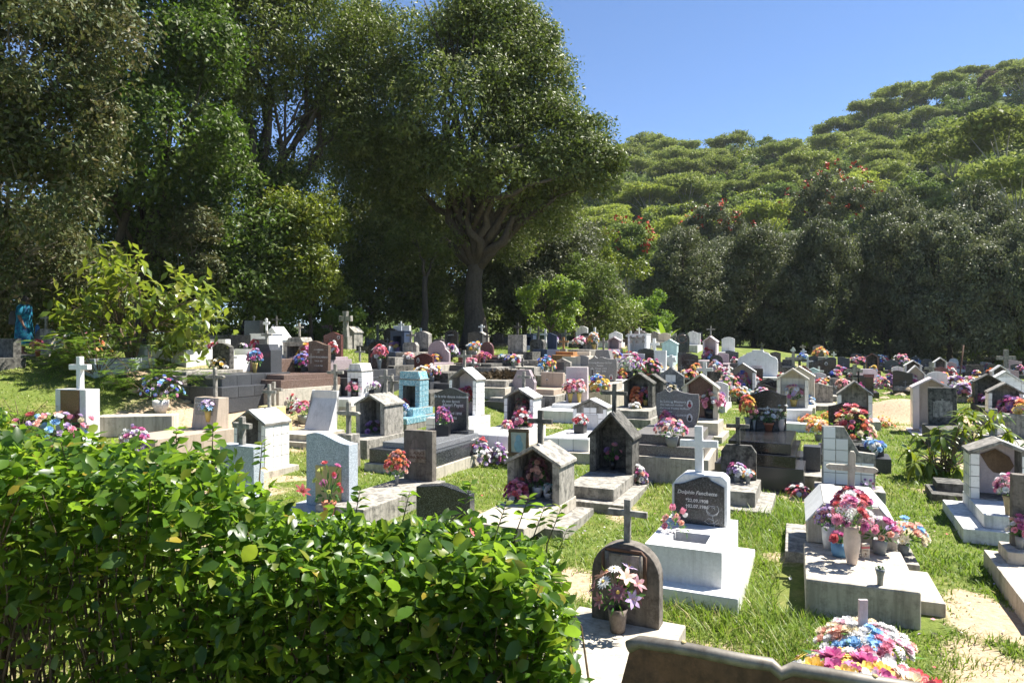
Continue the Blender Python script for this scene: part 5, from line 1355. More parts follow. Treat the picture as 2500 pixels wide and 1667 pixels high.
# middle and rear
ON = {'white lilies': ('darkred', -.3), 'orange spray': ('orangeshrine', .15), 'white and plum': ('orangeshrine', .12), 'purple and red blooms': ('whitetile4', .15), 'white and pink blooms in a gold': ('creamtile', .12), 'cream and magenta': ('whitechurch', .2)}
for lab, px, py, w, h, pal, pot in [
    ('blue, pink and red bouquet before the mauve cloud-shaped stone', 1054, 882, 44, 42, 'multi', 'grey'), ('peach posy before the small grey block tomb', 998, 873, 26, 17, 'peach', None), ('red blooms left of the dark red stone', 989, 906, 16, 18, 'red', None),
    ('white lilies and yellow blooms at the dark red stone', 1034, 912, 46, 36, 'whiyel', 'black'), ('lilac and red bouquet under the big tree before the black wave-topped stone', 1100, 853, 38, 36, 'whilil', 'black'), ('white, yellow and turquoise bouquet at the pale grey arched tomb', 1160, 853, 40, 32, 'whimix', 'white'),
    ('dense red bouquet before the small brown arched stone', 1181, 868, 34, 26, 'red', 'grey'), ('yellow and purple blooms in shade by the pale trunk', 1064, 836, 32, 20, 'yelpur', None), ('tiny blue posy in a bowl with bare driftwood', 1228, 872, 18, 14, 'blue', 'grey'),
    ('blue, yellow and magenta bouquet in grey pots at the tall square block', 1252, 866, 36, 28, 'multi', 'grey'), ('tall blue and white bouquet left of the grassy bank', 1333, 886, 44, 50, 'blueyel', 'white'), ('red and pink posy on the rubble of the grassy bank', 1148, 892, 32, 24, 'pinkred', None),
    ('pink and lilac bouquet right of the wooden cross', 1418, 848, 38, 30, 'pink', 'black'), ('yellow and white bouquet on the small white block', 1450, 852, 26, 40, 'whiyel', 'gold'), ('magenta and red row of blooms before the brown gabled tomb', 1497, 856, 44, 24, 'multi', None),
    ('pink and white row of blooms before the lattice tomb', 1543, 864, 46, 26, 'pinkred', None), ('huge purple, white and yellow bouquet, centre rear', 1537, 912, 62, 56, 'purwhi', 'black'), ('large red, blue and magenta bouquet right of the purple and white one', 1587, 912, 62, 50, 'multi', 'terra'),
    ('pale yellow and white blooms at the turquoise tomb', 1640, 870, 40, 28, 'white', None), ('orange and pink blooms left of the white church-like tomb', 1698, 868, 28, 18, 'yelora', None), ('cream and magenta bouquet inside the white church-like tomb', 1728, 872, 28, 28, 'pinkmix', None),
    ('pink and white bouquet in grey pots before the curved grey-pink stone', 1767, 908, 48, 34, 'whipink', 'grey'), ('yellow, red and white bouquet below the black cross-etched stone', 1681, 928, 48, 36, 'yelred', 'black'), ('small red bloom left of the broad white cross', 1711, 899, 14, 17, 'red', None),
    ('sky blue and yellow bouquet behind the iron cross', 1461, 940, 52, 46, 'blueyel', None), ('orange spray inside the dark grey niche', 1552, 984, 26, 50, 'orange', None), ('white and plum blooms in a gold pot in the dark grey niche', 1576, 992, 30, 46, 'whilil', 'gold'),
    ('fallen white posy on the dark grey niche slab', 1550, 997, 24, 14, 'white', None), ('white and red blooms before the dark veined stone', 1628, 958, 34, 34, 'pinkred', None), ('long heap of pink and cream blooms right of the tan niche', 1780, 968, 64, 60, 'whipink', None),
    ('yellow, cream and white bunch at the end of the pink heap', 1806, 985, 44, 42, 'whiyel', 'black'), ('purple and red blooms inside the white tiled niche by the scalloped wall', 1812, 950, 38, 46, 'purblue', None), ('turquoise ball bouquet in a gold pot', 1824, 965, 20, 34, 'turq', 'gold'),
    ('pink and blue bunch in terracotta pots before the scalloped wall', 1861, 942, 36, 32, 'pinkmix', 'terra'), ('white posy right of the terracotta pots', 1893, 932, 20, 24, 'white', 'black'), ('white and pink blooms in a gold pot in the cream tiled niche', 1938, 992, 40, 54, 'whipink', 'gold'),
    ('red and white tall bunch left of the tall grey cross', 1910, 908, 30, 42, 'redwhi', None), ('pale blue posy right of the cream niche', 1977, 918, 24, 17, 'blue', None), ('yellow and pink bouquet before the large black stone with oval photo', 2013, 925, 46, 28, 'yelred', None),
    ('pale pink lilies in a gold pot right of the large black stone', 2057, 937, 32, 38, 'peach', 'gold'), ('magenta roses left of the thin black cross', 2099, 932, 20, 17, 'mag', None), ('pink, white and blue bunch at the brown cursive stone', 2150, 948, 44, 32, 'pinkmix', None)]:
    k_ = next((ON[k] for k in ON if lab.startswith(k)), None)
    B(lab, px, py, w, h, pal, pot, ('rose', 'carn', 'daisy'), .075, poth=.32, on=k_ and k_[0], dy=k_[1] if k_ else 0)
for lab, px, py, w, h, pal in [
    ('small multicoloured bunch on the left of the far rows', 2095, 888, 38, 20, 'pinkmix'), ('red and blue bunch in the far rows', 2040, 882, 28, 18, 'multi'), ('light blue wide arrangement at the far dark stones', 2147, 868, 36, 18, 'blue'), ('tall white and pink arrangement above the white cross block', 2200, 880, 36, 34, 'whipink'),
    ('bright yellow blooms at the far rear bush', 2002, 866, 38, 22, 'yellow'), ('small red bunch in the far rows', 2160, 882, 18, 14, 'red'), ('red and white wide bunch on an orange slab, far lawn', 2317, 894, 30, 22, 'redwhi'), ('wide white and purple arrangement left of the rusty pole', 2335, 942, 58, 32, 'whilil'),
    ('wide white and pale blue arrangement on the far lawn', 2380, 914, 58, 22, 'whimix'), ('pink and orange arrangement right of the rusty pole', 2390, 932, 42, 24, 'yelred'), ('red bunch by the dark etched stone on the far lawn', 2352, 900, 26, 16, 'pinkred'), ('mixed heap behind the dark lichened slab stone', 2350, 962, 36, 34, 'whilil'),
    ('small orange bunch at the far right', 2424, 892, 26, 14, 'orange'), ('magenta and white bunch in the white tiled niche at the right edge', 2470, 1008, 56, 42, 'mag'), ('yellow blooms right of the magenta bunch, right edge', 2492, 1010, 26, 30, 'yellow'), ('mixed bunch on the far right black stone', 2490, 908, 24, 20, 'pinkmix'),
    ('lilac heap right of the pinkish round-topped slab', 2172, 922, 24, 26, 'purpink'), ('red potted bunch at the far upright black stone', 2295, 908, 16, 14, 'redora'), ('blue heap in the shade of the rear trees', 1960, 866, 28, 12, 'blue'), ('pink blooms behind the scalloped wall', 1795, 868, 20, 12, 'pink'),
    ('mixed bunch left of the white sloping-topped stone', 2052, 906, 34, 18, 'multi'), ('violet and white bunch in front of the twin-peaked stone', 2226, 905, 20, 20, 'purwhi'), ('white and red row along the rear lawn', 2270, 905, 36, 14, 'redwhi'), ('blue bunch in the shade at the far right', 2240, 872, 28, 10, 'blue')]:
    B(lab, px, py, w, h, pal, None, ('rose', 'carn', 'daisy'), .095)
qf = random.Random(5)
for lab, px, d, w_ in FILL:
    if qf.random() < .62:
        pal = qf.choice(['pinkred', 'whipink', 'multi', 'pinkmix', 'whilil', 'redwhi', 'yelred', 'purwhi', 'blueyel', 'white', 'redora'])
        cn = dict(pinkred='pink and red', whipink='pale pink', multi='many-coloured', pinkmix='pink and peach', whilil='white and lilac', redwhi='red and white', yelred='yellow and red', purwhi='purple and white', blueyel='blue and yellow', white='white', redora='orange-red')[pal]
        x_ = (px - CX) / F * d - .12
        bl = '%s bunch before the %s' % (cn, lab.replace(' headstone', ' stone'))
        if len(bl.split()) > 16:
            bl = bl.replace(' bunch before the', ' blooms before').replace('stone in front of the', 'stone fronting the').replace(' and ', '-').replace('many-coloured', 'mixed').replace('large black stone with oval photo', 'big oval-photo stone')
        B(bl, CX + x_ / (d - .35) * F, 0, qf.uniform(.35, .6) * F / d, qf.uniform(.3, .5) * F / d, pal, None, ('rose', 'carn', 'daisy'), .085, D=d - .35)
# the wreath heap at the bottom right
def heap(label, px, py, d, w, hgt, pal, fs, kinds, n):
    x = (px - CX) / F * d
    g = float(gz(x, d))
    r = empty('bouquet', label, 'flowers', (x, d, g), 0)
    mb = MB()
    zz = CAMZ - (py - HY) / F * d - g
    mb.lathe([(w * .55, -.1), (w * .5, zz * .5), (w * .3, zz)], 14).obj('mound', M['soil'], r)
    cols = PAL[pal]
    for k in range(n):
        q = (k + .5) / n
        a = k * 2.39996
        rr = math.sqrt(q) * w * .56 * RG.uniform(.9, 1.08)
        z = zz + hgt * math.sqrt(max(0, 1 - q)) * RG.uniform(.85, 1.05)
        nor = Vector((math.cos(a) * q, math.sin(a) * q, .8)).normalized()
        link('flower', flower_mesh(RG.choice(kinds), cols[(k * 5 + RG.randrange(2)) % len(cols)]), r, (rr * math.cos(a), rr * math.sin(a), z), nor.to_track_quat('Z', 'Y').to_euler(), fs * RG.uniform(.8, 1.2))
    link('leaves', FOL[0], r, (0, 0, zz), (0, 0, 0), (w * .5, w * .5, hgt))
    return x, d, g
heap('big pale wreath of orange, white and pink silk flowers around a white post, bottom right', 2112, 1590, 5.0, .54, .19, 'wreath2', .046, ('carn', 'carn', 'rose', 'daisy'), 100)
heap('row of large crimson, blue and yellow silk blooms along the bottom right corner', 2070, 1670, 4.35, .62, .12, 'wreath', .075, ('rose', 'carn', 'daisy'), 46)
heap('orange and crimson silk blooms at the bottom right edge of the heap', 2215, 1690, 4.3, .34, .10, 'bedred', .07, ('rose', 'lily'), 18)
x, d = (2107 - CX) / F * 5.0, 5.0
pst = empty('marker_post', 'short white wooden post rising from the pale wreath', 'post', (x, d, float(gz(x, d))))
MB().box(-.032, .032, -.012, .012, -.3, CAMZ - (1462 - HY) / F * 5 - float(gz(x, d))).obj('post', M['pinkp'], pst, bev=.003)
# ------------------------------------------------------------------ trees and shrubs
L_DARK = leafmat('mango_leaf', [(.046, .066, .018), (.088, .118, .028), (.140, .172, .045), (.25, .255, .09)], .5, .34, (.10, .16, .01), .28)
L_BROAD = leafmat('broad_leaf', [(.042, .070, .018), (.078, .122, .026), (.130, .180, .038), (.225, .260, .075)], .5, .34, (.10, .22, .01), .28)
L_BROWN = leafmat('dry_vine_leaf', [(.042, .052, .020), (.070, .082, .032), (.070, .105, .030), (.11, .125, .05), (.24, .19, .115)], .5, .34, (.12, .10, .03), .28)
L_YELL = leafmat('yellow_green_leaf', [(0.033, 0.061, 0.011), (0.077, 0.121, 0.017), (0.143, 0.176, 0.028), (0.220, 0.220, 0.039)], .4, .4, (.25, .32, .02))
L_OLIVE = leafmat('grey_green_leaf', [(.058, .072, .036), (.098, .116, .058), (.155, .172, .095), (.26, .27, .17)], .5, .34, (.10, .13, .03), .28)
L_BRIGHT = leafmat('bright_leaf', [(.055, .10, .018), (.095, .155, .026), (.15, .21, .036), (.23, .27, .06)], .4, .42, (.30, .45, .03))
L_BIG = leafmat('large_tree_leaf', [(.045, .09, .015), (.10, .17, .022), (.17, .23, .03), (.28, .29, .05)], .35, .42, (.34, .42, .03), .5)
L_FEATH = leafmat('feathery_leaf', [(.05, .12, .012), (.09, .18, .02), (.15, .23, .035)], .5, .4, (.30, .45, .05), .2)
L_HEDGE = leafmat('hedge_leaf', [(.022, .055, .009), (.042, .10, .014), (.072, .150, .02), (.12, .20, .032), (.30, .24, .035)], .34, .5, (.32, .52, .03), .4)
L_MANGO = leafmat('sapling_leaf', [(.05, .10, .012), (.09, .15, .02), (.16, .20, .03)], .3, .38, (.28, .34, .02), .5)
L_UMB = leafmat('umbrella_tree_leaf', [(.125, .17, .045), (.185, .235, .056), (.245, .285, .075), (.31, .33, .11)], .55, .4, (.20, .26, .04), .12)
L_RND = leafmat('hill_tree_leaf', [(.075, .12, .032), (.12, .175, .042), (.175, .235, .056), (.25, .29, .085)], .52, .36, (.15, .23, .03), .15)
L_LIME = leafmat('lime_tree_leaf', [(.16, .225, .036), (.23, .30, .045), (.29, .34, .06), (.36, .38, .09)], .5, .42, (.29, .35, .04), .15)
L_DRY = leafmat('bare_tree_twig', [(.07, .055, .04), (.11, .085, .06), (.15, .12, .09)], .8, .1, (.1, .08, .05), .1)

def crown(lobes, N, size, k=110, blob=.9, droop=.45, aspect=.36, seed=0, inner=.62, flat=.72, jit=.5, down=.25):
    """leaves shingled over many rounded clumps that sit on ellipsoidal lobes (cx,cy,cz,rx,ry,rz); returns v,f,rnd"""
    r = np.random.default_rng(seed)
    lb = np.array(lobes, float)
    area = (lb[:, 3] * lb[:, 4] * lb[:, 5]) ** (2 / 3)
    nc = max(6, int(N / k * 1.5))
    pick = r.choice(len(lb), nc, p=area / area.sum())
    d = r.normal(size=(nc, 3))
    d /= np.linalg.norm(d, axis=1)[:, None]
    d[:, 2] = np.where(d[:, 2] < -.8, -d[:, 2] * .6, d[:, 2])
    rad = inner + (1.12 - inner) * r.random(nc) ** .6
    rb = blob * r.uniform(.55, 1.25, nc)
    rb = np.minimum(rb, lb[pick, 3] * .55)
    cc = lb[pick, :3] + d * (lb[pick, 3:6] - rb[:, None] * .6) * rad[:, None]
    # coherent hollows between the leaf masses
    q3 = cc / max(blob, .3) * .62
    hol = np.sin(q3[:, 0] * 1.3 + seed) * np.sin(q3[:, 1] * 1.1 + 2) + np.sin(q3[:, 1] * .9 + q3[:, 2] * 1.5 + seed) * np.sin(q3[:, 0] * 1.2 - q3[:, 2] * .8)
    sel = np.argsort(-hol * .62 - r.random(nc) * 1.3)[:max(6, N // k)]
    cc, d, rb, pick = cc[sel], d[sel], rb[sel], pick[sel]
    nc = len(cc)
    n = nc * k
    e = r.normal(size=(n, 3)) + np.repeat(d, k, 0) * .45 + [0, 0, .35]
    e /= np.linalg.norm(e, axis=1)[:, None]
    R_ = np.repeat(rb, k)[:, None]
    # each clump is itself lobed, with thin ragged edges
    ph = np.repeat(r.uniform(0, 6.28, nc), k)
    lump = .78 + .26 * np.sin(e[:, 0] * 4.5 + ph) * np.sin(e[:, 1] * 4.1 + ph * 1.7) + .16 * r.normal(size=n)
    p = np.repeat(cc, k, 0) + e * R_ * lump[:, None] * [1, 1, flat]
    nr = e * [1, 1, 1.2] + r.normal(size=(n, 3)) * jit
    nr /= np.linalg.norm(nr, axis=1)[:, None]
    ax = r.normal(size=(n, 3)) + e * .5 - [0, 0, droop]
    ax -= nr * (ax * nr).sum(1)[:, None] * .85
    L = size * r.uniform(.6, 1.3, n)
    v, f = leaves_geo(p, ax, nr, L, L * aspect * r.uniform(.8, 1.25, n), .15)
    tone = np.repeat(np.clip(np.repeat(r.random(nc), k) * .62 + r.random(n) * .38, 0, 1), 2)
    return v, f, tone

def limbs(mb, base, lobes, r0, fork=.38, seed=0, wob=.25, sub=2):
    """trunk forking into bent limbs that reach into the lobes"""
    q = random.Random(seed)
    top = Vector(base)
    ctr = sum((Vector(l[:3]) for l in lobes), Vector()) / len(lobes)
    forkp = Vector(base).lerp(ctr, fork)
    forkp.x = base[0] + (ctr.x - base[0]) * .25
    forkp.y = base[1] + (ctr.y - base[1]) * .25
    n = 7
    pts, rad = [], []
    for i in range(n + 1):
        t_ = i / n
        p = Vector(base).lerp(forkp, t_) + Vector((q.uniform(-1, 1), q.uniform(-1, 1), 0)) * wob * r0 * (1 if 0 < i < n else 0)
        pts.append(p)
        rad.append(r0 * (1.0 + .75 * (1 - t_) ** 5 - .3 * t_))
    pts[0] = Vector(base) - Vector((0, 0, .4))
    mb.tube(pts, rad, 12)
    for l in lobes:
        e = Vector(l[:3]) + Vector((0, 0, l[5] * .2))
        a = forkp + Vector((0, 0, -q.uniform(0, .2) * (forkp.z - base[2])))
        L_ = (e - a).length
        p2, r2 = [], []
        for i in range(8):
            t_ = i / 7
            p = a.lerp(e, t_) + Vector((q.uniform(-1, 1), q.uniform(-1, 1), q.uniform(-.6, 1))) * L_ * .06 * (t_ > 0) + Vector((0, 0, math.sin(t_ * math.pi) * L_ * .08))
            p2.append(p)
            r2.append(r0 * .5 * (1 - .86 * t_))
        mb.tube(p2, r2, 7)
        for s_ in range(sub):
            i = q.randrange(3, 7)
            a2 = p2[i]
            e2 = e + Vector((q.uniform(-1, 1) * l[3], q.uniform(-1, 1) * l[4], q.uniform(-.3, .9) * l[5])) * .85
            m2 = a2.lerp(e2, .5) + Vector((q.uniform(-1, 1), q.uniform(-1, 1), .4)) * .12 * (e2 - a2).length
            mb.tube([a2, m2, e2], [r2[i] * .6, r2[i] * .4, r2[i] * .08], 5)

def lobepx(px, py, r, d, ry=None, rz=1.0):
    c = P(px, py, d)
    R_ = r / F * d
    return (c.x, c.y, c.z, R_, (ry or R_ * .85), R_ * rz)

def tree(name, label, base, lobes, N, size, mat, r0, bark='bark', seed=0, cat='tree', group=None, fork=.38, sub=2, **kw):
    g = float(gz(base[0], base[1]))
    r = empty(name, label, cat, (base[0], base[1], g), 0, group)
    off = np.array([base[0], base[1], g])
    v, f, t_ = crown(lobes, N, size, seed=seed, **kw)
    link('crown', npmesh('crown', v - off, f, [mat], t_), r)
    mb = MB()
    lr = [(l[0] - off[0], l[1] - off[1], l[2] - off[2]) + tuple(l[3:]) for l in lobes]
    limbs(mb, (0, 0, 0), lr, r0, fork, seed, sub=sub)
    mb.obj('trunk', M[bark], r, smooth=True)
    return r

def gb(px, d):
    return ((px - CX) / F * d, d)
# far left: dry-leaved tree draped in vines, close to the road
tree('vine_tree', 'brownish vine-draped tree with dull dry leaves filling the upper left corner', gb(-150, 19.5),
     [lobepx(-20, 470, 110, 18.5), lobepx(60, 560, 120, 19.5), lobepx(40, 700, 150, 20.5), lobepx(200, 700, 110, 20.5), lobepx(-120, 760, 120, 20), lobepx(70, 120, 210, 17, rz=1.0), lobepx(-90, 300, 200, 17), lobepx(150, 330, 150, 17.5), lobepx(60, 470, 170, 17.5), lobepx(230, 90, 130, 17.5), lobepx(-60, 620, 150, 18.5), lobepx(120, 620, 110, 19.5, rz=.9), lobepx(10, -60, 220, 18)],
     80000, .16, L_BROWN, .26, 'barkl', 1, droop=.8, aspect=.42, sub=6, fork=.3, blob=.6, k=60, jit=.8)
tree('broadleaf_tree', 'deep green broad-leaved tree with glossy leaf rosettes, second from the left', gb(330, 27),
     [lobepx(330, 130, 170, 25), lobepx(420, 330, 150, 24.5), lobepx(270, 420, 130, 25), lobepx(380, -40, 160, 26), lobepx(480, 130, 110, 25), lobepx(230, 560, 130, 27), lobepx(440, 560, 90, 26.5), lobepx(520, 380, 90, 27), lobepx(430, 470, 110, 26.5), lobepx(330, 260, 120, 25.5)],
     56000, .20, L_BROAD, .35, 'bark', 2, aspect=.52, blob=.85, k=70, jit=.55)
tree('tall_tree', 'tall forked tree with dark twin trunks and drooping narrow leaves, left of the big mango', gb(610, 31),
     [lobepx(620, 60, 170, 30), lobepx(760, 40, 130, 31), lobepx(560, 250, 100, 30), lobepx(740, 230, 120, 31), lobepx(820, 320, 110, 32), lobepx(650, -90, 170, 31), lobepx(860, 120, 80, 32), lobepx(700, 400, 90, 31), lobepx(900, 60, 60, 32), lobepx(640, 170, 110, 31), lobepx(520, 60, 100, 30.5), lobepx(820, 200, 90, 32)],
     80000, .20, L_DARK, .42, 'bark', 3, aspect=.36, droop=.8, fork=.3, blob=.95, k=70, inner=.45)
tree('understory_tree', 'dense shady broad-leaved tree filling the gap under the tall forked tree', gb(520, 29),
     [lobepx(480, 640, 150, 28), lobepx(200, 640, 120, 28.5), lobepx(630, 600, 130, 28), lobepx(350, 720, 120, 28), lobepx(600, 720, 130, 27.5), lobepx(200, 720, 130, 28), lobepx(560, 470, 90, 28.5), lobepx(60, 740, 130, 27), lobepx(560, 360, 80, 31), lobepx(480, 440, 100, 30), lobepx(700, 640, 90, 30), lobepx(660, 470, 90, 31)],
     72000, .19, L_BROAD, .2, 'bark', 4, aspect=.48, blob=.8, k=70)
tree('yellowgreen_shrub', 'tall yellow-green shrub climbing the edge of the wood, left of the pale bark trunk', gb(760, 29),
     [lobepx(770, 560, 75, 28), lobepx(740, 660, 85, 27.5), lobepx(690, 520, 60, 28), lobepx(800, 500, 50, 28.5), lobepx(680, 730, 70, 27.5), lobepx(790, 720, 60, 28)],
     22000, .16, L_YELL, .1, 'bark', 5, aspect=.46, cat='shrub', blob=.55, k=60)
tree('dying_shrub', 'bush of withered copper leaves against the green wood, behind the light green tree', gb(470, 26),
     [lobepx(470, 560, 62, 25.5), lobepx(420, 610, 55, 25.5), lobepx(500, 660, 45, 25.5)], 6500, .17, L_BROWN, .07, 'barkl', 6, aspect=.42, cat='shrub', blob=.4, k=40)
# the big mango
BM = [lobepx(1120, 425, 90, 31.6), lobepx(1230, 430, 80, 31.4), lobepx(1040, 400, 90, 32.5), lobepx(1430, 335, 70, 33), lobepx(1490, 395, 42, 32), lobepx(1330, 420, 80, 32), lobepx(1160, 40, 70, 34), lobepx(1050, 40, 60, 34.5), lobepx(1310, 120, 70, 34), lobepx(1160, 130, 170, 34), lobepx(1040, 110, 120, 34), lobepx(1290, 210, 120, 34), lobepx(1120, 300, 190, 32.5), lobepx(1310, 330, 120, 33), lobepx(960, 250, 120, 35), lobepx(930, 400, 130, 35), lobepx(1060, 480, 150, 35),
      lobepx(1400, 400, 90, 32.5), lobepx(1460, 440, 55, 32), lobepx(1320, 500, 100, 34), lobepx(900, 90, 90, 35), lobepx(1250, 90, 90, 34.5), lobepx(1200, 560, 110, 37), lobepx(1000, 590, 130, 37)]
tree('mango_tree', 'huge dark mango tree with a thick straight trunk, in the middle of the photo', gb(1158, 34.5), BM, 235000, .20, L_DARK, .52, 'bark', 7, aspect=.40, droop=.6, fork=.45, sub=3, blob=1.25, k=130, inner=.6)
mb = MB()
T0 = P(1160, 640, 34.5)
for pts in ([(1150, 480, 33), (1200, 486, 31.6), (1260, 470, 31), (1290, 450, 31), (1340, 440, 31), (1390, 420, 31.5)], [(1165, 500, 33), (1185, 470, 32), (1215, 420, 31.2), (1222, 380, 31), (1250, 360, 31), (1290, 350, 31.5)], [(1150, 560, 33.5), (1225, 412, 31), (1240, 350, 31.5)]):
    q = [P(*p) for p in pts]
    mb.tube(q, [.17 - .13 * i / (len(q) - 1) for i in range(len(q))], 7)
_r = [o for o in C.objects if o.name == 'mango_tree'][0]
lim = mb.obj('limb', M['bark'], _r, smooth=True)
lim.location = -_r.location
g_ = P(1178, 690, 34)
# pale thin trunk and dark wood behind
tree('pale_trunk_tree', 'leaning tree with a pale peeling trunk, left of the big mango trunk', gb(1036, 33),
     [lobepx(1010, 590, 60, 33), lobepx(1080, 610, 50, 33)], 3000, .18, L_DARK, .17, 'bark', 8, aspect=.3, cat='tree', fork=.7, sub=6)
for i, (px, d, lb, N, lab) in enumerate([(900, 38, [lobepx(860, 620, 120, 38), lobepx(960, 680, 120, 38), lobepx(850, 740, 100, 37), lobepx(950, 520, 110, 39), lobepx(860, 430, 120, 39), lobepx(1060, 600, 100, 39), lobepx(880, 320, 90, 39), lobepx(1010, 730, 90, 38)], 52000, 'dark shaded tree behind the yellow-green shrub and the pale trunk'),
                                        (1280, 42, [lobepx(1250, 620, 110, 41), lobepx(1360, 640, 100, 41), lobepx(1180, 700, 110, 41), lobepx(1320, 720, 100, 40), lobepx(1100, 760, 90, 40), lobepx(1440, 720, 80, 41), lobepx(1300, 560, 90, 42), lobepx(1400, 590, 70, 42), lobepx(1180, 610, 90, 41)], 56000, 'dark twiggy undergrowth tree right of the big mango trunk')]):
    tree('shade_tree', lab, gb(px, d), lb, N, .24, L_DARK if i == 0 else L_OLIVE, .2, 'barkl', 20 + i, aspect=.4, sub=6)
for i, (px, py, r_, d, N, mat, lab) in enumerate([(1420, 690, 95, 38, 12000, L_RND, 'mid green loose shrub right of the mango, in front of the hill'), (1500, 640, 75, 45, 7000, L_YELL, 'yellowish feathery shrub beside the dark tree row'), (1400, 560, 70, 46, 6000, L_YELL, 'olive shrub below the right bough of the mango'),
                                                  (1340, 740, 70, 35, 7000, L_BRIGHT, 'low bright green creeper shrub right of the mango trunk'), (1550, 760, 60, 44, 6000, L_FEATH, 'light green bushy shrub at the left foot of the dark tree row'), (845, 790, 42, 29, 3200, L_BRIGHT, 'bright green leafy shrub behind the tall flared cross'),
                                                  (745, 800, 40, 30, 2600, L_BROAD, 'dark green low shrub behind the small maroon headstone'), (1480, 780, 55, 40, 4200, L_BRIGHT, 'fresh green undergrowth bush behind the white crosses'), (1770, 856, 28, 42, 1500, L_YELL, 'yellow-green low bush right of the white church-like tomb'),
                                                  (2425, 862, 34, 48, 2200, L_BRIGHT, 'round bright green bush on the far right lawn'), (2490, 868, 26, 46, 1500, L_YELL, 'brownish bush at the far right edge'), (1985, 852, 26, 50, 700, L_YELL, 'sparse yellow-flowered bush at the far rear')]):
    qs = random.Random(i)
    tree('shrub', lab, gb(px, d), [lobepx(px + r_ * qs.uniform(-1.25, 1.25), py + r_ * qs.uniform(-.6, .9), r_ * qs.uniform(.25, .52), d + qs.uniform(-.8, .8)) for _ in range(10)], N, .16 if d < 50 else .19, mat, .05, 'stem', 40 + i, aspect=.48, cat='shrub', blob=.45, k=50)

# the row of dark trees on the right: four crowns, reused
ROWL = [[(0, 0, 5.2, 3.4, 3.2, 3.0), (-2.2, .4, 3.6, 2.6, 2.6, 2.4), (2.2, -.4, 3.8, 2.6, 2.6, 2.5), (.3, -1.8, 3.0, 2.6, 2.2, 2.4), (0, 0, 7.2, 2.2, 2.2, 1.7), (-2.4, -.6, 1.6, 2.2, 2, 1.6), (2.4, -.5, 1.7, 2.2, 2, 1.6)],
        [(0, 0, 5.8, 3.1, 3.0, 3.2), (-1.9, -1.0, 3.2, 2.6, 2.4, 2.6), (2.3, .3, 4.6, 2.2, 2.3, 2.2), (1.0, -1.6, 2.8, 2.4, 2.2, 2.0), (-1.1, .3, 7.8, 1.9, 1.9, 1.6), (-2.2, -.6, 1.6, 2.2, 2, 1.6), (2.5, -.5, 1.9, 2.2, 2, 1.6)],
        [(0, 0, 4.6, 3.8, 3.2, 2.8), (-2.8, 0, 3.4, 2.4, 2.4, 2.2), (2.7, .2, 3.2, 2.5, 2.4, 2.2), (-.6, -1.6, 2.6, 2.8, 2.2, 2.0), (.8, .2, 6.4, 2.3, 2.2, 1.6), (0, -1.2, 1.4, 2.6, 2, 1.4)]]
ROWP = []
for k, lb in enumerate(ROWL):
    v, f, t_ = crown(lb, 62000, .21, seed=60 + k, aspect=.5, droop=.3, blob=.72, k=90, inner=.6)
    mb = MB()
    limbs(mb, (0, 0, 0), lb, .24, .33, k, sub=3)
    ROWP.append((npmesh('crown', v, f, [L_OLIVE], t_), mb.mesh('trunk', M['bark'], True)))
def treecopy(name, label, px, d, topy, wpx, k, rot, group=None, z=None):
    x = (px - CX) / F * d
    g = float(gz(x, d)) if z is None else z
    r = empty(name, label, 'tree', (x, d, g), rot, group)
    Hh = CAMZ - (topy - HY) / F * d - g
    top = {0: 9.0, 1: 9.4, 2: 8.1}[k]
    wid = {0: 9.4, 1: 8.6, 2: 10.2}[k]
    sx = wpx / F * d / wid
    sz = Hh / top
    link('crown', ROWP[k][0], r, sc=(sx, sx, sz))
    link('trunk', ROWP[k][1], r, sc=(sx, sx, sz))
for lab, px, d, topy, w, k, rot in [
    ('dark grey-green round tree at the left end of the right-hand row, beside the light shrub', 1665, 54, 545, 260, 0, .3), ('dark grey-green tree second in the right-hand row, behind the white church-like tomb', 1840, 55, 548, 250, 1, 1.9),
    ('brownish-green tree in the middle of the right-hand row, above the cream niche tombs', 2010, 53, 530, 250, 2, 4.0), ('dark grey-green tree above the earth heap in the right-hand row', 2165, 54, 520, 260, 0, 2.6), ('dark silvery tree above the bright round bush, far right of the row', 2320, 50, 500, 270, 1, 5.1),
    ('dark tree at the right edge of the photo, end of the row', 2490, 48, 520, 260, 2, .9), ('taller dark tree behind the row at the upper right, brown-topped', 2200, 64, 450, 270, 2, 2.2), ('taller dark tree behind the row, left of the right edge', 2380, 62, 440, 300, 0, 3.3),
    ('second-line dark tree behind the left part of the row', 1750, 62, 575, 240, 2, 1.1), ('second-line dark tree behind the middle of the row', 1930, 62, 560, 240, 0, 5.6), ('dark tree at the far right behind the edge of the frame', 2560, 60, 470, 280, 1, 2.0), ('low dark tree joining the row to the light shrubs', 1590, 60, 640, 150, 2, 3.9)]:
    treecopy('row_tree', lab, px, d, topy, w, k, rot, 'row of dark trees along the right side')
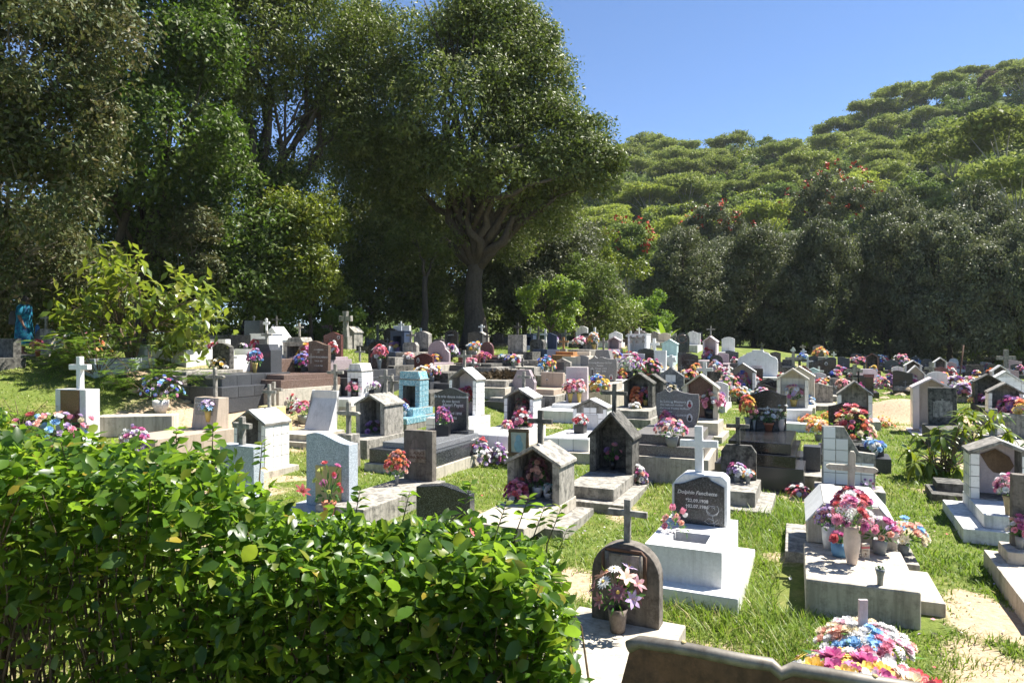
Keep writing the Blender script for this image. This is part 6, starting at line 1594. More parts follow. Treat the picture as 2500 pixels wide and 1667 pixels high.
# low dark undergrowth closing the row at ground level
v, f, t_ = crown([(x, 57 - .05 * x + 1.5 * math.sin(x), 1.6 + h_ + .4 * math.sin(x * 1.7), 2.8, 1.6, 1.9) for x in np.arange(9, 54, 2.4) for h_ in (0, 2.6)], 70000, .24, seed=88, inner=.3, aspect=.5, k=90)
tag(link('undergrowth', npmesh('undergrowth', v, f, [L_OLIVE], t_)), kind='stuff')
v, f, t_ = crown([(x, 38 + 2.0 * math.sin(x * .7), float(gz(x, 38)) + 1.2, 2.2, 1.5, 1.3) for x in np.arange(-27, 7, 2.6)], 15000, .2, seed=89, aspect=.4)
tag(link('undergrowth', npmesh('undergrowth', v, f, [L_DARK], t_)), kind='stuff')
v, f, t_ = crown([(x, 44 + 2 * math.sin(x * .7), h_ + 1.5 * math.sin(x), 3.6, 1.5, 3.0) for x in np.arange(-38, 3, 3.0) for h_ in (3.6, 7.5)], 70000, .28, seed=90, inner=.3, aspect=.5, k=90)
tag(link('undergrowth', npmesh('undergrowth', v, f, [L_DARK], t_)), kind='stuff')
M['tulip'] = plain('orange_red_blossom', (.55, .06, .015), .6)
# flowering tulip trees behind the row
for lab, px, py, r_, d in [('red-flowered tulip tree rising behind the middle of the dark row', 2035, 480, 85, 78), ('smaller red-flowered tree behind the left of the dark row', 1745, 545, 62, 78), ('twiggy tree with scattered red flowers right of the mango', 1530, 590, 60, 74)]:
    lb = [lobepx(px, py, r_, d, rz=.8), lobepx(px - r_ * .8, py + r_ * .5, r_ * .7, d), lobepx(px + r_ * .8, py + r_ * .5, r_ * .7, d), lobepx(px, py + r_ * .9, r_ * .8, d)]
    x = (px - CX) / F * d
    r = tree('tulip_tree', lab, (x, d), lb, 16000, .34, L_OLIVE if px > 1600 else L_RND, .3, 'barkg', px, aspect=.45, fork=.5, group=None)
    v, f, t_ = crown([(l[0], l[1] - .3, l[2] + l[5] * .25, l[3], l[4], l[5]) for l in lb[:3]], 260, .34, seed=px + 1, aspect=.8, droop=-.6, k=5, blob=.3, inner=.98)
    o = link('blossom', npmesh('blossom', v - np.array(r.location), f, [M['tulip']], t_), r)
    o['kind'] = 'stuff'
# ------------------------------------------------------------------ trees of the hillside
def umbrella(seed, R_=7.2, H=9.5):
    q = random.Random(seed)
    lobes = []
    for k in range(10):
        a = k * 2.4
        rr = R_ * .74 * math.sqrt((k + .3) / 10)
        lobes.append((rr * math.cos(a), rr * math.sin(a), H - .045 * rr * rr + q.uniform(-.5, .5), R_ * .34, R_ * .34, 1.25))
    v, f, t_ = crown(lobes, 9000, .44, seed=seed, aspect=.6, droop=0, k=40, blob=1.25, flat=.45, jit=.85, inner=.35)
    mb = MB()
    fk = Vector((q.uniform(-.6, .6), q.uniform(-.6, .6), H * .42))
    mb.tube([(0, 0, -2), fk * .5, fk], [.3, .24, .2], 6)
    for l in lobes:
        e = Vector(l[:3])
        mb.tube([fk, fk.lerp(e, .5) + Vector((0, 0, .35)), e], [.085, .055, .02], 4)
    return v, f, t_, mb.mesh('trunk', M['barkg'], True)
def roundtree(seed, R_=4.2, H=7):
    q = random.Random(seed)
    lobes = [(q.uniform(-1, 1) * R_ * .5, q.uniform(-1, 1) * R_ * .5, H * q.uniform(.45, .85), R_ * q.uniform(.45, .65), R_ * q.uniform(.45, .65), R_ * q.uniform(.4, .6)) for _ in range(6)]
    v, f, t_ = crown(lobes, 8500, .44, seed=seed, aspect=.6, k=50, blob=1.0, jit=.7)
    mb = MB().tube([(0, 0, -2), (.1, 0, H * .3), (0, .1, H * .7)], [.3, .22, .1], 6)
    return v, f, t_, mb.mesh('trunk', M['barkg'], True)
HP = {}
for nm, mats in (('umbrella_tree', [L_UMB, L_UMB, L_LIME, L_UMB]), ('round_tree', [L_RND, L_RND, L_LIME, L_YELL, L_DRY])):
    HP[nm] = []
    for k, mt in enumerate(mats):
        v, f, t_, tm = (umbrella if nm[0] == 'u' else roundtree)(100 + k + (50 if nm[0] == 'r' else 0))
        HP[nm].append((npmesh('crown', v, f, [mt], t_), tm))
pv, pf = [], []
r_ = np.random.default_rng(4)
for k in range(15):
    a, e = k * 2.4, .9 - .09 * k
    t_ = np.linspace(0, 1, 6)
    ln = 2.6
    X_ = ln * t_ * math.cos(e)
    Z_ = ln * t_ * math.sin(e) - 1.3 * t_ ** 2
    b = len(pv)
    for i in range(6):
        w = .42 * math.sin(math.pi * (.12 + .86 * t_[i])) 
        for s_ in (-1, 1):
            pv.append((X_[i] * math.cos(a) - s_ * w * math.sin(a), X_[i] * math.sin(a) + s_ * w * math.cos(a), 6 + Z_[i] - .12))
    pf += [(b + 2 * i, b + 2 * i + 1, b + 2 * i + 3, b + 2 * i + 2) for i in range(5)]
HP['palm_tree'] = [(npmesh('crown', pv, pf, [L_RND], r_.random(len(pf))), MB().tube([(0, 0, -2), (.2, 0, 3), (0, 0, 6)], [.16, .12, .1], 6).mesh('trunk', M['barkg'], True))]
HLAB = {('umbrella_tree', 0): 'flat-topped umbrella tree with pale limbs on the forested hillside', ('umbrella_tree', 1): 'flat-topped umbrella tree with pale limbs on the forested hillside', ('umbrella_tree', 2): 'lime green spreading tree on the forested hillside', ('umbrella_tree', 3): 'flat-topped umbrella tree with pale limbs on the forested hillside',
        ('round_tree', 0): 'rounded dark green tree on the forested hillside', ('round_tree', 1): 'rounded dark green tree on the forested hillside', ('round_tree', 2): 'rounded lime green tree low on the hillside', ('round_tree', 3): 'rounded yellowish green tree low on the hillside', ('round_tree', 4): 'bare brown-grey tree among green ones on the hillside', ('palm_tree', 0): 'small palm on the ridge of the hillside'}
cnt = {}
cand = []
q = random.Random(21)
y = 74.0
while y < 236:
    step = 6.2 + .016 * y
    x = .03 * y - 6
    while x < .86 * y + 10:
        xx, yy = x + q.uniform(-2.4, 2.4), y + q.uniform(-2.4, 2.4)
        cand.append((xx, yy))
        x += step * 1.15
    y += step * .98
for xx, yy in cand:
    z = float(hz(xx, yy))
    pxx, pyy = CX + F * xx / yy, HY - F * (z + 9 - CAMZ) / yy
    if pxx > 2700 or pxx < 1330 or pyy > 640 or (pxx > 1620 and pyy > 575):
        continue
    s_ = (yy - 66) / 166
    u_ = q.random()
    if s_ > .82 and u_ < .30 and pxx < 2000:
        nm, k = 'palm_tree', 0
    elif s_ < .42 and pxx < 2200:
        nm, k = q.choice([('round_tree', 2), ('umbrella_tree', 2), ('round_tree', 0), ('round_tree', 3), ('umbrella_tree', 2), ('round_tree', 1)])
    elif u_ < .42:
        nm, k = 'umbrella_tree', q.choice([0, 1, 3])
    elif u_ < .97:
        nm, k = 'round_tree', q.choice([0, 1, 0, 1, 3])
    else:
        nm, k = 'round_tree', 4
    cnt[nm] = cnt.get(nm, 0) + 1
    where = ('on the ridge' if s_ > .85 else 'on the upper slope' if s_ > .55 else 'on the middle slope' if s_ > .28 else 'at the foot of the slope')
    side = ('beside the mango' if pxx < 1620 else 'over the left dark trees' if pxx < 1900 else 'over the middle dark trees' if pxx < 2200 else 'towards the right edge')
    lab = HLAB[(nm, k)].split(' with')[0].split(' on the')[0].split(' low')[0].split(' among')[0] + ' ' + where + ' ' + side
    r = empty(nm, lab, 'tree', (xx, yy, z - .5), q.uniform(0, 6.28), 'trees of the forested hillside')
    sc = q.uniform(.75, 1.2) * (1.0 if nm == 'palm_tree' else (.85 + .25 * s_))
    cm, tm = HP[nm][k]
    link('crown', cm, r, sc=sc)
    link('trunk', tm, r, sc=sc)
print('BQ hill', cnt)
# unbroken canopy between the trees one can tell apart
cl = []
for xx, yy in cand:
    for k in range(2):
        x2, y2 = xx + q.uniform(-4, 4), yy + q.uniform(-4, 4)
        z = float(hz(x2, y2))
        px2 = CX + F * x2 / y2
        if 1330 < px2 < 2700 and y2 > 70:
            r2 = q.uniform(2.4, 4.2)
            cl.append((x2, y2, z + q.uniform(2.5, 6.0), r2, r2, r2 * .8))
v, f, t_ = crown(cl, 170000, .55, seed=91, inner=.55, aspect=.6, k=60, blob=1.6, flat=.6)
tag(link('wood_canopy', npmesh('wood_canopy', v, f, [L_RND], t_)), kind='stuff')
# big near umbrella trees at the right
for lab, px, d, topy, sc in [('large near umbrella tree with layered boughs at the right edge of the hill', 2440, 105, 300, 1.7), ('spreading umbrella tree below the right ridge, right side', 2330, 120, 330, 1.35), ('low broad umbrella tree right of the tulip tree', 2500, 90, 400, 1.3)]:
    x = (px - CX) / F * d
    z = CAMZ - (topy - HY) / F * d - 9.8 * sc
    r = empty('umbrella_tree', lab, 'tree', (x, d, z), px, None)
    cm, tm = HP['umbrella_tree'][px % 2]
    link('crown', cm, r, sc=sc)
    t2 = link('trunk', tm, r, sc=(sc, sc, sc))

# ------------------------------------------------------------------ small light green tree with large leaves, left
def bigleaf_mesh(name, mat, L=1.0, Wd=.42, n=5, arch=.22, seed=0):
    v, f = [], []
    for i in range(n + 1):
        t_ = i / n
        w = Wd / 2 * math.sin(math.pi * min(1, t_ * .92 + .06)) ** .8 if 0 < i < n else .012
        z = -arch * t_ * t_
        for s_ in (-1, 0, 1):
            v.append((s_ * w, L * t_, z + (.10 * w * 2 * abs(s_) if s_ else 0) + .02 * math.sin(i * 2 + s_)))
    for i in range(n):
        b = i * 3
        f += [(b, b + 1, b + 4, b + 3), (b + 1, b + 2, b + 5, b + 4)]
    return npmesh(name, v, f, [mat], np.full(len(f), random.Random(seed).random()), smooth=True)
def leafset(mat, k=6, **kw):
    out = []
    for i in range(k):
        me = bigleaf_mesh('leaf', mat, seed=i * 7 + 1, **kw)
        a = me.attributes['rnd']
        a.data.foreach_set('value', np.full(len(me.polygons), (i + .5) / k, np.float32))
        out.append(me)
    return out
def rosette(parent, tip, axis, n, size, meshes, spread=1.1, droop=.5, q=random):
    """leaves round a shoot tip; yields the leaf objects"""
    axis = axis.normalized()
    o1 = axis.orthogonal().normalized()
    o2 = axis.cross(o1)
    for k in range(n):
        a = k * 2.4 + q.uniform(-.3, .3)
        d_ = (o1 * math.cos(a) + o2 * math.sin(a)) * spread + axis * q.uniform(.0, .9) - Vector((0, 0, droop * q.uniform(.4, 1.3)))
        d_.normalize()
        x_ = d_.cross(Vector((0, 0, 1)))
        if x_.length < .05:
            x_ = Vector((1, 0, 0))
        x_.normalize()
        z_ = x_.cross(d_)
        ob = link('leaf', q.choice(meshes), parent, tip - axis * q.uniform(0, .22) * size * 2)
        ob.rotation_euler = Matrix((x_, d_, z_)).transposed().to_euler()
        s_ = size * q.uniform(.65, 1.15)
        ob.scale = (s_, s_, s_)
SAPL = leafset(L_BIG, L=1.0, Wd=.44)
d = 18.5
bx, by = gb(318, d)
r = empty('sapling', 'small light green tree with large drooping leaves on the weedy mound, left', 'tree', (bx, by, float(gz(bx, by))))
q = random.Random(3)
mb = MB()
cr = []
MAIN = [Vector((q.uniform(-.5, .5), q.uniform(-.4, .4), q.uniform(.7, 1.15))) for _ in range(7)]
for m0 in MAIN:
    mb.tube([(0, 0, -.1), m0 * .5 + Vector((.03, .02, 0)), m0], [.05, .04, .03], 6)
for k in range(60):
    u_, v_ = q.uniform(-1, 1), q.random()
    if k < 40:      # outline of the crown as in the photo: dome with low drooping sides
        px = 310 + u_ * (195 if v_ < .6 else 130)
        py = 610 + 250 * (abs(u_) ** 1.6) * .75 + 210 * q.random() ** 1.3 * (1 - abs(u_) * .6)
    else:
        px, py = 420 + q.uniform(-60, 110), 730 + q.uniform(-40, 120)
    tip = P(px, py, d + q.uniform(-1.3, 1.3)) - r.location
    if tip.z < .35:
        continue
    a = min(MAIN, key=lambda m0: (m0 - tip).length)
    m_ = a.lerp(tip, .55) + Vector((q.uniform(-.2, .2), q.uniform(-.2, .2), .18))
    mb.tube([a, m_, tip], [.018, .012, .005], 5)
    cr.append((tip, (tip - m_)))
mb.tube([(0, 0, -.3), (.03, 0, .6)], [.07, .05], 7)
mb.obj('branches', M['stem'], r, smooth=True)
nl = 0
for tip, ax in cr:
    n = q.randrange(4, 6)
    if nl + n > 298:
        break
    rosette(r, tip, ax + Vector((0, 0, .3)), n, .42, SAPL, q=q)
    nl += n
# the rest of its leaves as one part
pts = np.array([tuple(t_) for t_, _ in cr])
rr = np.random.default_rng(8)
c = np.repeat(pts, 14, 0) + rr.normal(size=(len(pts) * 14, 3)) * .28
v, f = leaves_geo(c, rr.normal(size=c.shape) - [0, 0, .5], rr.normal(size=c.shape) * .5 + [0, 0, 1], np.full(len(c), .36), np.full(len(c), .16), .2)
o = link('foliage', npmesh('foliage', v, f, [L_BIG], np.repeat(rr.random(len(c)), 2)), r)
o['kind'] = 'stuff'

# feathery leguminous shrubs on the mound
def feathery(label, px, d, sc, n, seed):
    bx, by = gb(px, d)
    g = float(gz(bx, by))
    r = empty('feathery_shrub', label, 'shrub', (bx, by, g))
    q = random.Random(seed)
    rr = np.random.default_rng(seed)
    mb = MB()
    C_, A_, U_ = [], [], []
    for k in range(n):
        a, e = q.uniform(0, 6.28), q.uniform(.35, 1.25)
        ln = sc * q.uniform(.5, 1.1)
        s0 = Vector((math.cos(a) * math.cos(e), math.sin(a) * math.cos(e), math.sin(e))) * ln
        mb.tube([(0, 0, 0), s0 * .5 + Vector((0, 0, .05)), s0], [.012, .008, .004], 4)
        for j in range(6):
            a2 = a + q.uniform(-1.3, 1.3)
            e2 = q.uniform(-.25, .5)
            fr = Vector((math.cos(a2) * math.cos(e2), math.sin(a2) * math.cos(e2), math.sin(e2)))
            p0 = s0 * q.uniform(.55, 1.0)
            side = fr.cross(Vector((0, 0, 1))).normalized()
            fl = .36 * sc * q.uniform(.7, 1.2)
            for i in range(11):
                t_ = (i + 1) / 12
                p = p0 + fr * fl * t_ - Vector((0, 0, .25 * fl * t_ * t_))
                for s_ in (-1, 1):
                    C_.append(tuple(p))
                    A_.append(tuple(side * s_ + fr * .35))
                    U_.append((0, 0, 1))
    C_, A_, U_ = np.array(C_), np.array(A_), np.array(U_)
    v, f = leaves_geo(C_, A_, U_ + rr.normal(size=U_.shape) * .2, rr.uniform(.06, .10, len(C_)) * sc, rr.uniform(.018, .028, len(C_)) * sc, .05)
    o = link('foliage', npmesh('foliage', v, f, [L_FEATH], np.repeat(rr.random(len(C_)), 2)), r)
    o['kind'] = 'stuff'
    mb.obj('stems', M['stem'], r)
feathery('tall feathery-leaved shrub in front of the light green tree', 240, 17.4, 1.5, 40, 1)
feathery('feathery-leaved weed right of the light green tree trunk', 372, 16.6, 1.35, 26, 2)
feathery('low feathery-leaved weed above the maroon-faced tomb', 50, 14.2, .8, 20, 3)
feathery('spreading feathery-leaved weed at the left edge, above the hedge', 40, 12.0, 1.0, 26, 4)
feathery('bright feathery weed at the foot of the mound, beside the blue bouquet', 300, 16.8, .9, 16, 5)

# young mango sapling on the right
MANL = leafset(L_MANGO, L=1.0, Wd=.28, arch=.35)
bx, by = gb(2300, 12.2)
r = empty('mango_sapling', 'young leafy plant with long glossy drooping leaves beside the dirty tiled niche', 'shrub', (bx, by, float(gz(bx, by))))
q = random.Random(9)
mb = MB()
nl = 0
for px, py in [(2215, 1095), (2240, 1060), (2265, 1120), (2290, 1040), (2310, 1080), (2335, 1040), (2250, 1150), (2290, 1130), (2330, 1110), (2350, 1010), (2380, 1000), (2420, 1020), (2445, 1000), (2230, 1125), (2310, 1150), (2340, 1150), (2270, 1090), (2360, 1050), (2400, 1060), (2470, 1050), (2225, 1160), (2490, 1095), (2365, 990), (2300, 1060), (2325, 1130)]:
    tip = P(px, py, 12.2 + q.uniform(-.5, .5)) - r.location
    if tip.z < .2:
        tip.z = .2
    a = Vector((q.uniform(-.15, .15), q.uniform(-.1, .1), .1))
    m_ = a.lerp(tip, .5) + Vector((0, 0, .12))
    mb.tube([a, m_, tip], [.014, .010, .005], 5)
    n = 11
    rosette(r, tip, tip - m_ + Vector((0, 0, .25)), n, .30, MANL, spread=1.0, droop=.7, q=q)
mb.obj('stems', M['stem'], r)
# banana-like clump near the turquoise tomb
bx, by = gb(1622, 41)
r = empty('banana_plant', 'small banana plant with upright ribbed leaves beside the turquoise tomb', 'plant', (bx, by, float(gz(bx, by))))
BAN = leafset(L_BRIGHT, k=2, L=1.0, Wd=.22, arch=.3)
rosette(r, Vector((0, 0, .6)), Vector((0, 0, 1)), 7, 1.5, BAN, spread=.5, droop=-.4, q=q)
MB().tube([(0, 0, -.2), (0, 0, .8)], [.1, .07], 7).obj('stem', M['fleaf'], r)
bx, by = gb(1530, 42)
r = empty('palm_clump', 'spiky pale green palm clump at the left foot of the dark tree row', 'plant', (bx, by, float(gz(bx, by))))
rosette(r, Vector((0, 0, 2.2)), Vector((0, 0, 1)), 12, 1.6, BAN, spread=.8, droop=.0, q=q)
MB().tube([(0, 0, -.2), (0, 0, 2.4)], [.14, .1], 7).obj('stem', M['stem'], r)
# ------------------------------------------------------------------ hibiscus hedge in front
HX = [-3.4, -2.6, -2.25, -1.85, -1.6, -1.35, -.95, -.6, -.25, .1, .27, .36]
HZ = [1.92, 1.90, 1.87, 1.80, 1.62, 1.47, 1.42, 1.40, 1.42, 1.33, 1.15, .8]
hed = empty('hedge', 'glossy green hibiscus hedge along the bottom left foreground', 'hedge', (-1.4, 4.0, 0))
HO = np.array(hed.location)
hr = np.random.default_rng(31)
def htop(x, y):
    return np.interp(x, HX, HZ) - .35 * ((y - 4.05) / .55) ** 2 * .35 + .17 * (vnoise(x, y, 2.6, 2) - .5) + .13 * (vnoise(x, y, 8, 4) - .5)
def hedge_pts(n, bias):
    out = []
    while sum(len(o) for o in out) < n:
        x, y = hr.uniform(-3.6, .36, 6000), hr.uniform(3.5, 4.5, 6000)
        zt = htop(x, y)
        dep = hr.random(6000) ** bias * (zt - .15)
        z = zt - dep
        edge = np.minimum(y - 3.5, 4.5 - y) / .12
        front = (y < 3.85)
        keep = (hr.random(6000) < np.where(dep < .38, 1.0, np.where(front, .85, .35))) & (hr.random(6000) < np.clip(edge + .35, 0, 1))
        keep &= ~((z < .95) & (x < -2.3) & (hr.random(6000) < .6))
        out.append(np.stack([x, y, z], 1)[keep])
    return np.concatenate(out)[:n]
hp = hedge_pts(18500, 1.05)
n = len(hp)
az = hr.uniform(0, 2 * np.pi, n)
el = hr.normal(.05, .55, n)
hax = np.stack([np.cos(az) * np.cos(el), np.sin(az) * np.cos(el), np.sin(el)], 1)
hup = hr.normal(size=(n, 3)) * .55 + [.15, -.05, 1]
hL = hr.uniform(.05, .115, n)
# the 300 leaves nearest the camera are objects, the rest one part
vis = (hp[:, 1] < 3.85) | (hp[:, 2] > htop(hp[:, 0], hp[:, 1]) - .08)
score = np.where(vis, hL / np.linalg.norm(hp - [0, 0, CAMZ], axis=1), 0)
big = np.argsort(-score)[:300]
HLF = leafset(L_HEDGE, k=8, L=1.0, Wd=.62, arch=.18, n=5)
for i in big:
    a_, u_ = Vector(hax[i]), Vector(hup[i])
    x_ = a_.cross(u_).normalized()
    ob = link('leaf', HLF[int(hr.integers(0, 8))] if hr.random() > .1 else HLF[6], hed, Vector(hp[i]) - hed.location)
    ob.rotation_euler = Matrix((x_, a_, x_.cross(a_))).transposed().to_euler()
    s_ = float(hL[i]) * 1.15
    ob.scale = (s_, s_, s_)
rest = np.setdiff1d(np.arange(n), big)
def rich_leaves(c, ax, up, L, Wd, arch=.15):
    """six-triangle ovate leaves with a folded midrib"""
    ax = ax / np.linalg.norm(ax, axis=1)[:, None]
    s = np.cross(ax, up)
    s /= np.linalg.norm(s, axis=1)[:, None] + 1e-9
    nn = np.cross(s, ax)
    L, Wd = L[:, None], Wd[:, None]
    def pt(t_, w, h):
        return c + ax * L * t_ + s * Wd * w + nn * (Wd * h - L * arch * t_ * t_)
    v = np.stack([pt(0, 0, 0), pt(.30, .46, .10), pt(.30, 0, 0), pt(.30, -.46, .10), pt(.68, .36, .10), pt(.68, 0, 0), pt(.68, -.36, .10), pt(1, 0, 0)], 1).reshape(-1, 3)
    i = np.arange(len(c))[:, None] * 8
    f = np.concatenate([i + q for q in ([0, 1, 2], [0, 2, 3], [1, 4, 5], [1, 5, 2], [3, 2, 5], [3, 5, 6], [4, 7, 5], [5, 7, 6])], 1).reshape(-1, 3)
    return v, f
v, f = rich_leaves(hp[rest], hax[rest], hup[rest], hL[rest], hL[rest] * hr.uniform(.5, .72, len(rest)))
tone = hr.random(len(rest)) ** 1.15 * .86
tone[hr.random(len(rest)) < .012] = 1.0
o = link('foliage', npmesh('foliage', v - HO, f, [L_HEDGE], np.repeat(tone, 8), smooth=True), hed)
o['kind'] = 'stuff'
mb = MB()
q = random.Random(5)
for k in range(380):
    x, y = q.uniform(-3.5, .30), q.uniform(3.6, 4.4)
    zt = float(htop(x, y)) - q.uniform(.02, .4)
    p0 = Vector((x + q.uniform(-.35, .35), 4.0 + (y - 4.0) * .6, -.1))
    p3 = Vector((x + q.uniform(-.1, .1), y, zt))
    m1, m2 = p0.lerp(p3, .4) + Vector((q.uniform(-.14, .14), q.uniform(-.08, .08), 0)), p0.lerp(p3, .72) + Vector((q.uniform(-.12, .12), q.uniform(-.05, .05), 0))
    a = q.uniform(.005, .011)
    mb.tube([p0 - hed.location, m1 - hed.location, m2 - hed.location, p3 - hed.location], [a, a * .8, a * .55, a * .25], 5)
o = mb.obj('stems', M['stem'], hed)
o['kind'] = 'stuff'
# sprigs reaching out of the right end
mb = MB()
cs, ax_ = [], []
for px, py, d in [(1330, 1235, 4.4), (1290, 1215, 4.3), (1235, 1230, 4.3), (1385, 1290, 4.4), (1370, 1240, 4.6), (1150, 1180, 4.4), (1350, 1400, 4.0), (1340, 1520, 3.8), (1310, 1600, 3.7), (1000, 1200, 4.4), (880, 1190, 4.4), (520, 1040, 4.3), (430, 1045, 4.3), (640, 1080, 4.4)]:
    tip = P(px, py, d)
    p0 = Vector((tip.x * .9 - .1, d - .1, tip.z - .55))
    m_ = p0.lerp(tip, .5) + Vector((-.03, 0, .05))
    mb.tube([p0 - hed.location, m_ - hed.location, tip - hed.location], [.006, .005, .002], 5)
    for t_ in (.45, .6, .72, .84, .93, 1.0):
        for s_ in (-1, 1):
            cs.append(tuple(m_.lerp(tip, t_)))
            ax_.append((s_ * .8 + q.uniform(-.3, .3), q.uniform(-.6, .6), .25 + q.uniform(-.4, .4)))
cs, ax_ = np.array(cs), np.array(ax_)
L_ = hr.uniform(.05, .085, len(cs))
v, f = rich_leaves(cs, ax_, hr.normal(size=cs.shape) * .4 + [0, 0, 1], L_, L_ * .6)
o = link('sprigs', npmesh('sprigs', v - HO, f, [L_HEDGE], np.repeat(hr.uniform(.4, .86, len(cs)), 8), smooth=True), hed)
o['kind'] = 'stuff'
mb.obj('sprig_stems', M['stem'], hed)['kind'] = 'stuff'
for px, py, d, c_ in [(737, 1200, 4.35, 'red'), (1150, 1300, 4.0, 'red'), (1285, 1622, 3.75, 'red')]:
    link('hibiscus_bloom', flower_mesh('lily', c_), hed, P(px, py, d) - hed.location, (1.0, .2, q.uniform(0, 3)), .055 if px == 737 else .03)
# darker creepers at the left end, behind the hedge
tree('creeper_shrub', 'small-leaved dark creeper bush at the left edge, above the end of the hedge', (-5.2, 6.6), [(-5.0, 6.6, .75, 1.0, .7, .85), (-4.5, 6.3, .6, .7, .6, .7), (-5.7, 6.7, 1.1, .9, .7, .9), (-5.4, 6.3, 1.7, .5, .5, .45)], 6500, .085, L_HEDGE, .02, 'stem', 95, aspect=.7, cat='shrub', droop=.2, blob=.28, k=40)
tree('shade_shrub', 'shadowy low bush at the bottom left corner, under the hedge', (-2.35, 3.1), [(-2.5, 3.0, .45, .6, .4, .5), (-1.9, 3.15, .3, .5, .4, .4)], 900, .08, L_HEDGE, .015, 'stem', 96, aspect=.6, cat='shrub', blob=.22, k=30)

# ------------------------------------------------------------------ bent metal sheet edge at the bottom
t = NT('galvanised_edge')
v_ = t.coord(jit=False)
n_ = t.noise(v_, 7, 6, .7)
t.b.inputs['Metallic'].default_value = .35
M['galv'] = t.fin(t.mix(t.ramp(n_, (.35, 0), (.65, 1)), (.10, .085, .065), (.24, .22, .185)), .55, .4)
rail = empty('metal_barrier', 'bent rusty brown metal sheet with a rolled grey edge along the bottom', 'barrier', (.6, 3.2, 0))
tp = [(.55, 3.22, 1.06), (.60, 3.2, 1.092), (.78, 3.10, 1.107), (1.02, 2.98, 1.106), (1.12, 2.95, 1.104), (1.155, 2.93, 1.075), (1.20, 2.92, 1.100), (1.50, 2.82, 1.090), (2.4, 2.5, 1.08), (4.2, 1.9, 1.08)]
mb = MB()
mb.tube([Vector(p) - rail.location for p in tp], .030, 10)
mb.obj('rolled_edge', M['galv'], rail, smooth=True)
mb = MB()
sv, sf = [], []
for i, (x, y, z) in enumerate(tp):
    for k in range(6):
        t_ = k / 5
        off = .028 * math.sin(k * 1.9)
        for s_ in (0, 1):
            sv.append((x - .6 - .30 * t_ * (1 if i < 2 else .0) + off * .2, y - 3.2 - .02 + off + s_ * .006, z - .02 - (z - .02 + .15) * t_))
for i in range(len(tp) - 1):
    for k in range(5):
        a = (i * 6 + k) * 2
        b = ((i + 1) * 6 + k) * 2
        sf += [(a, b, b + 2, a + 2), (a + 1, a + 3, b + 3, b + 1)]
mb.add(sv, sf).obj('sheet', M['rust'], rail)
for i in (2, 7):
    x, y, z = tp[i]
    MB().box(-.03, .03, -.03, .03, -.3, z - .06).obj('post', M['rust'], rail, (x - .6, y - 3.2 + .07, 0))
    MB().lathe([(.011, 0), (.012, .006), (.008, .01)], 8).obj('bolt', M['gold'], rail, (x - .6, y - 3.2, z + .026))

# ------------------------------------------------------------------ small loose things
pf = stand(1266, 1100)
pf = Vector((pf.x, pf.y + .02, pf.z))
fr = empty('picture_frame', 'carved brown picture frame with a faded blue portrait, leaning beside the tiled slab', 'picture frame', P(1266, 1112, TOMB['tileshrine3'][4] - 2.1), YAW + .12)
s_ = fr.location.y / F
fw, fh = 54 * s_, 66 * s_
for nm, (a, b_, c, e) in dict(a=(-fw / 2, fw / 2, 0, .07), b=(-fw / 2, fw / 2, fh - .07, fh), c=(-fw / 2, -fw / 2 + .07, .07, fh - .07), d=(fw / 2 - .07, fw / 2, .07, fh - .07)).items():
    MB().box(a, b_, -.02, .02, c, e, .01, .004).obj('frame_bar', M['wood'], fr, bev=.006)
MB().box(-fw / 2 + .06, fw / 2 - .06, -.002, .012, .06, fh - .06).obj('picture', M['photo'], fr)
e20 = [(math.cos(k * math.pi / 10), math.sin(k * math.pi / 10)) for k in range(20)]
M['blueph'] = plain('faded_blue_print', (.25, .42, .55), .5)
MB().prism([(a * .09, .20 + c * .13) for a, c in e20], -.008, -.001).obj('portrait_body', M['blueph'], fr)
MB().prism([(a * .06, .34 + c * .08) for a, c in e20], -.010, -.001).obj('portrait_head', M['blueph'], fr)
MB().box(-fw / 2, fw / 2, .022, .20, -.35, 0).obj('stand', M['conc'], fr)
tn = empty('tin_box', 'cream tin box with a red slanting band, right of the tall beige vase', 'tin', stand(2113, 1361), YAW + .05)
MB().box(-.036, .036, -.03, .03, 0, .145).obj('box', M['tanl'], tn, bev=.004)
MB().prism([(-.0365, .095), (.0365, .108), (.0365, .128), (-.0365, .115)], -.031, .031).obj('red_band', M['p_red'], tn)
gm = MB()
gm.tube([(-.012, -.031, .02), (0, -.031, .045), (.01, -.031, .022)], .0025, 4).tube([(0, -.031, .045), (0, -.031, .06)], .0035, 5).tube([(-.012, -.031, .052), (.014, -.031, .046)], .002, 4)
gm.obj('striding_figure', M['rust'], tn)
letters(tn, 0, -.030, .078, 'WHISKY', .012, 'rust')
pole = empty('rusty_pole', 'thin rusty pole leaning upright among the far right stones', 'pole', stand(2337, 948))
mb = MB().tube([(0, 0, -.3), tuple(P(2353, 842, pole.location.y) - pole.location)], .03, 7)
mb.obj('rod', M['rust'], pole, smooth=True)
def rock_mesh(seed):
    r = np.random.default_rng(seed)
    mb = MB().lathe([(.2, 0), (.8, .15), (1.0, .45), (.75, .8), (.25, 1.0)], 8)
    mb.v = [(x * r.uniform(.75, 1.2), y * r.uniform(.75, 1.2), z * r.uniform(.8, 1.2)) for x, y, z in mb.v]
    return mb.mesh('rock', M['rock'])
RK = [rock_mesh(i) for i in range(4)]
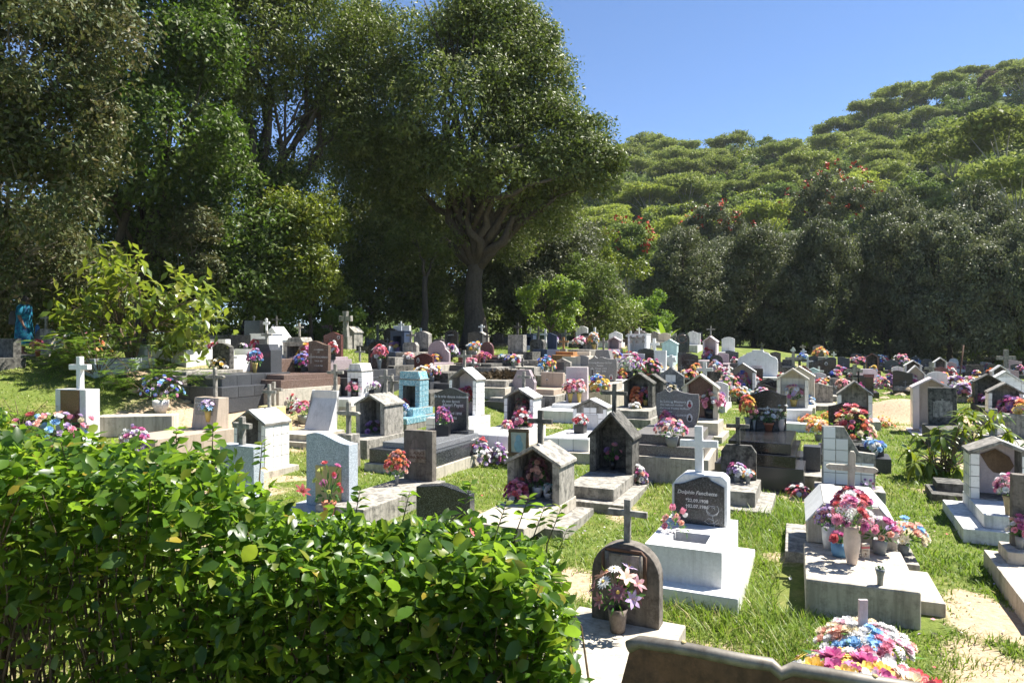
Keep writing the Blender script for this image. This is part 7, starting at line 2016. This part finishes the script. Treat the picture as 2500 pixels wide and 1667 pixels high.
RKL = ['large flat pale rock on top of the earth heap', 'broken ochre rock on the left of the earth heap', 'ochre rock at the right of the earth heap', 'low pale stone at the foot of the earth heap', 'jagged pale rock behind the earth heap', 'small ochre stone lying left of the earth heap', 'round ochre stone in the middle of the earth heap',
       'white broken stone slab on the weedy mound', 'pale flat stone on the weedy mound', 'pale rubble stone by the foot of the light green tree', 'small white stone right of the blue bouquet', 'orange-brown stone beside the grey-blue blooms']
for i, (px, py, w) in enumerate([(2222, 948, 40), (2172, 962, 36), (2238, 962, 26), (2160, 972, 28), (2196, 945, 32), (2140, 976, 18), (2200, 962, 34), (275, 935, 40), (330, 955, 44), (370, 925, 22), (455, 968, 30), (478, 940, 22)]):
    p = stand(px, py)
    s_ = w * p.y / F / 2
    ro = empty('rock', RKL[i], 'rock', p - Vector((0, 0, s_ * .2)), RG.uniform(0, 6), 'loose rocks and rubble')
    link('stone', RK[i % 4], ro, sc=(s_, s_ * .8, s_ * .55))
for lab, px, py, w, h in [('dried orange wreath lying on the grass left of the black wave-topped stone', 1975, 1010, 50, 16), ('dried orange and cream wreath lying on the grass right of the tiled niche', 2158, 1042, 46, 26), ('faded brown bunch at the foot of the earth heap', 2020, 1020, 26, 14)]:
    B(lab, px, py, w, h, 'yelora', None, ('carn', 'daisy'), .05)
# straw and twig heap on the grassy bank
p = stand(1235, 908)
v, f = leaf_quads(2600, 1.0, .22, .16, 77)
o = link('straw_heap', npmesh('straw_heap', v, f, [L_DRY], np.repeat(np.random.default_rng(2).random(2600), 2)), None, p)
tag(o, 'heap of dry grey straw and twigs on the grassy bank', 'straw heap', None, 'thing')
# ------------------------------------------------------------------ the woman at the left
d = 19.0
px0 = 58
x0 = (px0 - CX) / F * d
M['skin'] = plain('brown_skin', (.20, .10, .065), .55)
M['hair'] = plain('black_hair', (.012, .010, .009), .5)
t = NT('teal_print_fabric')
v_ = t.coord(jit=False)
nz = t.noise(v_, 11, 4, .7)
M['dress'] = t.fin(t.ramp(nz, (.36, (.008, .03, .09)), (.5, (.008, .10, .17)), (.62, (.015, .22, .28)), (.8, (.12, .34, .40))), .8, .2)
per = empty('person', 'woman in a teal patterned dress and sunglasses facing right, at the left edge', 'person', (x0, d, float(gz(x0, d))), math.radians(12))
vs = [(0, 0, .86), (.01, 0, 1.02), (.02, 0, 1.18), (.0, 0, 1.30), (.02, 0, 1.38), (.045, 0, 1.45), (.04, 0, 1.53), (.02, 0, 1.58), (.115, 0, 1.475),       # 0-8 spine, neck, head, nose
      (.0, -.16, 1.30), (-.02, -.215, 1.06), (.07, -.20, .84), (.085, -.195, .77), (.0, .16, 1.30), (-.02, .215, 1.06), (.08, .2, .86), (.10, .195, .79),         # 9-16 arms
      (.0, -.09, .80), (.02, -.095, .44), (-.02, -.095, .07), (.10, -.10, .03), (.0, .09, .80), (-.03, .095, .44), (-.08, .095, .07), (.04, .10, .03)]              # 17-24 legs
es = [(0, 1), (1, 2), (2, 3), (3, 4), (4, 5), (5, 6), (6, 7), (5, 8), (3, 9), (9, 10), (10, 11), (11, 12), (3, 13), (13, 14), (14, 15), (15, 16), (0, 17), (17, 18), (18, 19), (19, 20), (0, 21), (21, 22), (22, 23), (23, 24)]
rs = [.15, .15, .15, .12, .058, .088, .098, .06, .018, .066, .048, .03, .036, .066, .048, .03, .036, .10, .066, .042, .036, .10, .066, .042, .036]
for wr, sy in ((12, -1), (16, 1)):
    bx_, by_, bz_ = vs[wr]
    for k, (dx, ln) in enumerate([(.024, .062), (.008, .074), (-.008, .07), (-.022, .055)]):
        i0 = len(vs)
        vs += [(bx_ + dx, by_, bz_ - .035), (bx_ + dx + .01, by_ + .004 * sy, bz_ - .035 - ln * .6), (bx_ + dx + .02, by_ + .01 * sy * -1, bz_ - .035 - ln)]
        es += [(wr, i0), (i0, i0 + 1), (i0 + 1, i0 + 2)]
        rs += [.011, .009, .007]
    i0 = len(vs)
    vs += [(bx_ + .042, by_ - .0, bz_ - .01), (bx_ + .055, by_, bz_ - .045)]
    es += [(wr, i0), (i0, i0 + 1)]
    rs += [.011, .009]
me = bpy.data.meshes.new('body')
me.from_pydata(vs, es, [])
me.materials.append(M['skin'])
bo = link('body', me, per)
bo.modifiers.new('skin', 'SKIN').use_smooth_shade = True
for i, r0 in enumerate(rs):
    me.skin_vertices[0].data[i].radius = (r0, r0)
    me.skin_vertices[0].data[i].use_root = (i == 0)
bo.modifiers.new('sub', 'SUBSURF').levels = 1
bo.modifiers['sub'].render_levels = 2
dr = MB()
prof = [(.135, .145, 1.395), (.17, .215, 1.33), (.185, .20, 1.20), (.19, .20, 1.06), (.185, .20, .95), (.205, .23, .84), (.215, .245, .6), (.225, .26, .26), (.215, .25, .255)]
nn = 22
dv, df = [], []
for rx, ry, z in prof:
    dv += [(.01 + rx * math.cos(a * 2 * math.pi / nn) * (1 + .03 * math.sin(a * 5) * (z < .8)), ry * math.sin(a * 2 * math.pi / nn) * (1 + .03 * math.cos(a * 4) * (z < .8)), z) for a in range(nn)]
df = [(i * nn + k, i * nn + (k + 1) % nn, (i + 1) * nn + (k + 1) % nn, (i + 1) * nn + k) for i in range(len(prof) - 1) for k in range(nn)]
dr.add(dv, df)
for sy in (-1, 1):
    dr.tube([(0, sy * .13, 1.345), (-.005, sy * .185, 1.28), (-.015, sy * .215, 1.15), (-.018, sy * .218, 1.09)], [.075, .098, .092, .085], 12)
dr.obj('dress', M['dress'], per, smooth=True)
hm = MB().lathe([(.02, .115), (.075, .09), (.104, .03), (.108, -.03), (.09, -.085)], 14)
ho = hm.obj('hair', M['hair'], per, (.012, 0, 1.535), smooth=True)
ho.rotation_euler = (0, -.45, 0)
MB().lathe([(.02, -.05), (.05, -.03), (.055, .01), (.03, .045)], 10).obj('hair_bun', M['hair'], per, (-.10, 0, 1.56), smooth=True)
gl = MB().box(.115, .128, -.065, -.012, 1.475, 1.512, 0, .004).box(.115, .128, .012, .065, 1.475, 1.512, 0, .004).box(.0, .12, -.094, -.088, 1.497, 1.507).box(.0, .12, .088, .094, 1.497, 1.507)
gl.obj('sunglasses', M['iron'], per)
MB().tube([(.112, -.03, 1.425), (.120, 0, 1.422), (.112, .03, 1.425)], .009, 6).obj('mouth', M['p_mar'], per, smooth=True)
bp = empty('backpack', 'black backpack hanging on the back of the woman in the teal dress', 'backpack', per.location + Vector((-.24, -.03, 1.02)), math.radians(12))
MB().box(-.11, .11, -.15, .15, -.20, .20, .04, .03).obj('bag', M['iron'], bp, bev=.04)
for sy in (-1, 1):
    MB().tube([(.06, sy * .11, .16), (.18, sy * .12, .30), (.34, sy * .12, .26), (.38, sy * .13, .08), (.30, sy * .14, -.10), (.08, sy * .13, -.16)], .016, 6).obj('strap', M['iron'], bp, smooth=True)
bt = empty('water_bottle', 'large blue plastic water bottle standing right of the woman', 'bottle', P(91, 820, 19.4))
M['bluepl'] = plain('blue_plastic', (.05, .22, .52), .2)
MB().lathe([(.055, 0), (.06, .02), (.06, .16), (.056, .175), (.06, .19), (.058, .25), (.03, .30), (.022, .315), (.022, .34)], 14).obj('body', M['bluepl'], bt, smooth=True)
MB().lathe([(.026, .335), (.026, .365)], 10).obj('cap', M['white'], bt)
hit = S.ray_cast(DGR(), bt.location + Vector((0, 0, .3)), Vector((0, 0, -1)))
if hit[0]:
    bt.location.z = hit[1].z

# ------------------------------------------------------------------ grass
gr = np.random.default_rng(12)
N = 420000
yy = 3.9 + (34 - 3.9) * gr.random(N) ** 2.1
xx = gr.uniform(-.82, .86, N) * (yy + .6)
bz = bare(xx, yy)
dens = vnoise(xx, yy, 1.6, 6) * .55 + vnoise(xx, yy, 5.2, 8) * .45
keep = (gr.random(N) > bz * 1.15) & (gr.random(N) < .30 + 1.15 * dens)
for fx, fy, hw, y0, y1 in FOOT:
    c_, s_ = math.cos(YAW), math.sin(YAW)
    dx, dy = xx - fx, yy - fy
    lx, ly = dx * c_ + dy * s_, -dx * s_ + dy * c_
    keep &= ~((np.abs(lx) < hw) & (ly > y0) & (ly < y1))
xx, yy, dens, bz = xx[keep], yy[keep], dens[keep], bz[keep]
n = len(xx)
tall = np.clip((vnoise(xx, yy, .55, 14) - .22) * 2.4, 0, 1) * sm(-1.5, 1.0, xx) * (1 - sm(10, 15, yy))
tall = np.maximum(tall, .55 * sm(.52, .75, dens))
hgt = gr.uniform(.03, .07, n) * (1 + 2.2 * tall * gr.random(n) ** .7) * (1 - .45 * bz)
az = gr.uniform(0, 2 * np.pi, n)
lean = gr.uniform(.15, .9, n)
w = gr.uniform(.0022, .0042, n) * (1 + yy / 9)
base = np.stack([xx, yy, gz(xx, yy) - .01], 1)
dirv = np.stack([np.cos(az) * lean, np.sin(az) * lean, np.ones(n)], 1)
side = np.stack([-np.sin(az + gr.normal(0, .6, n)), np.cos(az), np.zeros(n)], 1) * w[:, None]
mid = base + dirv * (hgt * .5)[:, None]
tip = base + dirv * hgt[:, None] + np.stack([np.cos(az) * hgt * lean * .5, np.sin(az) * hgt * lean * .5, -hgt * lean * .15], 1)
v = np.stack([base - side, base + side, mid + side * .8, mid - side * .8, tip], 1).reshape(-1, 3)
i = np.arange(n)[:, None] * 5
f = np.concatenate([i + [0, 1, 2], i + [0, 2, 3], i + [3, 2, 4]], 1).reshape(-1, 3)
L_GRASS = leafmat('grass_blade', [(.058, .115, .016), (.095, .165, .022), (.15, .22, .036), (.25, .27, .075), (.36, .31, .15)], .45, .35, (.28, .45, .03), .3)
tone = np.clip(.15 + .35 * gr.random(n) + .35 * (vnoise(xx, yy, .8, 21) - .3) + .5 * (gr.random(n) < .10) + .35 * (xx < -2.5) * gr.random(n), 0, 1)
tag(link('grass', npmesh('grass', v, f, [L_GRASS], np.repeat(tone, 3))), kind='stuff')
# fallen leaves on the lawn
m_ = 900
yl = 4.5 + 18 * gr.random(m_) ** 1.6
xl = gr.uniform(-.7, .8, m_) * yl
v, f = leaves_geo(np.stack([xl, yl, gz(xl, yl) + gr.uniform(.005, .05, m_)], 1), np.stack([gr.normal(size=m_), gr.normal(size=m_), gr.normal(0, .2, m_)], 1), np.stack([gr.normal(0, .3, m_), gr.normal(0, .3, m_), np.ones(m_)], 1), gr.uniform(.03, .07, m_), gr.uniform(.015, .035, m_), .2)
tag(link('fallen_leaves', npmesh('fallen_leaves', v, f, [L_BROWN], np.repeat(gr.random(m_), 2))), kind='stuff')

m_ = 2600
yl = 4.3 + 16 * gr.random(m_) ** 1.8
xl = gr.uniform(-.4, .8, m_) * yl
kp = gr.random(m_) < .15 + bare(xl, yl)
xl, yl = xl[kp], yl[kp]
oc = np.array([(1, 0, 0), (0, 1, 0), (-1, 0, 0), (0, -1, 0), (0, 0, .7), (0, 0, -.7)])
sz = gr.uniform(.004, .016, len(xl))[:, None, None]
v = np.stack([xl, yl, gz(xl, yl)], 1)[:, None, :] + oc[None] * sz * gr.uniform(.7, 1.3, (len(xl), 6, 1))
f = (np.arange(len(xl))[:, None, None] * 6 + np.array([(0, 1, 4), (1, 2, 4), (2, 3, 4), (3, 0, 4), (1, 0, 5), (2, 1, 5), (3, 2, 5), (0, 3, 5)])[None]).reshape(-1, 3)
tag(link('gravel', npmesh('gravel', v.reshape(-1, 3), f, [M['rock']])), kind='stuff')
m_ = 420
yl = 4.6 + 22 * gr.random(m_) ** 1.3
xl = gr.uniform(-.3, .72, m_) * yl
v, f = leaves_geo(np.stack([xl, yl, gz(xl, yl) + gr.uniform(.005, .03, m_)], 1), np.stack([gr.normal(size=m_), gr.normal(size=m_), gr.normal(0, .2, m_)], 1), np.stack([gr.normal(0, .3, m_), gr.normal(0, .3, m_), np.ones(m_)], 1), gr.uniform(.03, .06, m_), gr.uniform(.02, .045, m_), .2)
tag(link('fallen_petals', npmesh('fallen_petals', v, f, [M['p_pink'], M['p_whi'], M['p_red'], M['p_lil']], mi=np.repeat(gr.integers(0, 4, m_), 2))), kind='stuff')

# ------------------------------------------------------------------ thin midday haze over the valley
t = bpy.data.materials.new('haze')
t.use_nodes = True
nt = t.node_tree
nt.nodes.remove(nt.nodes['Principled BSDF'])
pv_ = nt.nodes.new('ShaderNodeVolumePrincipled')
pv_.inputs['Color'].default_value = (.86, .92, 1, 1)
pv_.inputs['Density'].default_value = .00016
nt.links.new(pv_.outputs[0], nt.nodes['Material Output'].inputs['Volume'])
tag(MB().box(-1200, 1200, -400, 1400, -2, 135).obj('haze', t), kind='stuff')
# lettering curves become meshes so that each inscription is one ordinary part
bpy.context.view_layer.update()
_dg = bpy.context.evaluated_depsgraph_get()
_fonts = [o for o in C.objects if o.type == 'FONT']
_mesh = [bpy.data.meshes.new_from_object(o.evaluated_get(_dg)) for o in _fonts]
for o, m_ in zip(_fonts, _mesh):
    par, mw, cu = o.parent, (o.location.copy(), o.rotation_euler.copy()), o.data
    bpy.data.objects.remove(o)
    m_.name = 'lettering'
    q_ = link('lettering', m_, par, mw[0], mw[1])
